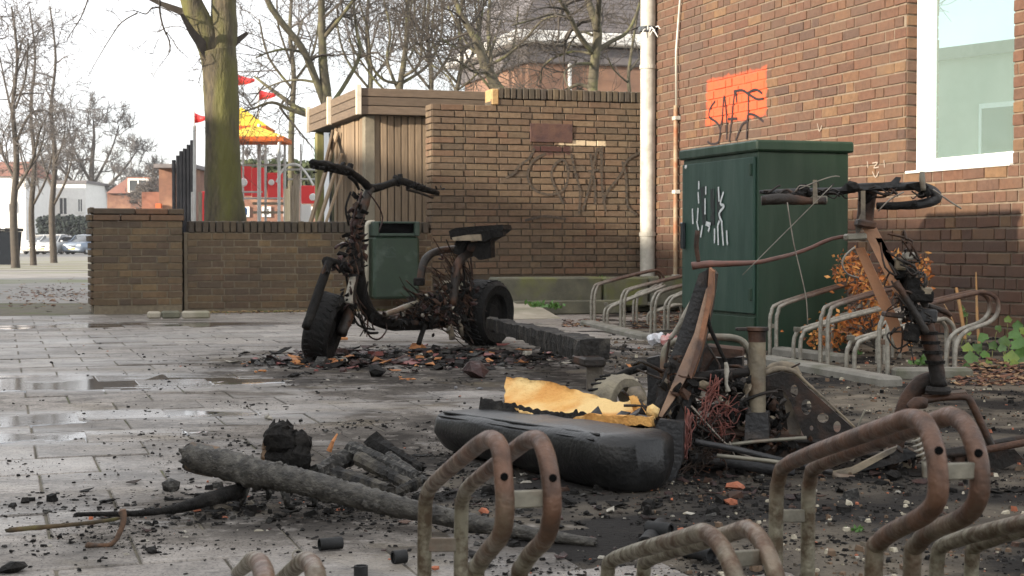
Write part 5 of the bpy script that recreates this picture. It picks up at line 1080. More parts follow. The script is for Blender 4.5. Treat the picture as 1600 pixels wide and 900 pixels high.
for (u0, v0, u1, v1, sp, n) in ((558, 345, 552, 420, 6, 9), (548, 440, 575, 515, 6, 6), (690, 420, 735, 490, 16, 26), (640, 470, 720, 510, 16, 30), (715, 400, 735, 450, 9, 16)):
    for _ in range(n):
        a = A(rr.gauss(u0, sp), rr.gauss(v0, sp), rr.uniform(-.12, .05)); b = A(rr.gauss(u1, sp), rr.gauss(v1, sp), rr.uniform(-.12, .05))
        lm.tube(smoothpts([a.lerp(b, i/4)+Vector((rr.gauss(0, .016), rr.gauss(0, .016), rr.gauss(0, .016))) for i in range(5)], 3), rr.uniform(.002, .0045), 4)
lm.build('wiring_loom', M_BMETR, S1, kind='stuff')
# ------------------------------------------------------------ charred beam and other burnt wood
def chartube(mb, sp, rs, n, jit, plain=False, amp=1.0):
    i0 = len(mb.v); mb.tube(sp, rs, n, jit=jit*.35)
    if plain: return
    for q in range(len(sp)):
        ca = sp[q]
        for w in range(n):
            p = Vector(mb.v[i0+q*n+w]); d = p-ca; r = d.length
            a = noise.noise(p*(1.1/max(r, .006))); b = abs(noise.noise(p*55)); c_ = noise.noise(p*140)
            k = 1+amp*(.16*a+.26*(b-.22)+.08*c_)
            if q in (0, len(sp)-1): k *= R.uniform(.55, 1.05)
            t = (sp[min(q+1, len(sp)-1)]-sp[max(q-1, 0)]).normalized()
            p2 = ca+d*k+(t*R.uniform(-.7, .7)*r if q in (0, len(sp)-1) else Vector((0, 0, 0)))
            mb.v[i0+q*n+w] = tuple(p2)
def charred_log(name, label, pxs, Ys, mat, group=None, n=12, cat='log', k=5, jit=.1, knots=0, parentless=True, caps=None):
    ps = [P(u, v, Ys[0]+(Ys[1]-Ys[0])*i/(len(pxs)-1)) for i, (u, v, w) in enumerate(pxs)]; ws = [w for _, _, w in pxs]
    sp = smoothpts(ps, k); rs = []
    for i in range(len(sp)):
        f = i/k; j = min(int(f), len(ws)-2); rs.append((ws[j]+(ws[j+1]-ws[j])*(f-j))/2*sp[i].y/F)
    c = sum(ps, Vector())/len(ps); mb = MB(); chartube(mb, sp, rs, n, jit, plain=len(ws) < 5 and cat == 'stalk', amp=.85 if n > 20 else 1.0)
    for _ in range(knots):
        i = R.randrange(1, len(sp)-1); mb.chunk(sp[i]+Vector((R.uniform(-1, 1), R.uniform(-1, 0), R.uniform(-.3, 1))).normalized()*rs[i]*.9, rs[i]*.35, rough=.4)
    o = mb.build(name, mat, None, smooth=True, loc=(c.x, c.y, 0), ang=70); return tag(o, label, cat, group)
BE = thing('charred_beam', P(912, 553, 6.3)-Z*P(912, 553, 6.3).z, 'long charred wooden beam resting on the rear wheel and a short stub post', 'beam')
b0_ = P(768, 505, 8.75); b1_ = P(930, 548, 6.3); d_ = (b1_-b0_).normalized(); s_ = d_.cross(Z).normalized(); n_ = s_.cross(d_)
mb = MB(); K = 170; vs = []
for i in range(K+1):
    c = b0_.lerp(b1_, i/K); wd = .03+.032*i/K; hd_ = .03+.014*i/K; nzz = lambda q_: 1+.3*noise.noise(q_*9)+.24*(abs(noise.noise(q_*26))-.2)
    for q, (x, y) in enumerate(((-1, -1), (0, -1.05), (1, -1), (1.05, 0), (1, 1), (.35, 1.08), (-.35, 1.02), (-1, 1), (-1.05, 0))):
        pp_ = c+s_*(x*wd)+n_*(y*hd_); vs.append(c+s_*(x*wd*(1+(nzz(pp_)-1)*.4))+n_*(y*hd_*nzz(pp_)))
mb.add(vs, [(i*9+q, i*9+(q+1) % 9, (i+1)*9+(q+1) % 9, (i+1)*9+q) for i in range(K) for q in range(9)]+[tuple(range(9))[::-1], tuple(K*9+q for q in range(9))])
mb.build('beam', pm('charred_timber', (.013, .012, .011), (.03, .027, .024), 30, .7, 1.0, 60, spec=.22, c3=(.075, .067, .056), s3=12, r3=(.52, .68)), BE)
pe = P(930, 590, 6.25); mb = MB(); mb.bbox((pe.x, 6.27, .05), X_, (0, 1, 0), Z, .034, .03, .06, .006); mb.build('stub_post', pm('grey_burnt_wood', (.13, .11, .085), (.07, .06, .05), 14, .85, .5, 50), BE)
pe = P(925, 565, 6.25); mb = MB(); mb.bbox(pe+d_*-.06, d_, s_, n_, .12, .045, .02, .012); mb.build('under_block', M_BMET, BE)
LOG = charred_log('charred_log', 'long thick charred log with scorched brown sawn end lying across the slabs', [(298, 714, 44), (340, 722, 44), (392, 738, 47), (430, 744, 43), (470, 753, 41), (530, 768, 39), (600, 786, 35), (662, 800, 31), (745, 818, 27), (830, 834, 22), (932, 848, 13)], (3.5, 2.97), M_LOGB, n=26, knots=16, k=14)
OFF[LOG] = Vector(LOG.location)
mb = MB(); ps = [P(u, v, 3.5) for u, v in ((295, 713), (310, 716), (338, 722))]; mb.tube(ps, [.034, .0365, .035], 18, jit=.02); mb.build('sawn_end', M_LOGEND, LOG, smooth=True, ang=40)
for u, v, u2, v2 in ((385, 755, 376, 790), (444, 765, 449, 797), (420, 760, 418, 780), (487, 772, 492, 792)):
    mb = MB(); mb.tube([P(u, v, 3.44), P((u+u2)/2+2, (v+v2)/2, 3.42), P(u2, v2, 3.43)], [.012, .008, .004], 7, jit=.1); mb.build('side_twig', M_CHARG, LOG, smooth=True)
ST = thing('charred_stump', P(447, 735, 3.75)-Z*P(447, 735, 3.75).z, 'upright coal black charred stump behind the long log', 'stump')
for (u, v0, v1, w) in ((437, 661, 745, 48), (467, 676, 748, 36), (455, 690, 748, 40), (418, 684, 742, 18)):
    mb = MB(); ps = [P(u+R.uniform(-2, 2), v1+(v0-v1)*i/6, 3.72+R.uniform(-.02, .02)) for i in range(7)]; w_ = w/2*3.72/F
    chartube(mb, smoothpts(ps, 4), [w_*f_ for f_ in [1.02+.06*math.sin(q*.8) for q in range(20)]+[.95, .9, .82, .7, .5]], 18, .14); mb.build('charred_block', M_CHAR if u != 418 else M_LOGEND, ST)
GP = 'charred split logs in a pile'
for i, (p0, p1, w0, w1, Ys, m, lab) in enumerate((((492, 742), (566, 704), 30, 30, (3.72, 3.95), M_CHARG, 'charred log of the pile leaning up right beside the black stump'), ((545, 700), (656, 748), 28, 22, (3.9, 3.62), M_CHARG, 'charred split log on top of the pile sloping right'), ((584, 692), (660, 734), 34, 16, (4.0, 3.8), M_CHAR, 'rear blackened log of the pile with rounded end'), ((524, 740), (612, 768), 26, 24, (3.62, 3.45), M_SPLIT, 'front greyish split log of the pile nearest the long log'), ((614, 772), (656, 752), 16, 16, (3.5, 3.55), M_SPLIT, 'short ash grey log end at the right of the pile'), ((540, 768), (616, 776), 16, 14, (3.5, 3.48), M_CHAR, 'thin black charred stick under the pile'), ((560, 716), (646, 762), 24, 18, (3.76, 3.55), M_SPLIT, 'middle split log of the pile wedged between two darker ones'), ((606, 714), (664, 752), 20, 14, (3.82, 3.6), M_CHARG, 'narrow burnt stick at the right side of the pile'))):
    pxs = [(p0[0]+(p1[0]-p0[0])*f, p0[1]+(p1[1]-p0[1])*f, w0+(w1-w0)*f) for f in (0, .33, .67, 1)]
    ob = charred_log('charred_log', lab, pxs, Ys, m, GP, n=8, jit=.4, knots=0, k=6)
    ob.data.polygons.foreach_set('use_smooth', [False]*len(ob.data.polygons))
mb = MB(); mb.tube([P(514, 705, 3.9), P(520, 690, 3.9), P(527, 678, 3.92)], [.008, .005, .002], 6); tag(mb.build('wood_splinter', M_WOODO, None, loc=(P(518, 700, 3.9).x, 3.9, 0)), 'reddish wood splinter sticking up behind the charred pile', 'splinter')
charred_log('charred_branch', 'black charred branch with rusty broken tip pointing left from under the log', [(118, 804, 7), (160, 803, 8), (198, 803, 9), (250, 799, 12), (290, 791, 17), (330, 779, 24), (372, 767, 26)], (2.98, 3.4), M_CHAR, cat='branch', n=9)
charred_log('twig', 'thin mossy brown twig lying farthest left on the slabs', [(10, 829, 9), (50, 825, 8), (110, 820, 7), (170, 813, 6), (200, 806, 4)], (3.12, 3.12), pm('mossy_twig', (.1, .065, .03), (.04, .032, .02), 30, .9, .5, 60, c3=(.13, .14, .04), s3=12), cat='twig', n=7)
charred_log('twig', 'short curved rusty brown twig with broken ends below the black branch', [(190, 797, 13), (193, 812, 10), (186, 834, 8), (174, 850, 8), (152, 852, 7), (134, 851, 11)], (3.0, 2.97), pm('rusty_twig', (.16, .08, .04), (.06, .045, .035), 30, .9, .5, 60), cat='twig', n=7)
# ------------------------------------------------------------ torn seat of the second scooter
sl0 = G(664, 708); sr0 = G(958, 782); sdv = (sr0-sl0).normalized(); swv = Vector((-sdv.y, sdv.x, 0)); swv = swv if swv.x > 0 else -swv
W2 = thing('scooter_wreck', G(1230, 745), 'collapsed burnt scooter wreck with torn black seat, red wires and bare fork', 'scooter')
mb = MB(); Ls = (sr0-sl0).length; K = 22; M_ = 20; vs = []
for i in range(K+1):
    t = i/K; c = sl0+sdv*(Ls*t)+swv*.105; e = 1.0
    if t < .1: e = math.sqrt(max(0, 1-((.1-t)/.1)**2))
    if t > .93: e = math.sqrt(max(0.05, 1-((t-.93)/.075)**2))
    hw = .112*e*(1-.02*t)+.003; hh = (.06+.014*t)*(.66+.34*e)
    zc_ = .067+.010*t
    for q in range(M_):
        an = 2*math.pi*q/M_; ca, sa = math.cos(an), math.sin(an); pw = .62
        x = math.copysign(abs(ca)**.5, ca)*hw; z = math.copysign(abs(sa)**(.42 if sa > 0 else .75), sa)*hh
        if z < 0: x *= .9-.12*(z/hh)**2
        vs.append(c+swv*x+Z*(zc_+z)+Vector(noise.noise_vector(c*5+swv*x*8+Z*z*9))*.007+Vector(noise.noise_vector(c*16+swv*x*22+Z*z*26))*.005+swv*(.007*math.sin(t*90+z*30)*max(0, (t-.72)/.28)))
mb.add(vs, [(i*M_+q, i*M_+(q+1) % M_, (i+1)*M_+(q+1) % M_, (i+1)*M_+q) for i in range(K) for q in range(M_)]+[tuple(range(M_))[::-1], tuple(K*M_+q for q in range(M_))])
SE = mb.build('seat', M_VINYL, W2, smooth=True)
for lift_, rr_ in ((.93, .004), (.55, .0028)):              # piping along the near face
    pts_ = []
    for i in range(2, K-1):
        t = i/K; hw = .112*(1-.02*t)+.001; hh = .06+.014*t; an = math.pi*(1-.5*lift_*.62); e = math.sqrt(max(0, 1-((.1-t)/.1)**2)) if t < .1 else 1
        x = -abs(math.cos(an))**.5*hw*e*1.005; z = abs(math.sin(an))**.42*hh*(.66+.34*e); pts_.append(sl0+sdv*(Ls*t)+swv*(.105+x)+Z*(.067+.010*t+z))
    pb = MB(); pb.tube(smoothpts(pts_, 2), rr_, 6); pb.build('piping', M_VINYL, SE, smooth=True)
mb = MB(); ps = []
for i in range(3, K+1): ps.append(Vector(vs[i*M_+ (M_*7)//20])+Z*.002)
mb.tube([sl0+sdv*(Ls*.17)+swv*(.105+.115*math.cos(a)*.97)+Z*(.066+.062*math.sin(a)) for a in [math.pi*(.42+.075*j) for j in range(9)]], .0035, 6); mb.build('seam', M_VINYL, SE, smooth=True)
# foam slab, its far edge curling up
fe = [(788, 628), (815, 640), (850, 652), (885, 655), (925, 648), (970, 650), (1020, 652)]; be = [(790, 588), (832, 594), (880, 603), (930, 618), (965, 629), (1000, 630), (1026, 638)]
def samp(pl, f):
    f *= len(pl)-1; j = min(int(f), len(pl)-2); return pl[j][0]+(pl[j+1][0]-pl[j][0])*(f-j), pl[j][1]+(pl[j+1][1]-pl[j][1])*(f-j)
mb = MB(); nx_, ny_ = 46, 9; vs = []
for top in (0, 1):
    for i in range(nx_+1):
        f = i/nx_; a = samp(fe, f); b = samp(be, f); Ya = 4.22-.42*f; Yb = Ya+.2-.05*f
        for j in range(ny_+1):
            g_ = j/ny_; p = P(a[0], a[1], Ya).lerp(P(b[0], b[1], Yb), g_); nn = noise.fractal(p*16, 1, 2, 4)
            p = p+Z*(nn*.006-.02*math.sin(g_*math.pi)*(1-f*.5))+Vector((0, 0, -.022-.01*nn) if top else (0, 0, 0))
            if j in (0, ny_) or i in (0, nx_): p += Vector((noise.noise(p*60)*.008, noise.noise(p*70)*.008, noise.noise(p*50)*.006))
            vs.append(p)
w_ = ny_+1; B0 = (nx_+1)*w_; fs = []
for i in range(nx_):
    for j in range(ny_):
        a = i*w_+j; fs += [(a, a+w_, a+w_+1, a+1), (B0+a, B0+a+1, B0+a+w_+1, B0+a+w_)]
for i in range(nx_):
    for j in (0, ny_):
        a = i*w_+j; fs.append((a, B0+a, B0+a+w_, a+w_))
for j in range(ny_):
    for i in (0, nx_):
        a = i*w_+j; fs.append((a, a+1, B0+a+1, B0+a))
mb.add(vs, fs); mb.build('foam', M_FOAM, SE, smooth=True, ang=60)
for u, v, Yq, r_, sq_ in ((1000, 640, 3.95, .034, (1.2, .6, .5)), (985, 636, 4.05, .028, (1.2, .6, .5)), (1012, 680, 3.85, .018, (.7, .6, 1.5)), (1019, 643, 3.88, .022, (1, .7, .8))):
    mb = MB(); mb.chunk(P(u, v, Yq), r_, sq=sq_, rough=.3); mb.build('foam_lump', M_FOAM, SE, smooth=True)
# torn edge of the cover
mb = MB(); top = []; bot = []
for i in range(60):
    f = i/59; u = 748+(1010-748)*f; v = 634+(688-634)*f; Yf = 4.25-.45*f
    lift = 5+8*abs(noise.noise(Vector((i*.37, 2, 0))))+(12*math.exp(-((f-.68)/.2)**2)); jag = R.uniform(-3, 3)
    p = P(u, v+6, Yf); q = P(u+R.uniform(-3, 3), v-lift+jag-6, Yf+.03); top.append(q); bot.append(p)
vs = bot+top+[p+swv*.008 for p in bot]+[p+swv*.006 for p in top]; n = 60; fs = []
for i in range(n-1): fs += [(i, i+1, n+i+1, n+i), (2*n+i, 3*n+i, 3*n+i+1, 2*n+i+1), (n+i, n+i+1, 3*n+i+1, 3*n+i)]
mb.add(vs, fs); mb.build('torn_edge', M_CHAR, SE)
mb = MB()
for u, v, r_ in ((935, 662, .03), (960, 664, .036), (985, 666, .04), (1003, 660, .034), (912, 664, .02)): mb.chunk(P(u, v, 4.0-(u-900)/100*.12), r_, sq=(1.5, .8, .6), rough=.25)
mb.build('torn_flap', M_VINYL, SE)
mb = MB(); a = P(700, 712, 4.2); mb.bbox((P(850, 738, 3.9)+P(975, 766, 3.66))/2-Z*.012, sdv, swv, Z, .3, .02, .009, .003); mb.build('seat_base', M_BMETR, SE)
mb = MB(); mb.bbox(P(942, 778, 3.58), sdv, swv, Z, .018, .018, .015, .002); mb.build('latch_box', M_BMET, SE)
# ------------------------------------------------------------ wreck of the second scooter
from mathutils.geometry import tessellate_polygon
YW2 = 3.95
def Q(u, v, dy=0): return P(u, v, YW2+dy)
def w2(name, pts, r, m, dy=0, n=8, jit=.05, parent=None): return pt(parent or W2, name, pts, r, m, fn=Q, dy=dy, n=n, jit=jit)
def strip(name, pts, dy, depth, m, parent=None):
    mb = MB(); mb.prism([Q(u, v, dy) for u, v in pts], (depth*.25, depth, 0)); return mb.build(name, m, parent or W2)
M_BLKMET = pm('sooty_black_metal', (.02, .02, .021), (.035, .034, .034), 14, .5, .5, 90, metal=.2, c3=(.075, .06, .05), s3=9, r3=(.56, .7))
# leaning channel beam
strip('beam_side', [(1092, 428), (1106, 420), (1104, 452), (1062, 620), (1030, 690), (1008, 690), (1032, 600), (1068, 500)], -.02, .05, M_BLKMET)
strip('beam_face', [(1103, 452), (1108, 446), (1104, 500), (1078, 580), (1052, 626), (1034, 652), (1029, 650), (1052, 596), (1085, 520)], -.045, .02, pm('scorched_tan_metal', (.42, .28, .19), (.3, .185, .125), 7, .65, .3, 70, c3=(.16, .12, .1), s3=9, r3=(.54, .68)))
strip('beam_flange', [(1108, 418), (1114, 424), (1113, 462), (1096, 545), (1080, 592), (1076, 586), (1092, 528), (1104, 470)], -.05, .05, M_ORUST); strip('beam_flange', [(1114, 420), (1119, 428), (1112, 480), (1084, 612), (1072, 668), (1052, 668), (1078, 592), (1104, 500)], .0, .05, M_BLKMET)
strip('pivot_plate', [(1030, 655), (1068, 660), (1066, 720), (1046, 768), (1024, 772), (1004, 752), (1004, 715)], -.16, .03, M_BLKMET)
for r_, dz, m in ((.024, .0, M_BLKMET), (.015, .004, M_BMET), (.007, .008, M_CHAR)):
    c = Q(1030, 711, -.165); v = (O-c).normalized(); mb = MB(); mb.lathe(c+v*dz, v, [(0, .006), (r_*.85, .006), (r_, 0)], 18); mb.build('pivot_bolt', m, W2)
w2('rust_cable', [(1081, 416), (1100, 413), (1130, 412), (1180, 410), (1215, 403), (1255, 392), (1300, 373), (1338, 368)], [6, 6, 5, 3.5, 3.2, 3, 3, 3], pm('scorched_cable', (.2, .08, .055), (.1, .06, .05), 20, .6, c3=(.26, .22, .19), s3=7), dy=.05, n=8, jit=.12)
w2('cable', [(1108, 450), (1106, 500), (1122, 540), (1134, 566)], [4, 3.5, 3, 3], M_CHAR, dy=-.03); w2('cable', [(1090, 360), (1088, 385), (1092, 412)], [4, 4, 3], M_BMETR, dy=.05)
w2('loose_rod', [(1094, 452), (1078, 478), (1062, 508), (1047, 530)], [3, 4.5, 4.5, 3], M_ASHW, dy=.1); w2('loose_rod', [(1046, 530), (1042, 555), (1038, 590)], [2.5, 2, 2], M_BMET, dy=.08)
w2('tail_hoop', [(1036, 590), (1038, 552), (1050, 535), (1090, 528), (1140, 527), (1162, 535), (1172, 556), (1173, 575)], 5.5, M_STEEL, dy=.25, n=10)
strip('tail_cover', [(1092, 548), (1100, 541), (1160, 547), (1160, 556), (1138, 560), (1115, 556), (1102, 575), (1088, 600), (1080, 600)], .18, .12, M_BMETR); strip('cover_inner', [(1100, 560), (1160, 558), (1160, 600), (1080, 610), (1088, 596)], .3, .05, M_BLKMET)
w2('cross_tube', [(1060, 605), (1090, 590), (1150, 583), (1170, 580)], 8, M_BMETR, dy=.0)
mb = MB(); a = Q(1183, 660, 0); b = Q(1183, 516, 0); mb.tube([a, a.lerp(b, .5), b], [.0225, .0225, .022], 16, jit=.015); mb.build('seat_post', pm('scorched_post', (.26, .22, .15), (.12, .1, .075), 9, .6, .4, 60, metal=.2, c3=(.2, .1, .05), s3=7), W2, smooth=True, ang=50)
mb = MB(); mb.lathe(b, Z, [(0, .008), (.029, .008), (.03, .0), (.024, -.004), (.0225, -.03)], 18); mb.build('post_flange', M_BMETR, W2); mb = MB(); mb.bbox(b+Vector((-.03, 0, .003)), X_, (0, 1, 0), Z, .025, .012, .004, .002); mb.build('flange_tab', M_BMET, W2)
strip('post_socket', [(1165, 645), (1200, 645), (1202, 692), (1163, 692)], -.03, .06, M_BLKMET)
# drilled side plate
def drilled(name, outer, holes, dy, th, m):
    loops = [[Q(u, v, dy) for u, v in outer]]
    for (u, v, ru, rv) in holes: loops.append([Q(u+ru*math.cos(-2*math.pi*k/12), v+rv*math.sin(-2*math.pi*k/12), dy) for k in range(12)])
    tri = tessellate_polygon(loops); flat = [p for l in loops for p in l]; n = len(flat); dv = Vector((th*.2, th, 0))
    mb = MB(); fs = [tuple(t) for t in tri]+[tuple(n+i for i in t[::-1]) for t in tri]; b = 0
    for l in loops:
        k = len(l); fs += [(b+i, b+(i+1) % k, n+b+(i+1) % k, n+b+i) for i in range(k)]; b += k
    mb.add(flat+[p+dv for p in flat], fs); return mb.build(name, m, W2)
drilled('side_plate', [(1196, 588), (1222, 581), (1242, 586), (1262, 606), (1300, 640), (1338, 674), (1330, 690), (1260, 690), (1250, 668), (1236, 630), (1222, 606), (1198, 602)], [(1241, 611, 6, 10), (1260, 636, 8, 12.5), (1286, 653, 9, 8), (1308, 667, 6, 9), (1268, 669, 3, 4)], .0, .012, M_BMETR)
w2('lit_plate_rim', [(1194, 584), (1215, 576), (1240, 580), (1258, 596), (1300, 634), (1338, 670)], [4, 4.5, 4, 2.4, 1.8, 1.6], M_TAN, dy=.0)  # pale tube along the plate's top edge, its lit look put into colour
strip('inner_plate', [(1222, 606), (1232, 612), (1252, 672), (1250, 684), (1234, 684)], .03, .02, M_TAN); strip('bulkhead', [(1196, 596), (1224, 600), (1232, 684), (1198, 686)], .12, .03, M_BMET)
mb = MB(); c = Q(1200, 636, .1); mb.lathe(c, (0, -1, 0), [(0, .0), (.02, .0), (.024, .02), (.03, .02), (.031, 0)], 16); mb.build('bearing', M_CHAR, W2)
w2('ash_tube', [(1200, 580), (1215, 573), (1235, 575), (1250, 588)], [6, 9, 9, 5], M_TAN, dy=.1, jit=.15)
# floor pan and rails
strip('floor_pan', [(1072, 690), (1120, 672), (1200, 676), (1338, 690), (1262, 736), (1110, 722)], .02, .3, M_BMETR)
for pts, r, m, dy in (([(1086, 690), (1150, 702), (1240, 724), (1300, 738)], 5, M_BLKMET, -.12), ([(1120, 672), (1190, 684), (1330, 694)], 4, M_BMETR, .0), ([(1078, 715), (1140, 722), (1240, 740)], 9, M_BLKMET, -.08), ([(1150, 690), (1220, 700), (1300, 706), (1400, 712), (1480, 706), (1600, 684)], 5.5, M_BMET, .05), ([(1300, 744), (1350, 752), (1410, 768), (1438, 770), (1446, 752), (1444, 720)], [6, 7, 7.5, 7, 6, 5], M_STEEL, -.1), ([(1100, 700), (1180, 690), (1260, 684)], 3, M_STEEL, -.05), ([(1440, 712), (1520, 706), (1620, 688)], 6, M_BMETR, -.05), ([(1120, 712), (1200, 720), (1250, 728)], 3.5, M_STEEL, -.14), ([(1290, 700), (1330, 688), (1345, 655), (1352, 640)], 1.6, M_STEEL, -.02)): w2('frame_rail', pts, r, m, dy)
strip('bracket', [(1292, 740), (1330, 732), (1386, 704), (1402, 698), (1398, 706), (1340, 738), (1302, 752)], -.06, .03, M_TAN); strip('bracket', [(1340, 738), (1400, 704), (1420, 702), (1440, 712), (1400, 724)], -.02, .05, M_BLKMET)
mb = MB(); ps = [Q(1282+9*math.cos(a), 753+11*math.sin(a), -.1) for a in [i*.5 for i in range(14)]]; mb.tube(ps, .003, 6); mb.build('hook', M_BMETR, W2)
strip('axle_plate', [(1480, 712), (1520, 706), (1585, 702), (1600, 718), (1560, 736), (1500, 742)], -.02, .02, M_BMETR)
# front fork
for k_, dy_ in ((0, .0), (1, .07)):
    w2('fork_arch', [(1424, 672), (1427, 645), (1440, 628), (1470, 622), (1508, 620), (1518, 630), (1536, 668), (1556, 710)], [6, 6, 6, 5.5, 6, 6.5, 6.5, 6], M_BMET, dy=dy_, n=6)
strip('fork_bridge', [(1440, 618), (1510, 613), (1516, 622), (1446, 630)], .0, .08, M_BMET)
w2('fork_arm', [(1402, 700), (1406, 668), (1414, 634), (1432, 606), (1452, 596), (1470, 600)], [10, 12, 13, 14, 16, 14], M_BMETR, dy=.05, n=10); w2('fork_arm', [(1422, 640), (1432, 630), (1448, 630)], [9, 11, 8], M_BMETR, dy=-.08); w2('fork_arm', [(1392, 735), (1398, 700), (1408, 670)], [10, 11, 10], M_BMET, dy=.02)
mb = MB(); a = Q(1428, 672, -.1); b = Q(1442, 716, -.1); d = (b-a); s_ = d.normalized().orthogonal().normalized(); t3 = d.normalized().cross(s_)
mb.tube([a+d*(i/60)+(s_*math.cos(i*.62)+t3*math.sin(i*.62))*.0125 for i in range(61)], .0032, 6); mb.build('spring', M_ASHW, W2, smooth=True); mb = MB(); mb.tube([a-d*.3, b], .006, 8); mb.build('damper', M_TAN, W2)
for pts, r, m in (([(1468, 604), (1462, 570), (1455, 540), (1446, 505)], [12, 12, 12.5, 13], M_BMETR),): w2('steering_stem', pts, r, m, n=14, jit=.08)
for v, u in ((520, 1450), (535, 1453), (550, 1457), (566, 1461)):
    c = Q(u, v); mb = MB(); mb.lathe(c, Z, [(.018, -.005), (.025, -.004), (.026, .004), (.018, .005)], 16, jit=.05); mb.build('stem_ring', M_CHAR, W2)
mb = MB(); mb.lathe(Q(1466, 610), Z, [(0, .01), (.03, .01), (.033, 0), (.03, -.008)], 18); mb.build('bearing_cup', M_BMETR, W2)
M_STEMO = pm('scorched_orange_bar', (.5, .25, .13), (.36, .2, .12), 9, .65, .3, 80, c3=(.1, .075, .06), s3=8, r3=(.58, .72)); strip('stem_bar', [(1344, 350), (1364, 345), (1402, 418), (1446, 500), (1432, 512), (1394, 452)], -.02, .03, M_STEMO); strip('stem_bar', [(1336, 388), (1350, 386), (1404, 500), (1420, 548), (1404, 552), (1388, 510)], .02, .03, M_STEMO); strip('stem_bar_edge', [(1368, 372), (1378, 372), (1412, 436), (1440, 486), (1428, 490)], -.02, .02, M_BLKMET)
for u, v, hx, hz, m in ((1412, 428, .036, .014, M_CHAR), (1406, 412, .018, .02, M_TAN), (1436, 462, .04, .02, M_CHAR), (1440, 492, .044, .022, M_BLKMET), (1424, 448, .02, .03, M_CHAR), (1395, 492, .03, .008, M_BMET), (1352, 350, .03, .012, M_BMET), (1336, 370, .032, .011, M_STEEL), (1446, 455, .016, .014, M_TAN), (1425, 520, .02, .03, M_CHAR), (1420, 400, .016, .012, M_ASHW)):
    mb = MB(); ax_ = Vector((1, 0, R.uniform(-.2, .2))).normalized(); mb.bbox(Q(u, v, R.uniform(-.06, 0)), ax_, (0, 1, 0), ax_.cross(Vector((0, 1, 0))), hx*.8, .025, hz*.8, .005); mb.build('clamp', m, W2)
w2('control_arm', [(1400, 440), (1430, 490), (1448, 520)], [5, 6, 6], M_BMET, dy=-.08); w2('bracket_arm', [(1450, 478), (1475, 486), (1486, 494)], [4, 5, 3], M_BMET, dy=0)
# handlebar
w2('handlebar_stem', [(1356, 292), (1354, 320), (1350, 352)], [15, 13, 14], M_BMETR, dy=.02, n=10); strip('stem_plate', [(1345, 298), (1352, 298), (1352, 345), (1338, 372), (1336, 352), (1345, 334)], -.03, .02, M_TAN)
w2('handlebar', [(1187, 300), (1230, 300), (1290, 299), (1318, 298), (1340, 293), (1400, 292), (1436, 291), (1456, 298), (1464, 308), (1452, 316), (1420, 321), (1370, 321)], [3, 5.5, 6, 6.5, 7, 7, 7, 8, 8.5, 8, 7, 5], M_BLKMET, n=10)
w2('grip', [(1190, 313), (1215, 311), (1240, 312), (1262, 314), (1290, 314)], [8, 9, 8.5, 6, 6], M_BMET, dy=-.05, n=10, jit=.08); w2('grip_end', [(1268, 313), (1292, 312)], [7, 6], M_ASHW if 0 else M_STEEL, dy=-.04)
w2('grip', [(1370, 322), (1400, 322), (1432, 318)], [5, 6, 6], M_CHAR, dy=-.05)
strip('display_cover', [(1310, 298), (1322, 286), (1345, 288), (1392, 284), (1400, 276), (1408, 277), (1402, 292), (1350, 297)], -.03, .06, M_BLKMET); strip('display_cover', [(1416, 288), (1442, 283), (1452, 292), (1436, 300)], -.03, .05, M_CHAR)
for u, v in ((1246, 300), (1252, 308), (1240, 306), (1256, 297), (1262, 303), (1448, 300), (1440, 304), (1332, 294), (1354, 310)):
    mb = MB(); mb.chunk(Q(u, v, R.uniform(-.05, .02)), R.uniform(.012, .019), rough=.35); mb.build('switch_remains', M_CHAR, W2)
strip('lever_tab', [(1270, 281), (1276, 281), (1278, 318), (1270, 318)], -.06, .01, M_TAN); w2('brake_lever', [(1441, 268), (1441, 280), (1443, 298)], [3.5, 5, 4], M_STEEL, dy=-.04)
M_WIREG = pm('bare_steel_wire', (.3, .27, .22), (.15, .12, .1), 30, .5, metal=.4)
for pts, r in (([(1230, 316), (1240, 380), (1252, 430), (1260, 470), (1262, 508)], 1.0), ([(1458, 296), (1480, 312), (1502, 326)], 1.4), ([(1336, 386), (1322, 398), (1316, 412), (1324, 428), (1342, 434)], 1.6), ([(1248, 296), (1270, 286), (1300, 276), (1312, 276)], .9), ([(1372, 330), (1390, 312), (1412, 300)], 1.2), ([(1242, 300), (1250, 290), (1266, 292)], .9), ([(1300, 290), (1240, 350), (1160, 430)], .7), ([(1080, 634), (1110, 668), (1142, 700), (1180, 716), (1230, 718)], 1.6), ([(1140, 690), (1148, 712), (1172, 724), (1205, 722)], 1.4)): w2('wire', pts, r, M_WIREG, dy=-.08, n=5)
# wiring loom: many thin red wires
rr = random.Random(31); wm = MB()
def wob(a, b, n, amp):
    ps = [a.lerp(b, i/n)+Vector((rr.gauss(0, amp), rr.gauss(0, amp), rr.gauss(0, amp))) for i in range(n+1)]; return smoothpts(ps, 3)
for _ in range(16): wm.tube(wob(Q(1076+rr.uniform(-3, 9), 645+rr.uniform(-8, 5), -.1), Q(1070+rr.uniform(-5, 6), 705+rr.uniform(-8, 14), -.12), 5, .004), .0016, 5)
for _ in range(14): wm.tube(wob(Q(1118+rr.uniform(-6, 6), 595+rr.uniform(-6, 6), -.05), Q(1100+rr.uniform(-8, 12), 645+rr.uniform(-10, 15), -.08), 5, .007), .0016, 5)
for _ in range(22): wm.tube(wob(Q(rr.gauss(1120, 16), rr.gauss(640, 18), -.06), Q(rr.gauss(1128, 18), rr.gauss(655, 20), -.05), 5, .013), .0012, 4)
wm.build('wiring_loom', M_WIRE, W2, smooth=True, kind='stuff'); wm = MB()
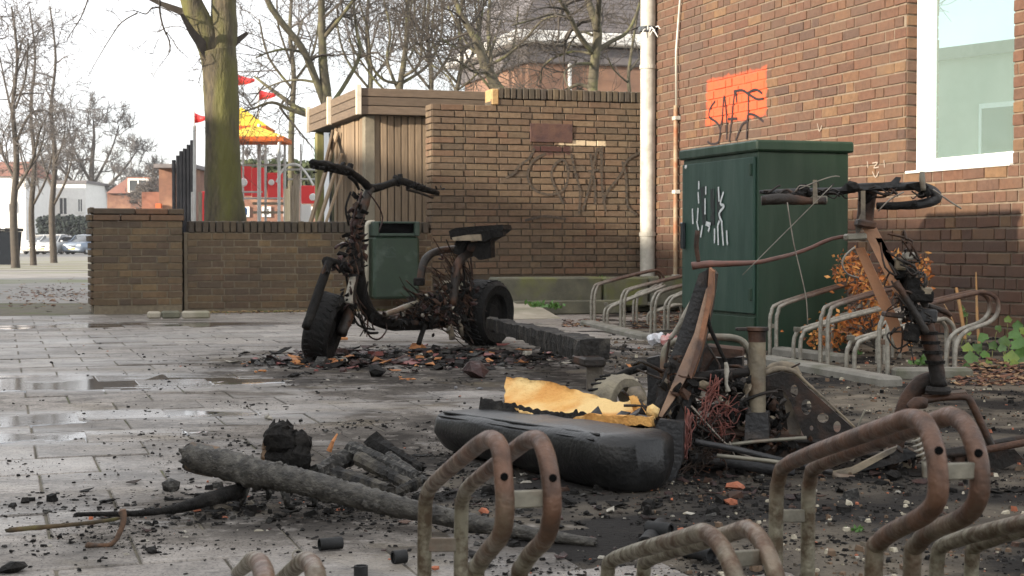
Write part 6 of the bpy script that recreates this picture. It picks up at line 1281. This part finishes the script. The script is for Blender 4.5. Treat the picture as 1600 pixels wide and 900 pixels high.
for _ in range(26): wm.tube(wob(Q(rr.gauss(1105, 22), rr.gauss(690, 20), -.1), Q(rr.gauss(1095, 20), rr.gauss(725, 14), -.1), 4, .01), .0014, 4)
wm.build('bare_wires', M_BMET, W2, smooth=True, kind='stuff')
wm = MB()
for _ in range(70):
    u, v = rr.gauss(1110, 55), rr.gauss(655, 42); an = rr.uniform(0, 3.14); ln = rr.uniform(20, 75); dd = rr.uniform(-.05, .2)
    wm.tube(wob(Q(u-math.cos(an)*ln, v-math.sin(an)*ln*.6, dd), Q(u+math.cos(an)*ln, min(v+math.sin(an)*ln*.6, 745), dd), 4, .012), rr.uniform(.0018, .005), 5)
for _ in range(24):
    u, v = rr.gauss(1420, 14), rr.gauss(455, 45); wm.tube(wob(Q(u-14, v-16, -.06), Q(u+12, v+18, -.06), 4, .014), rr.uniform(.0015, .004), 4)
for _ in range(16):
    u = rr.uniform(1200, 1450); wm.tube(wob(Q(u-14, 302, -.03), Q(u+14, 302+rr.uniform(-8, 8), -.03), 4, .008), rr.uniform(.0015, .004), 4)
wm.build('burnt_cables', M_BMET, W2, smooth=True, kind='stuff')
w2('white_lead', [(1134, 566), (1136, 580), (1135, 600), (1138, 612)], [3, 4, 2.5, 4], M_ASHW, dy=-.05, jit=.3)
jk = [MB() for _ in range(4)]
for (cx, cy, sx, sy, n) in ((1130, 600, 34, 16, 90), (1060, 620, 22, 50, 80), (1085, 690, 20, 30, 70), (1150, 640, 26, 34, 90), (1180, 695, 70, 12, 90), (1110, 735, 50, 12, 60), (1215, 650, 14, 30, 30), (1480, 715, 60, 12, 30), (1045, 590, 12, 16, 18), (1240, 700, 50, 10, 24), (1430, 470, 12, 26, 24), (1410, 420, 10, 12, 10), (1420, 720, 30, 10, 14)):
    for _ in range(n):
        u = rr.gauss(cx, sx*.6); v = rr.gauss(cy, sy*.6); q = rr.random(); i = 0 if q < .6 else 1 if q < .84 else 2 if q < .93 else 3
        R.seed(rr.random()); jk[i].chunk(Q(u, v, rr.uniform(-.05, .12)), rr.uniform(.006, .02), sq=(1, rr.uniform(.3, .8), rr.uniform(.25, .7)), rough=.5)
R.seed(6)
for i, (nm, m) in enumerate((('charred_fittings', M_CHAR), ('burnt_fittings', M_BMET), ('rusty_fittings', M_BMETR), ('ash_flakes', M_TAN))): jk[i].build(nm, m, W2, kind='stuff')
strip('tail_frame', [(1010, 560), (1030, 556), (1040, 600), (1030, 640), (1008, 660), (1012, 610)], .3, .06, M_BLKMET); w2('tail_frame_bar', [(965, 588), (990, 578), (1030, 567)], [5, 6, 6], M_CHAR, dy=.9)
strip('chain_guard', [(1028, 600), (1058, 640), (1060, 655), (1020, 655)], .06, .05, M_BLKMET)
MT = thing('melted_wheel', P(968, 650, 4.55)-Z*P(968, 650, 4.55).z, 'small ash coloured melted wheel lying behind the torn seat', 'wheel')
c = P(966, 632, 4.55); mb = MB(); ax_ = Vector((.62, -.74, .12)); pr = [(.05, -.045), (.075, -.05), (.088, -.03), (.09, 0), (.088, .03), (.075, .05), (.05, .045)]
mb.lathe(c, ax_, pr, 28, closed=True, jit=.03); ty = mb.build('tyre', pm('ash_rubber', (.27, .235, .165), (.15, .13, .1), 20, .85, .6, 60), MT, smooth=True, ang=40)
gm_ = MB(); axn = ax_.normalized(); a_ = axn.orthogonal().normalized(); b_ = axn.cross(a_)
for k in range(26):
    an = k/26*2*math.pi; rad = a_*math.cos(an)+b_*math.sin(an); gm_.bbox(c+rad*.089+axn*-.022, axn, rad, axn.cross(rad), .022, .004, .0035, .001)
gm_.build('groove_shade_bar', M_CHAR, ty, kind='stuff'); mb = MB(); mb.chunk(c+Vector((.045, -.06, .03)), .04, sq=(1.2, .6, .8), rough=.2); mb.chunk(c+Vector((.07, -.07, 0)), .028, rough=.25); mb.build('melted_flap', M_TAN, MT, smooth=True)  # raised black bars stand in for shade in the tread grooves
# crushed plastic bottle beside the leaning beam
bt = thing('plastic_bottle', G(1030, 536), 'crushed clear plastic bottle with red label beside the leaning beam', 'bottle'); c = P(1028, 530, 6.4)
m_pl = pm('clear_plastic', (.75, .76, .78), (.6, .6, .63), 40, .15, .5, 40); mb = MB(); mb.tube(smoothpts([P(1012, 532, 9), P(1024, 528, 9.0), P(1036, 529, 8.98)], 3), [.02, .035, .03, .036, .03, .034, .03], 9, jit=.2); mb.build('body', m_pl, bt); mb = MB(); mb.tube(smoothpts([P(1034, 532, 8.96), P(1046, 530, 8.94), P(1056, 526, 8.92)], 3), [.03, .034, .028, .03, .026, .03, .02], 9, jit=.22); mb.build('label', pm('red_label', (.6, .1, .09), (.7, .5, .47), 30, .4), bt)
# ------------------------------------------------------------ rubbish and fragments
def frag(name, label, cat, u, v, r, m, sq=(1, .7, .6), group=None, rough=.3, n=1):
    p = G(u, v); mb = MB()
    for k in range(n): mb.chunk(p+Vector((R.uniform(-r, r)*.8*(n > 1), R.gauss(0, r)*.4*(n > 1), r*sq[2]*(.75 if n == 1 else R.uniform(.1, .9)))), r*(1 if n == 1 else R.uniform(.16, .5)), sq=sq if n == 1 else (1, R.uniform(.3, .9), R.uniform(.2, .6)), rough=rough, rot=Quaternion((0, 0, 1), R.uniform(0, 3)))
    return tag(mb.build(name, m, None, loc=p), label, cat, group)
M_BRKF = pm('orange_brick_fragment', (.42, .13, .06), (.26, .1, .06), 20, .9, .5, 60)
frag('brick_fragment', 'orange brick fragment seen between the posts of the nearest hoops', 'fragment', 757, 804, .016, M_BRKF); frag('brick_fragment', 'small red brick fragment right of the front hoop post', 'fragment', 679, 890, .008, M_BRKF); frag('brick_fragment', 'rusty orange fragment on the ash under the wreck', 'fragment', 1150, 766, .02, M_BRKF, sq=(1.4, .8, .6)); frag('brick_fragment', 'smaller rusty fragment nearer than the one under the wreck', 'fragment', 1142, 790, .016, M_BRKF); frag('brick_fragment', 'small red fragment beside the bent black pipe', 'fragment', 1065, 832, .01, M_BRKF)
frag('brick_fragment', 'reddish fragment beside the white ash under the hoops', 'fragment', 740, 792, .02, M_MELT, n=3)
frag('foam_scrap', 'orange foam scrap lying on the slabs left of the front wheel', 'scrap', 410, 582, .055, M_WOODO, sq=(1.6, .8, .22), n=3); frag('foam_scrap', 'fluffy orange brown scrap at the foot of the front wheel', 'scrap', 522, 570, .05, M_WOODO, sq=(1, .8, .6), n=7, rough=.55); frag('foam_scrap', 'orange scrap in the middle of the debris under the scooter', 'scrap', 634, 596, .045, M_WOODO, sq=(1, .7, .6), n=5, rough=.5); frag('foam_scrap', 'pale orange scrap under the seat post of the scooter', 'scrap', 660, 458+86, .03, M_WOODO, n=3)
mb = MB(); p = G(532, 532); mb.bbox(p+Z*.012, (.98, .2, 0), (-.2, .98, 0), Z, .045, .012, .008, .003); tag(mb.build('wood_chip', M_WOODO, None, loc=p), 'flat orange wood chip behind the front wheel', 'wood chip')
frag('ash_scrap', 'pale crumpled paper scrap on the slabs above the black stump', 'scrap', 415, 655, .03, M_ASHW, sq=(1.6, .7, .3), n=3); frag('stone', 'dark flat stone on the slabs left of the orange foam', 'stone', 470, 590, .07, M_CHAR, sq=(1.4, .8, .4), n=4); frag('charred_piece', 'large dark charred piece right of the scooter debris', 'charred piece', 742, 590, .06, M_MELT, sq=(1.3, .7, .7)); frag('charred_piece', 'charred lump in the scooter debris below the kickstand', 'charred piece', 588, 588, .065, M_CHAR, sq=(1.2, .7, .5)); frag('charred_piece', 'small charred lump on the slabs below the white scrap', 'charred piece', 268, 768, .022, M_CHARG, sq=(1.2, .8, .8)); frag('charred_piece', 'flat black charred piece in the left foreground corner', 'charred piece', 20, 892, .022, M_CHAR, sq=(1.4, .8, .5)); frag('charred_piece', 'charred chip lying on the slab between the twig and hoops', 'charred piece', 237, 864, .014, M_CHAR, sq=(1.5, .8, .5))
frag('charred_piece', 'long flaked black charcoal heap left of the black branch', 'charred piece', 158, 786, .03, M_CHAR, sq=(1.8, .6, .35), n=4); frag('charred_piece', 'dark block of charcoal behind the wreck beam foot', 'charred piece', 1080, 772, .035, M_CHAR, sq=(1.8, .8, .6), n=2); frag('charred_piece', 'black charcoal lumps at the left edge of the bent pipe', 'charred piece', 912, 808, .02, M_CHAR, sq=(1.4, .8, .5), n=4); frag('charred_piece', 'blackened tube stub lying under the wreck fork', 'charred piece', 1398, 752, .022, M_CHAR, sq=(2.2, .8, .8))
frag('charred_slate', 'flat grey burnt board on the slabs left of the foam', 'board', 728, 608, .075, pm('grey_ash_board', (.2, .2, .21), (.12, .12, .125), 10, .6, .4, 40), sq=(1.5, 1, .15), n=2)
frag('fallen_leaf', 'pale yellow fallen leaf on the soil right of the fork', 'leaf', 1564, 636, .022, pm('yellow_leaf', (.6, .42, .16)), sq=(1.3, .7, .12))
frag('fallen_leaf', 'pale leaf flake left of the yellow one near the kerb', 'leaf', 1502, 604, .018, pm('pale_leaf', (.5, .36, .22)), sq=(1.2, .7, .2))
def pipe_bit(label, a, b, r, hollow=True):
    c = (a+b)/2; d = (b-a).normalized(); L_ = (b-a).length; mb = MB(); mb.lathe(a, d, [(r*.8, L_*.1), (r*.8, 0), (r, 0), (r, L_), (r*.8, L_), (r*.8, L_*.9), (0, L_*.8)], 16, jit=.03); mb.lathe(a+d*L_*.15, -d, [(0, 0), (r*.8, 0)], 16)
    return tag(mb.build('pipe_piece', pm_pipe, None, smooth=True, loc=(c.x, c.y, 0), ang=40), label, 'pipe piece')
pm_pipe = pm('black_pipe', (.016, .016, .016), (.028, .028, .028), 20, .65, .3, 60, spec=.2)
def gz(u, v, z): return G(u, v, z)
pipe_bit('half open black pipe piece lying left of the nearest hoop', gz(499, 851, .012), gz(534, 848, .012), .012); pipe_bit('small black pipe end lying beside the front hoop post', gz(614, 871, .012), gz(634, 869, .012), .0125); pipe_bit('short black pipe piece standing upright at the bottom edge', gz(564, 905, 0)+Z*.001, gz(564, 905, 0)+Z*.024, .0125)
pipe_bit('black pipe piece with open end under the low hoops', gz(1070, 858, .016), gz(1112, 868, .016), .014); pipe_bit('bent black pipe piece left of the low hoops', gz(1008, 852, .016), gz(1032, 822, .018), .017); pipe_bit('black pipe piece joined to the bent one behind the low hoops', gz(1012, 826, .03), gz(1048, 830, .03), .016)
ring = MB(); c = gz(466, 868, .01); ring.lathe(c, (.2, -.9, .4), [(.009, -.003), (.012, -.002), (.012, .002), (.009, .003)], 14, closed=True); tag(ring.build('washer', M_STEEL, None, loc=c), 'small pale metal washer on the slabs above the low hoop ends', 'washer')
mb = MB(); a = hit(232, 490, C0+NT*.28, NT); RS = G(262, 498)
for i, (u0, u1, h, m) in enumerate(((230, 252, .055, 0), (252, 282, .06, 1), (284, 328, .06, 0))):
    p0_, p1_ = G(u0, 500), G(u1, 500); c = (p0_+p1_)/2; mb = MB(); mb.bbox(c+Z*(h/2+.012), E2, NT, Z, (p1_-p0_).length/2-.004, .06, h/2, .014)
    tag(mb.build('kerb_block', (M_PATH, M_CONCD)[m], None, loc=c), ['pale loose stone block at the foot of the pier, left end', 'dark broken stone block between two pale ones', 'pale yellowish loose stone block at the foot of the low wall'][i], 'stone block')
# ------------------------------------------------------------ plants by the rack
def leafquad(mb, c, d, n, L_, w_, fold=.2):
    d = d.normalized(); s_ = d.cross(n).normalized(); nn = s_.cross(d)
    mb.add([c, c+d*L_*.5+s_*w_+nn*fold*w_, c+d*L_, c+d*L_*.5-s_*w_+nn*fold*w_, c+d*L_*.5], [(0, 1, 4), (1, 2, 4), (2, 3, 4), (3, 0, 4)])
DSH = thing('dead_shrub', G(1360, 552), 'dead shrub with dry orange brown leaves between cabinet and rack', 'shrub'); rr = random.Random(12)
lf = [MB(), MB(), MB()]; sm_ = MB(); b_ = P(1370, 545, 8.2)
for (cx, cy, sx, sy, n) in ((1330, 415, 20, 18, 170), (1350, 445, 26, 22, 260), (1310, 425, 12, 10, 40), (1395, 430, 20, 30, 190), (1430, 440, 16, 24, 110), (1445, 415, 6, 14, 40), (1320, 510, 40, 18, 420), (1290, 530, 24, 10, 160), (1380, 500, 30, 24, 280), (1420, 500, 18, 22, 140), (1400, 530, 24, 12, 110), (1360, 475, 24, 16, 160), (1410, 405, 6, 12, 30)):
    e = P(cx, cy, 8.3+rr.uniform(-.2, .25)); sm_.tube(smoothpts([b_, b_.lerp(e, .5)+Vector((rr.gauss(0, .03), rr.gauss(0, .03), .03)), e], 3), [.007, .006, .006, .005, .004, .003, .002], 5)
    for _ in range(int(n*.8)):
        p = P(rr.gauss(cx, sx*.62), rr.gauss(cy, sy*.62), 8.3+rr.gauss(0, .13)); q = rr.random()
        leafquad(lf[0 if q < .55 else 1 if q < .85 else 2], p, Vector((rr.gauss(0, 1), rr.gauss(0, 1), rr.gauss(-.5, .8))), Vector((rr.gauss(0, 1), rr.gauss(0, 1), rr.gauss(0, 1))), rr.uniform(.014, .05), rr.uniform(.004, .014), rr.uniform(-.5, .8))
sm_.build('stem', M_TWIG, DSH)
for q, (c1, c2) in enumerate((((.56, .19, .04), (.4, .12, .028)), ((.66, .32, .09), (.5, .22, .06)), ((.26, .1, .04), (.17, .06, .025)))): lf[q].build('foliage', pm('dry_leaves', c1, c2, 20, .8), DSH)
GPL = thing('green_plant', G(1560, 588), 'leafy green weed with broad lobed leaves at the foot of the brick wall', 'plant')
def bigleaf(u, v, Y, sz, m, tilt, root=GPL):
    c = P(u, v, Y); n = Vector((rr.uniform(-.5, .3), -1, rr.uniform(.2, 1.1))).normalized(); up_ = (Z-n*Z.dot(n)).normalized(); up_.rotate(Quaternion(n, tilt)); s_ = up_.cross(n)
    pts = []; k = 14
    for i in range(k):
        a = 2*math.pi*i/k; sz2 = sz*.72; rad = sz2*(1+.16*math.cos(a*5)+rr.uniform(-.06, .06))*(1-.25*(math.cos(a) < -.8)); pts.append(c+up_*(math.cos(a)*rad*1.08)+s_*(math.sin(a)*rad)+n*(.18*sz*math.cos(2*a)+rr.uniform(-.05, .05)*sz))
    mb = MB(); mb.add([c-n*sz*.12]+pts, [(0, 1+i, 1+(i+1) % k) for i in range(k)]); o = mb.build('leaf', m, root, smooth=True)
    st = MB(); st.tube(smoothpts([c-up_*sz*.7, c-up_*sz*1.4-Z*.02, Vector((c.x+rr.uniform(-.03, .03), c.y+.02, .0))], 3), .0025, 4); st.build('stalk', M_STALK, root)
M_STALK = pm('green_stalk', (.2, .2, .07)); M_LG = [pm('green_leaf', (.085, .19, .03), (.055, .13, .02), 16, .5, .3, 50), pm('yellow_green_leaf', (.2, .26, .04), (.11, .18, .03), 16, .5, .3, 50), pm('mid_green_leaf', (.09, .17, .04), (.06, .12, .03), 16, .5, .3, 50)]
for (u, v, Y, s) in ((1519, 560, 7.5, .05), (1512, 545, 7.7, .04), (1510, 575, 7.3, .03), (1537, 528, 8.2, .04), (1552, 541, 8.0, .035), (1592, 540, 7.9, .06), (1580, 560, 7.6, .052), (1604, 520, 8.2, .055), (1600, 570, 7.5, .05), (1576, 580, 7.3, .04), (1560, 514, 8.5, .03), (1590, 510, 8.6, .04), (1503, 482, 9.0, .03), (1508, 492, 9.0, .026), (1545, 570, 7.5, .03), (1608, 545, 7.8, .05), (1630, 560, 7.6, .06), (1530, 575, 7.4, .03), (1512, 520, 8.2, .026), (1566, 545, 7.7, .03), (1585, 525, 8.1, .05), (1570, 535, 8.0, .045), (1596, 555, 7.7, .05), (1615, 585, 7.2, .05), (1540, 555, 7.7, .035), (1527, 545, 8.0, .04), (1588, 572, 7.4, .045), (1610, 500, 8.6, .045), (1575, 500, 8.7, .03), (1520, 585, 7.2, .03), (1555, 580, 7.3, .035)): bigleaf(u, v, Y, s, M_LG[rr.randrange(3)], rr.uniform(-.8, .8))
for i, (lab, pts) in enumerate((('tall dry orange stalk in front of the brick wall', [(1530, 542, 5), (1527, 500, 5), (1526, 470, 4), (1525, 425, 2)]), ('short dry stalk left of the tall orange one', [(1508, 530, 6), (1500, 480, 6), (1494, 450, 5)]), ('thin leaning dry stalk crossing behind the rack end', [(1500, 530, 2), (1486, 495, 2), (1475, 475, 1.5)]))):
    charred_log('dry_stalk', lab, pts, (8.6, 8.7), pm('dry_stalk', (.5, .27, .1), (.36, .24, .13), 14, .85, .3, 40), cat='stalk', n=7)
def weed(u, v, n, s, label, z=0.0, Y=None):
    p = G(u, v, z); t = thing('weed', p, label, 'weed'); mb = MB()
    for _ in range(n): leafquad(mb, p+Vector((rr.gauss(0, s*.5), rr.gauss(0, s*.4), rr.uniform(0, s*.4))), Vector((rr.gauss(0, 1), rr.gauss(0, 1), rr.uniform(.3, 1.6))), Vector((rr.gauss(0, .6), -1, rr.uniform(.2, 1))), rr.uniform(.5, 1)*s, s*.22)
    mb.build('foliage', M_LG[0], t)
weed(1445, 572, 40, .05, 'low green weed between the rack kerbs'); weed(1338, 832, 26, .014, 'tiny bright green weed on bare soil behind the near hoops'); weed(838, 481, 34, .06, 'small green weed at the top of the pale ramp', .11); weed(866, 483, 34, .06, 'green weed tuft right of the ramp against the kerb stone', .11); weed(1340, 556, 18, .03, 'small green sprig at the cabinet foot'); weed(938, 437, 14, .05, 'tiny weed at the wall base above the platform', .264)
# ------------------------------------------------------------ loose stuff nobody could count
import numpy as np
def scatter(name, mats, n, fn, sizes, seed, flat=.5, zoff=.3, weights=None, flakes=0):
    rg = random.Random(seed); V = []; Fs = []; MI = []; base_f = ICO_F
    cube = [(-1, -1, -1), (1, -1, -1), (1, 1, -1), (-1, 1, -1), (-.8, -.7, 1), (.7, -.8, 1), (.8, .7, 1), (-.7, .8, 1)]; cf = [(0, 3, 2, 1), (4, 5, 6, 7), (0, 1, 5, 4), (1, 2, 6, 5), (2, 3, 7, 6), (3, 0, 4, 7)]
    cnt = 0; tries = 0
    while cnt < n and tries < n*30:
        tries += 1; q = fn(rg)
        if q is None: continue
        x, y, k = q; s = sizes[0]*(sizes[1]/sizes[0])**(rg.random()**3)*k; z = max(0, soil_h(x, y)) if (-1.6 < x < 4.4 and 1.3 < y < 14.4) else 0
        a = rg.uniform(0, 6.28); ca, sa = math.cos(a), math.sin(a); ex = rg.uniform(.5, 1.6); fl_ = rg.uniform(flat*.4, flat*1.3); tl = rg.uniform(-.35, .35); b = len(V)
        if flakes and rg.random() < flakes:
            L_ = s*rg.uniform(1.0, 2.2); w = s*rg.uniform(.4, 1.1); m_ = rg.uniform(-.8, .8); th = s*.08+.0006
            pts = [(-L_, -w*rg.uniform(.2, 1), rg.uniform(0, .9)*s), (-L_*.2, -w, 0), (L_*rg.uniform(.5, 1.1), -w*rg.uniform(.1, .8), rg.uniform(-.1, 1.1)*s), (L_*.7, w*rg.uniform(.2, .9), rg.uniform(0, 1.0)*s), (-L_*.1, w, abs(m_)*s), (-L_*.9, w*rg.uniform(.1, .7), rg.uniform(0, .7)*s)]
            for dz in (0, th):
                for (px, py, pz) in pts: V.append((x+px*ca-py*sa, y+px*sa+py*ca, z+pz*.7+dz+.001))
            ff = [(0, 1, 4, 5), (1, 2, 3, 4), (11, 10, 7, 6), (10, 9, 8, 7)]+[(i, (i+1) % 6, 6+(i+1) % 6, 6+i) for i in range(6)]
            Fs += [tuple(b+i for i in f) for f in ff]; mi = rg.choices(range(len(mats)), weights)[0] if weights else 0; MI += [mi]*len(ff); cnt += 1; continue
        for (px, py, pz) in cube:
            px = px*s*ex*rg.uniform(.6, 1.1); py = py*s*rg.uniform(.6, 1.1); pz = pz*s*fl_*rg.uniform(.7, 1.1)+px*tl
            V.append((x+px*ca-py*sa, y+px*sa+py*ca, z+pz+s*fl_*zoff*2))
        Fs += [tuple(b+i for i in f) for f in cf]; mi = rg.choices(range(len(mats)), weights)[0] if weights else 0; MI += [mi]*6; cnt += 1
    me = bpy.data.meshes.new(name); me.from_pydata(V, [], Fs)
    for m in mats: me.materials.append(m)
    me.polygons.foreach_set('material_index', MI); me.update(); o = bpy.data.objects.new(name, me); COL.objects.link(o); o['kind'] = 'stuff'; return o
def dens(x, y):
    d = math.exp(-(((x-.1)/.95)**2+((y-4.0)/1.15)**2))+1.0*math.exp(-(((x+.45)/.85)**2+((y-8.0)/.75)**2))+.9*math.exp(-(((x+.45)/.5)**2+((y-3.45)/.4)**2))+.25*math.exp(-(((x+.7)/1.0)**2+((y-5.2)/1.8)**2))+.3*math.exp(-(((x-.7)/.9)**2+((y-3.2)/1.2)**2))+.035
    return d*(.12+2.2*max(0, .1+noise.noise(Vector((x*3.1, y*3.1, 5)))+.6*noise.noise(Vector((x*9, y*9, 2)))))
def f_fine(rg):
    y = 1.9+9*rg.random()**1.9; x = rg.uniform(-.36, .36)*y*1.05
    return (x, y, .6+.1*y) if rg.random() < dens(x, y) else None
scatter('charcoal_bits', [M_CHAR, M_CHARG, M_ASHW, M_BRKF], 24000, f_fine, (.0008, .006), 3, .45, weights=[80, 16, 3, 1])
def f_heap(rg):
    if rg.random() < .75: x, y = rg.gauss(-.42, .38), rg.gauss(8.0, .36)
    else: x, y = rg.gauss(-.95, .16), rg.gauss(7.7, .16)
    return (x, y, 1)
M_REDP = pm('scorched_red_plastic', (.25, .06, .05), (.12, .04, .035), 20, .5)
scatter('burnt_shards', [M_CHAR, M_MELT, M_REDP, M_WOODO, M_ASHW, M_CHARG], 2300, f_heap, (.007, .044), 4, .4, .45, [48, 26, 6, 5, 3, 12], flakes=.8)
def f_wr(rg):
    x, y = rg.gauss(.35, .5), rg.gauss(3.75, .4); return (x, y, 1)
scatter('wreck_shards', [M_CHAR, M_MELT, M_BMETR, M_ASHW, M_CHARG], 1100, f_wr, (.003, .02), 5, .5, .4, [60, 15, 10, 2, 13], flakes=.5)
def f_log(rg):
    x, y = rg.gauss(-.42, .3), rg.gauss(3.5, .16); return (x, y, 1)
scatter('log_char', [M_CHAR, M_CHARG, M_BRKF], 1200, f_log, (.0015, .014), 6, .6, .4, [70, 28, 2], flakes=.5)
def f_grit(rg):
    y = 2.3+7.5*rg.random()**1.6; x = rg.uniform(-.05, .36)*y
    return (x, y, .7+.08*y) if x > .1+.05*y and rg.random() < .4+.6*noise.noise(Vector((x*5, y*5, 9))) else None
scatter('grit', [pm('pale_grit', (.5, .45, .35), (.32, .28, .2), 60, .9), M_CHAR, M_SOIL, M_BRKF, pm('brown_bits', (.16, .1, .06), (.1, .07, .045), 40, .9)], 9000, f_grit, (.0015, .0085), 7, .7, .35, [8, 30, 40, 3, 19])
M_DL = [pm('dead_leaf', (.2, .085, .045), (.12, .055, .035), 20, .8), pm('dead_leaf_tan', (.36, .22, .11), (.22, .13, .07), 20, .8), pm('dead_leaf_dark', (.08, .045, .035), (.05, .035, .03), 20, .8)]
def f_leaf(rg):
    q = rg.random()
    if q < .4: p = G(rg.uniform(1490, 1640), rg.uniform(566, 606)); return (p.x, p.y, 1)
    if q < .6: p = G(rg.uniform(990, 1080), rg.uniform(483, 515)); return (p.x, p.y, 1.1)
    if q < .8: p = G(rg.gauss(80, 45), rg.gauss(460, 9)); return (p.x, p.y, 1.3)
    if q < .93: p = T(rg.uniform(-4.2, -2), .12+rg.random()**2*.5, 0); return (p.x, p.y, .8)
    p = G(rg.uniform(880, 940), rg.uniform(500, 512)); return (p.x, p.y, 1)
scatter('leaf_litter', M_DL, 1500, f_leaf, (.009, .024), 8, .12, .6, [40, 30, 30], flakes=1)
def f_moss(rg):
    p = T(rg.uniform(-4.3, -1.5), .05+rg.random()**2*.22, 0); return (p.x, p.y, 1)
scatter('moss_and_straw', [pm('straw', (.42, .32, .16), (.3, .22, .11), 30, .9), pm('moss', (.13, .15, .04), (.08, .1, .03), 30, .9), M_DL[1]], 1600, f_moss, (.005, .018), 9, .4, .4, [45, 30, 25], flakes=.7)

# ------------------------------------------------------------ haze
hz = MB(); hz.box((0, 85, 6.4), (1, 0, 0), (0, 1, 0), (0, 0, 1), 190, 125, 7.8)
hm = bpy.data.materials.new('haze'); hm.use_nodes = True; hm.node_tree.nodes.clear()
ho = hm.node_tree.nodes.new('ShaderNodeOutputMaterial'); hv = hm.node_tree.nodes.new('ShaderNodeVolumePrincipled')
hv.inputs['Color'].default_value = (.93, .95, 1, 1); hv.inputs['Density'].default_value = .00042; hv.inputs['Anisotropy'].default_value = .2
hm.node_tree.links.new(hv.outputs[0], ho.inputs['Volume'])
hz.build('haze', hm, None, kind='stuff')
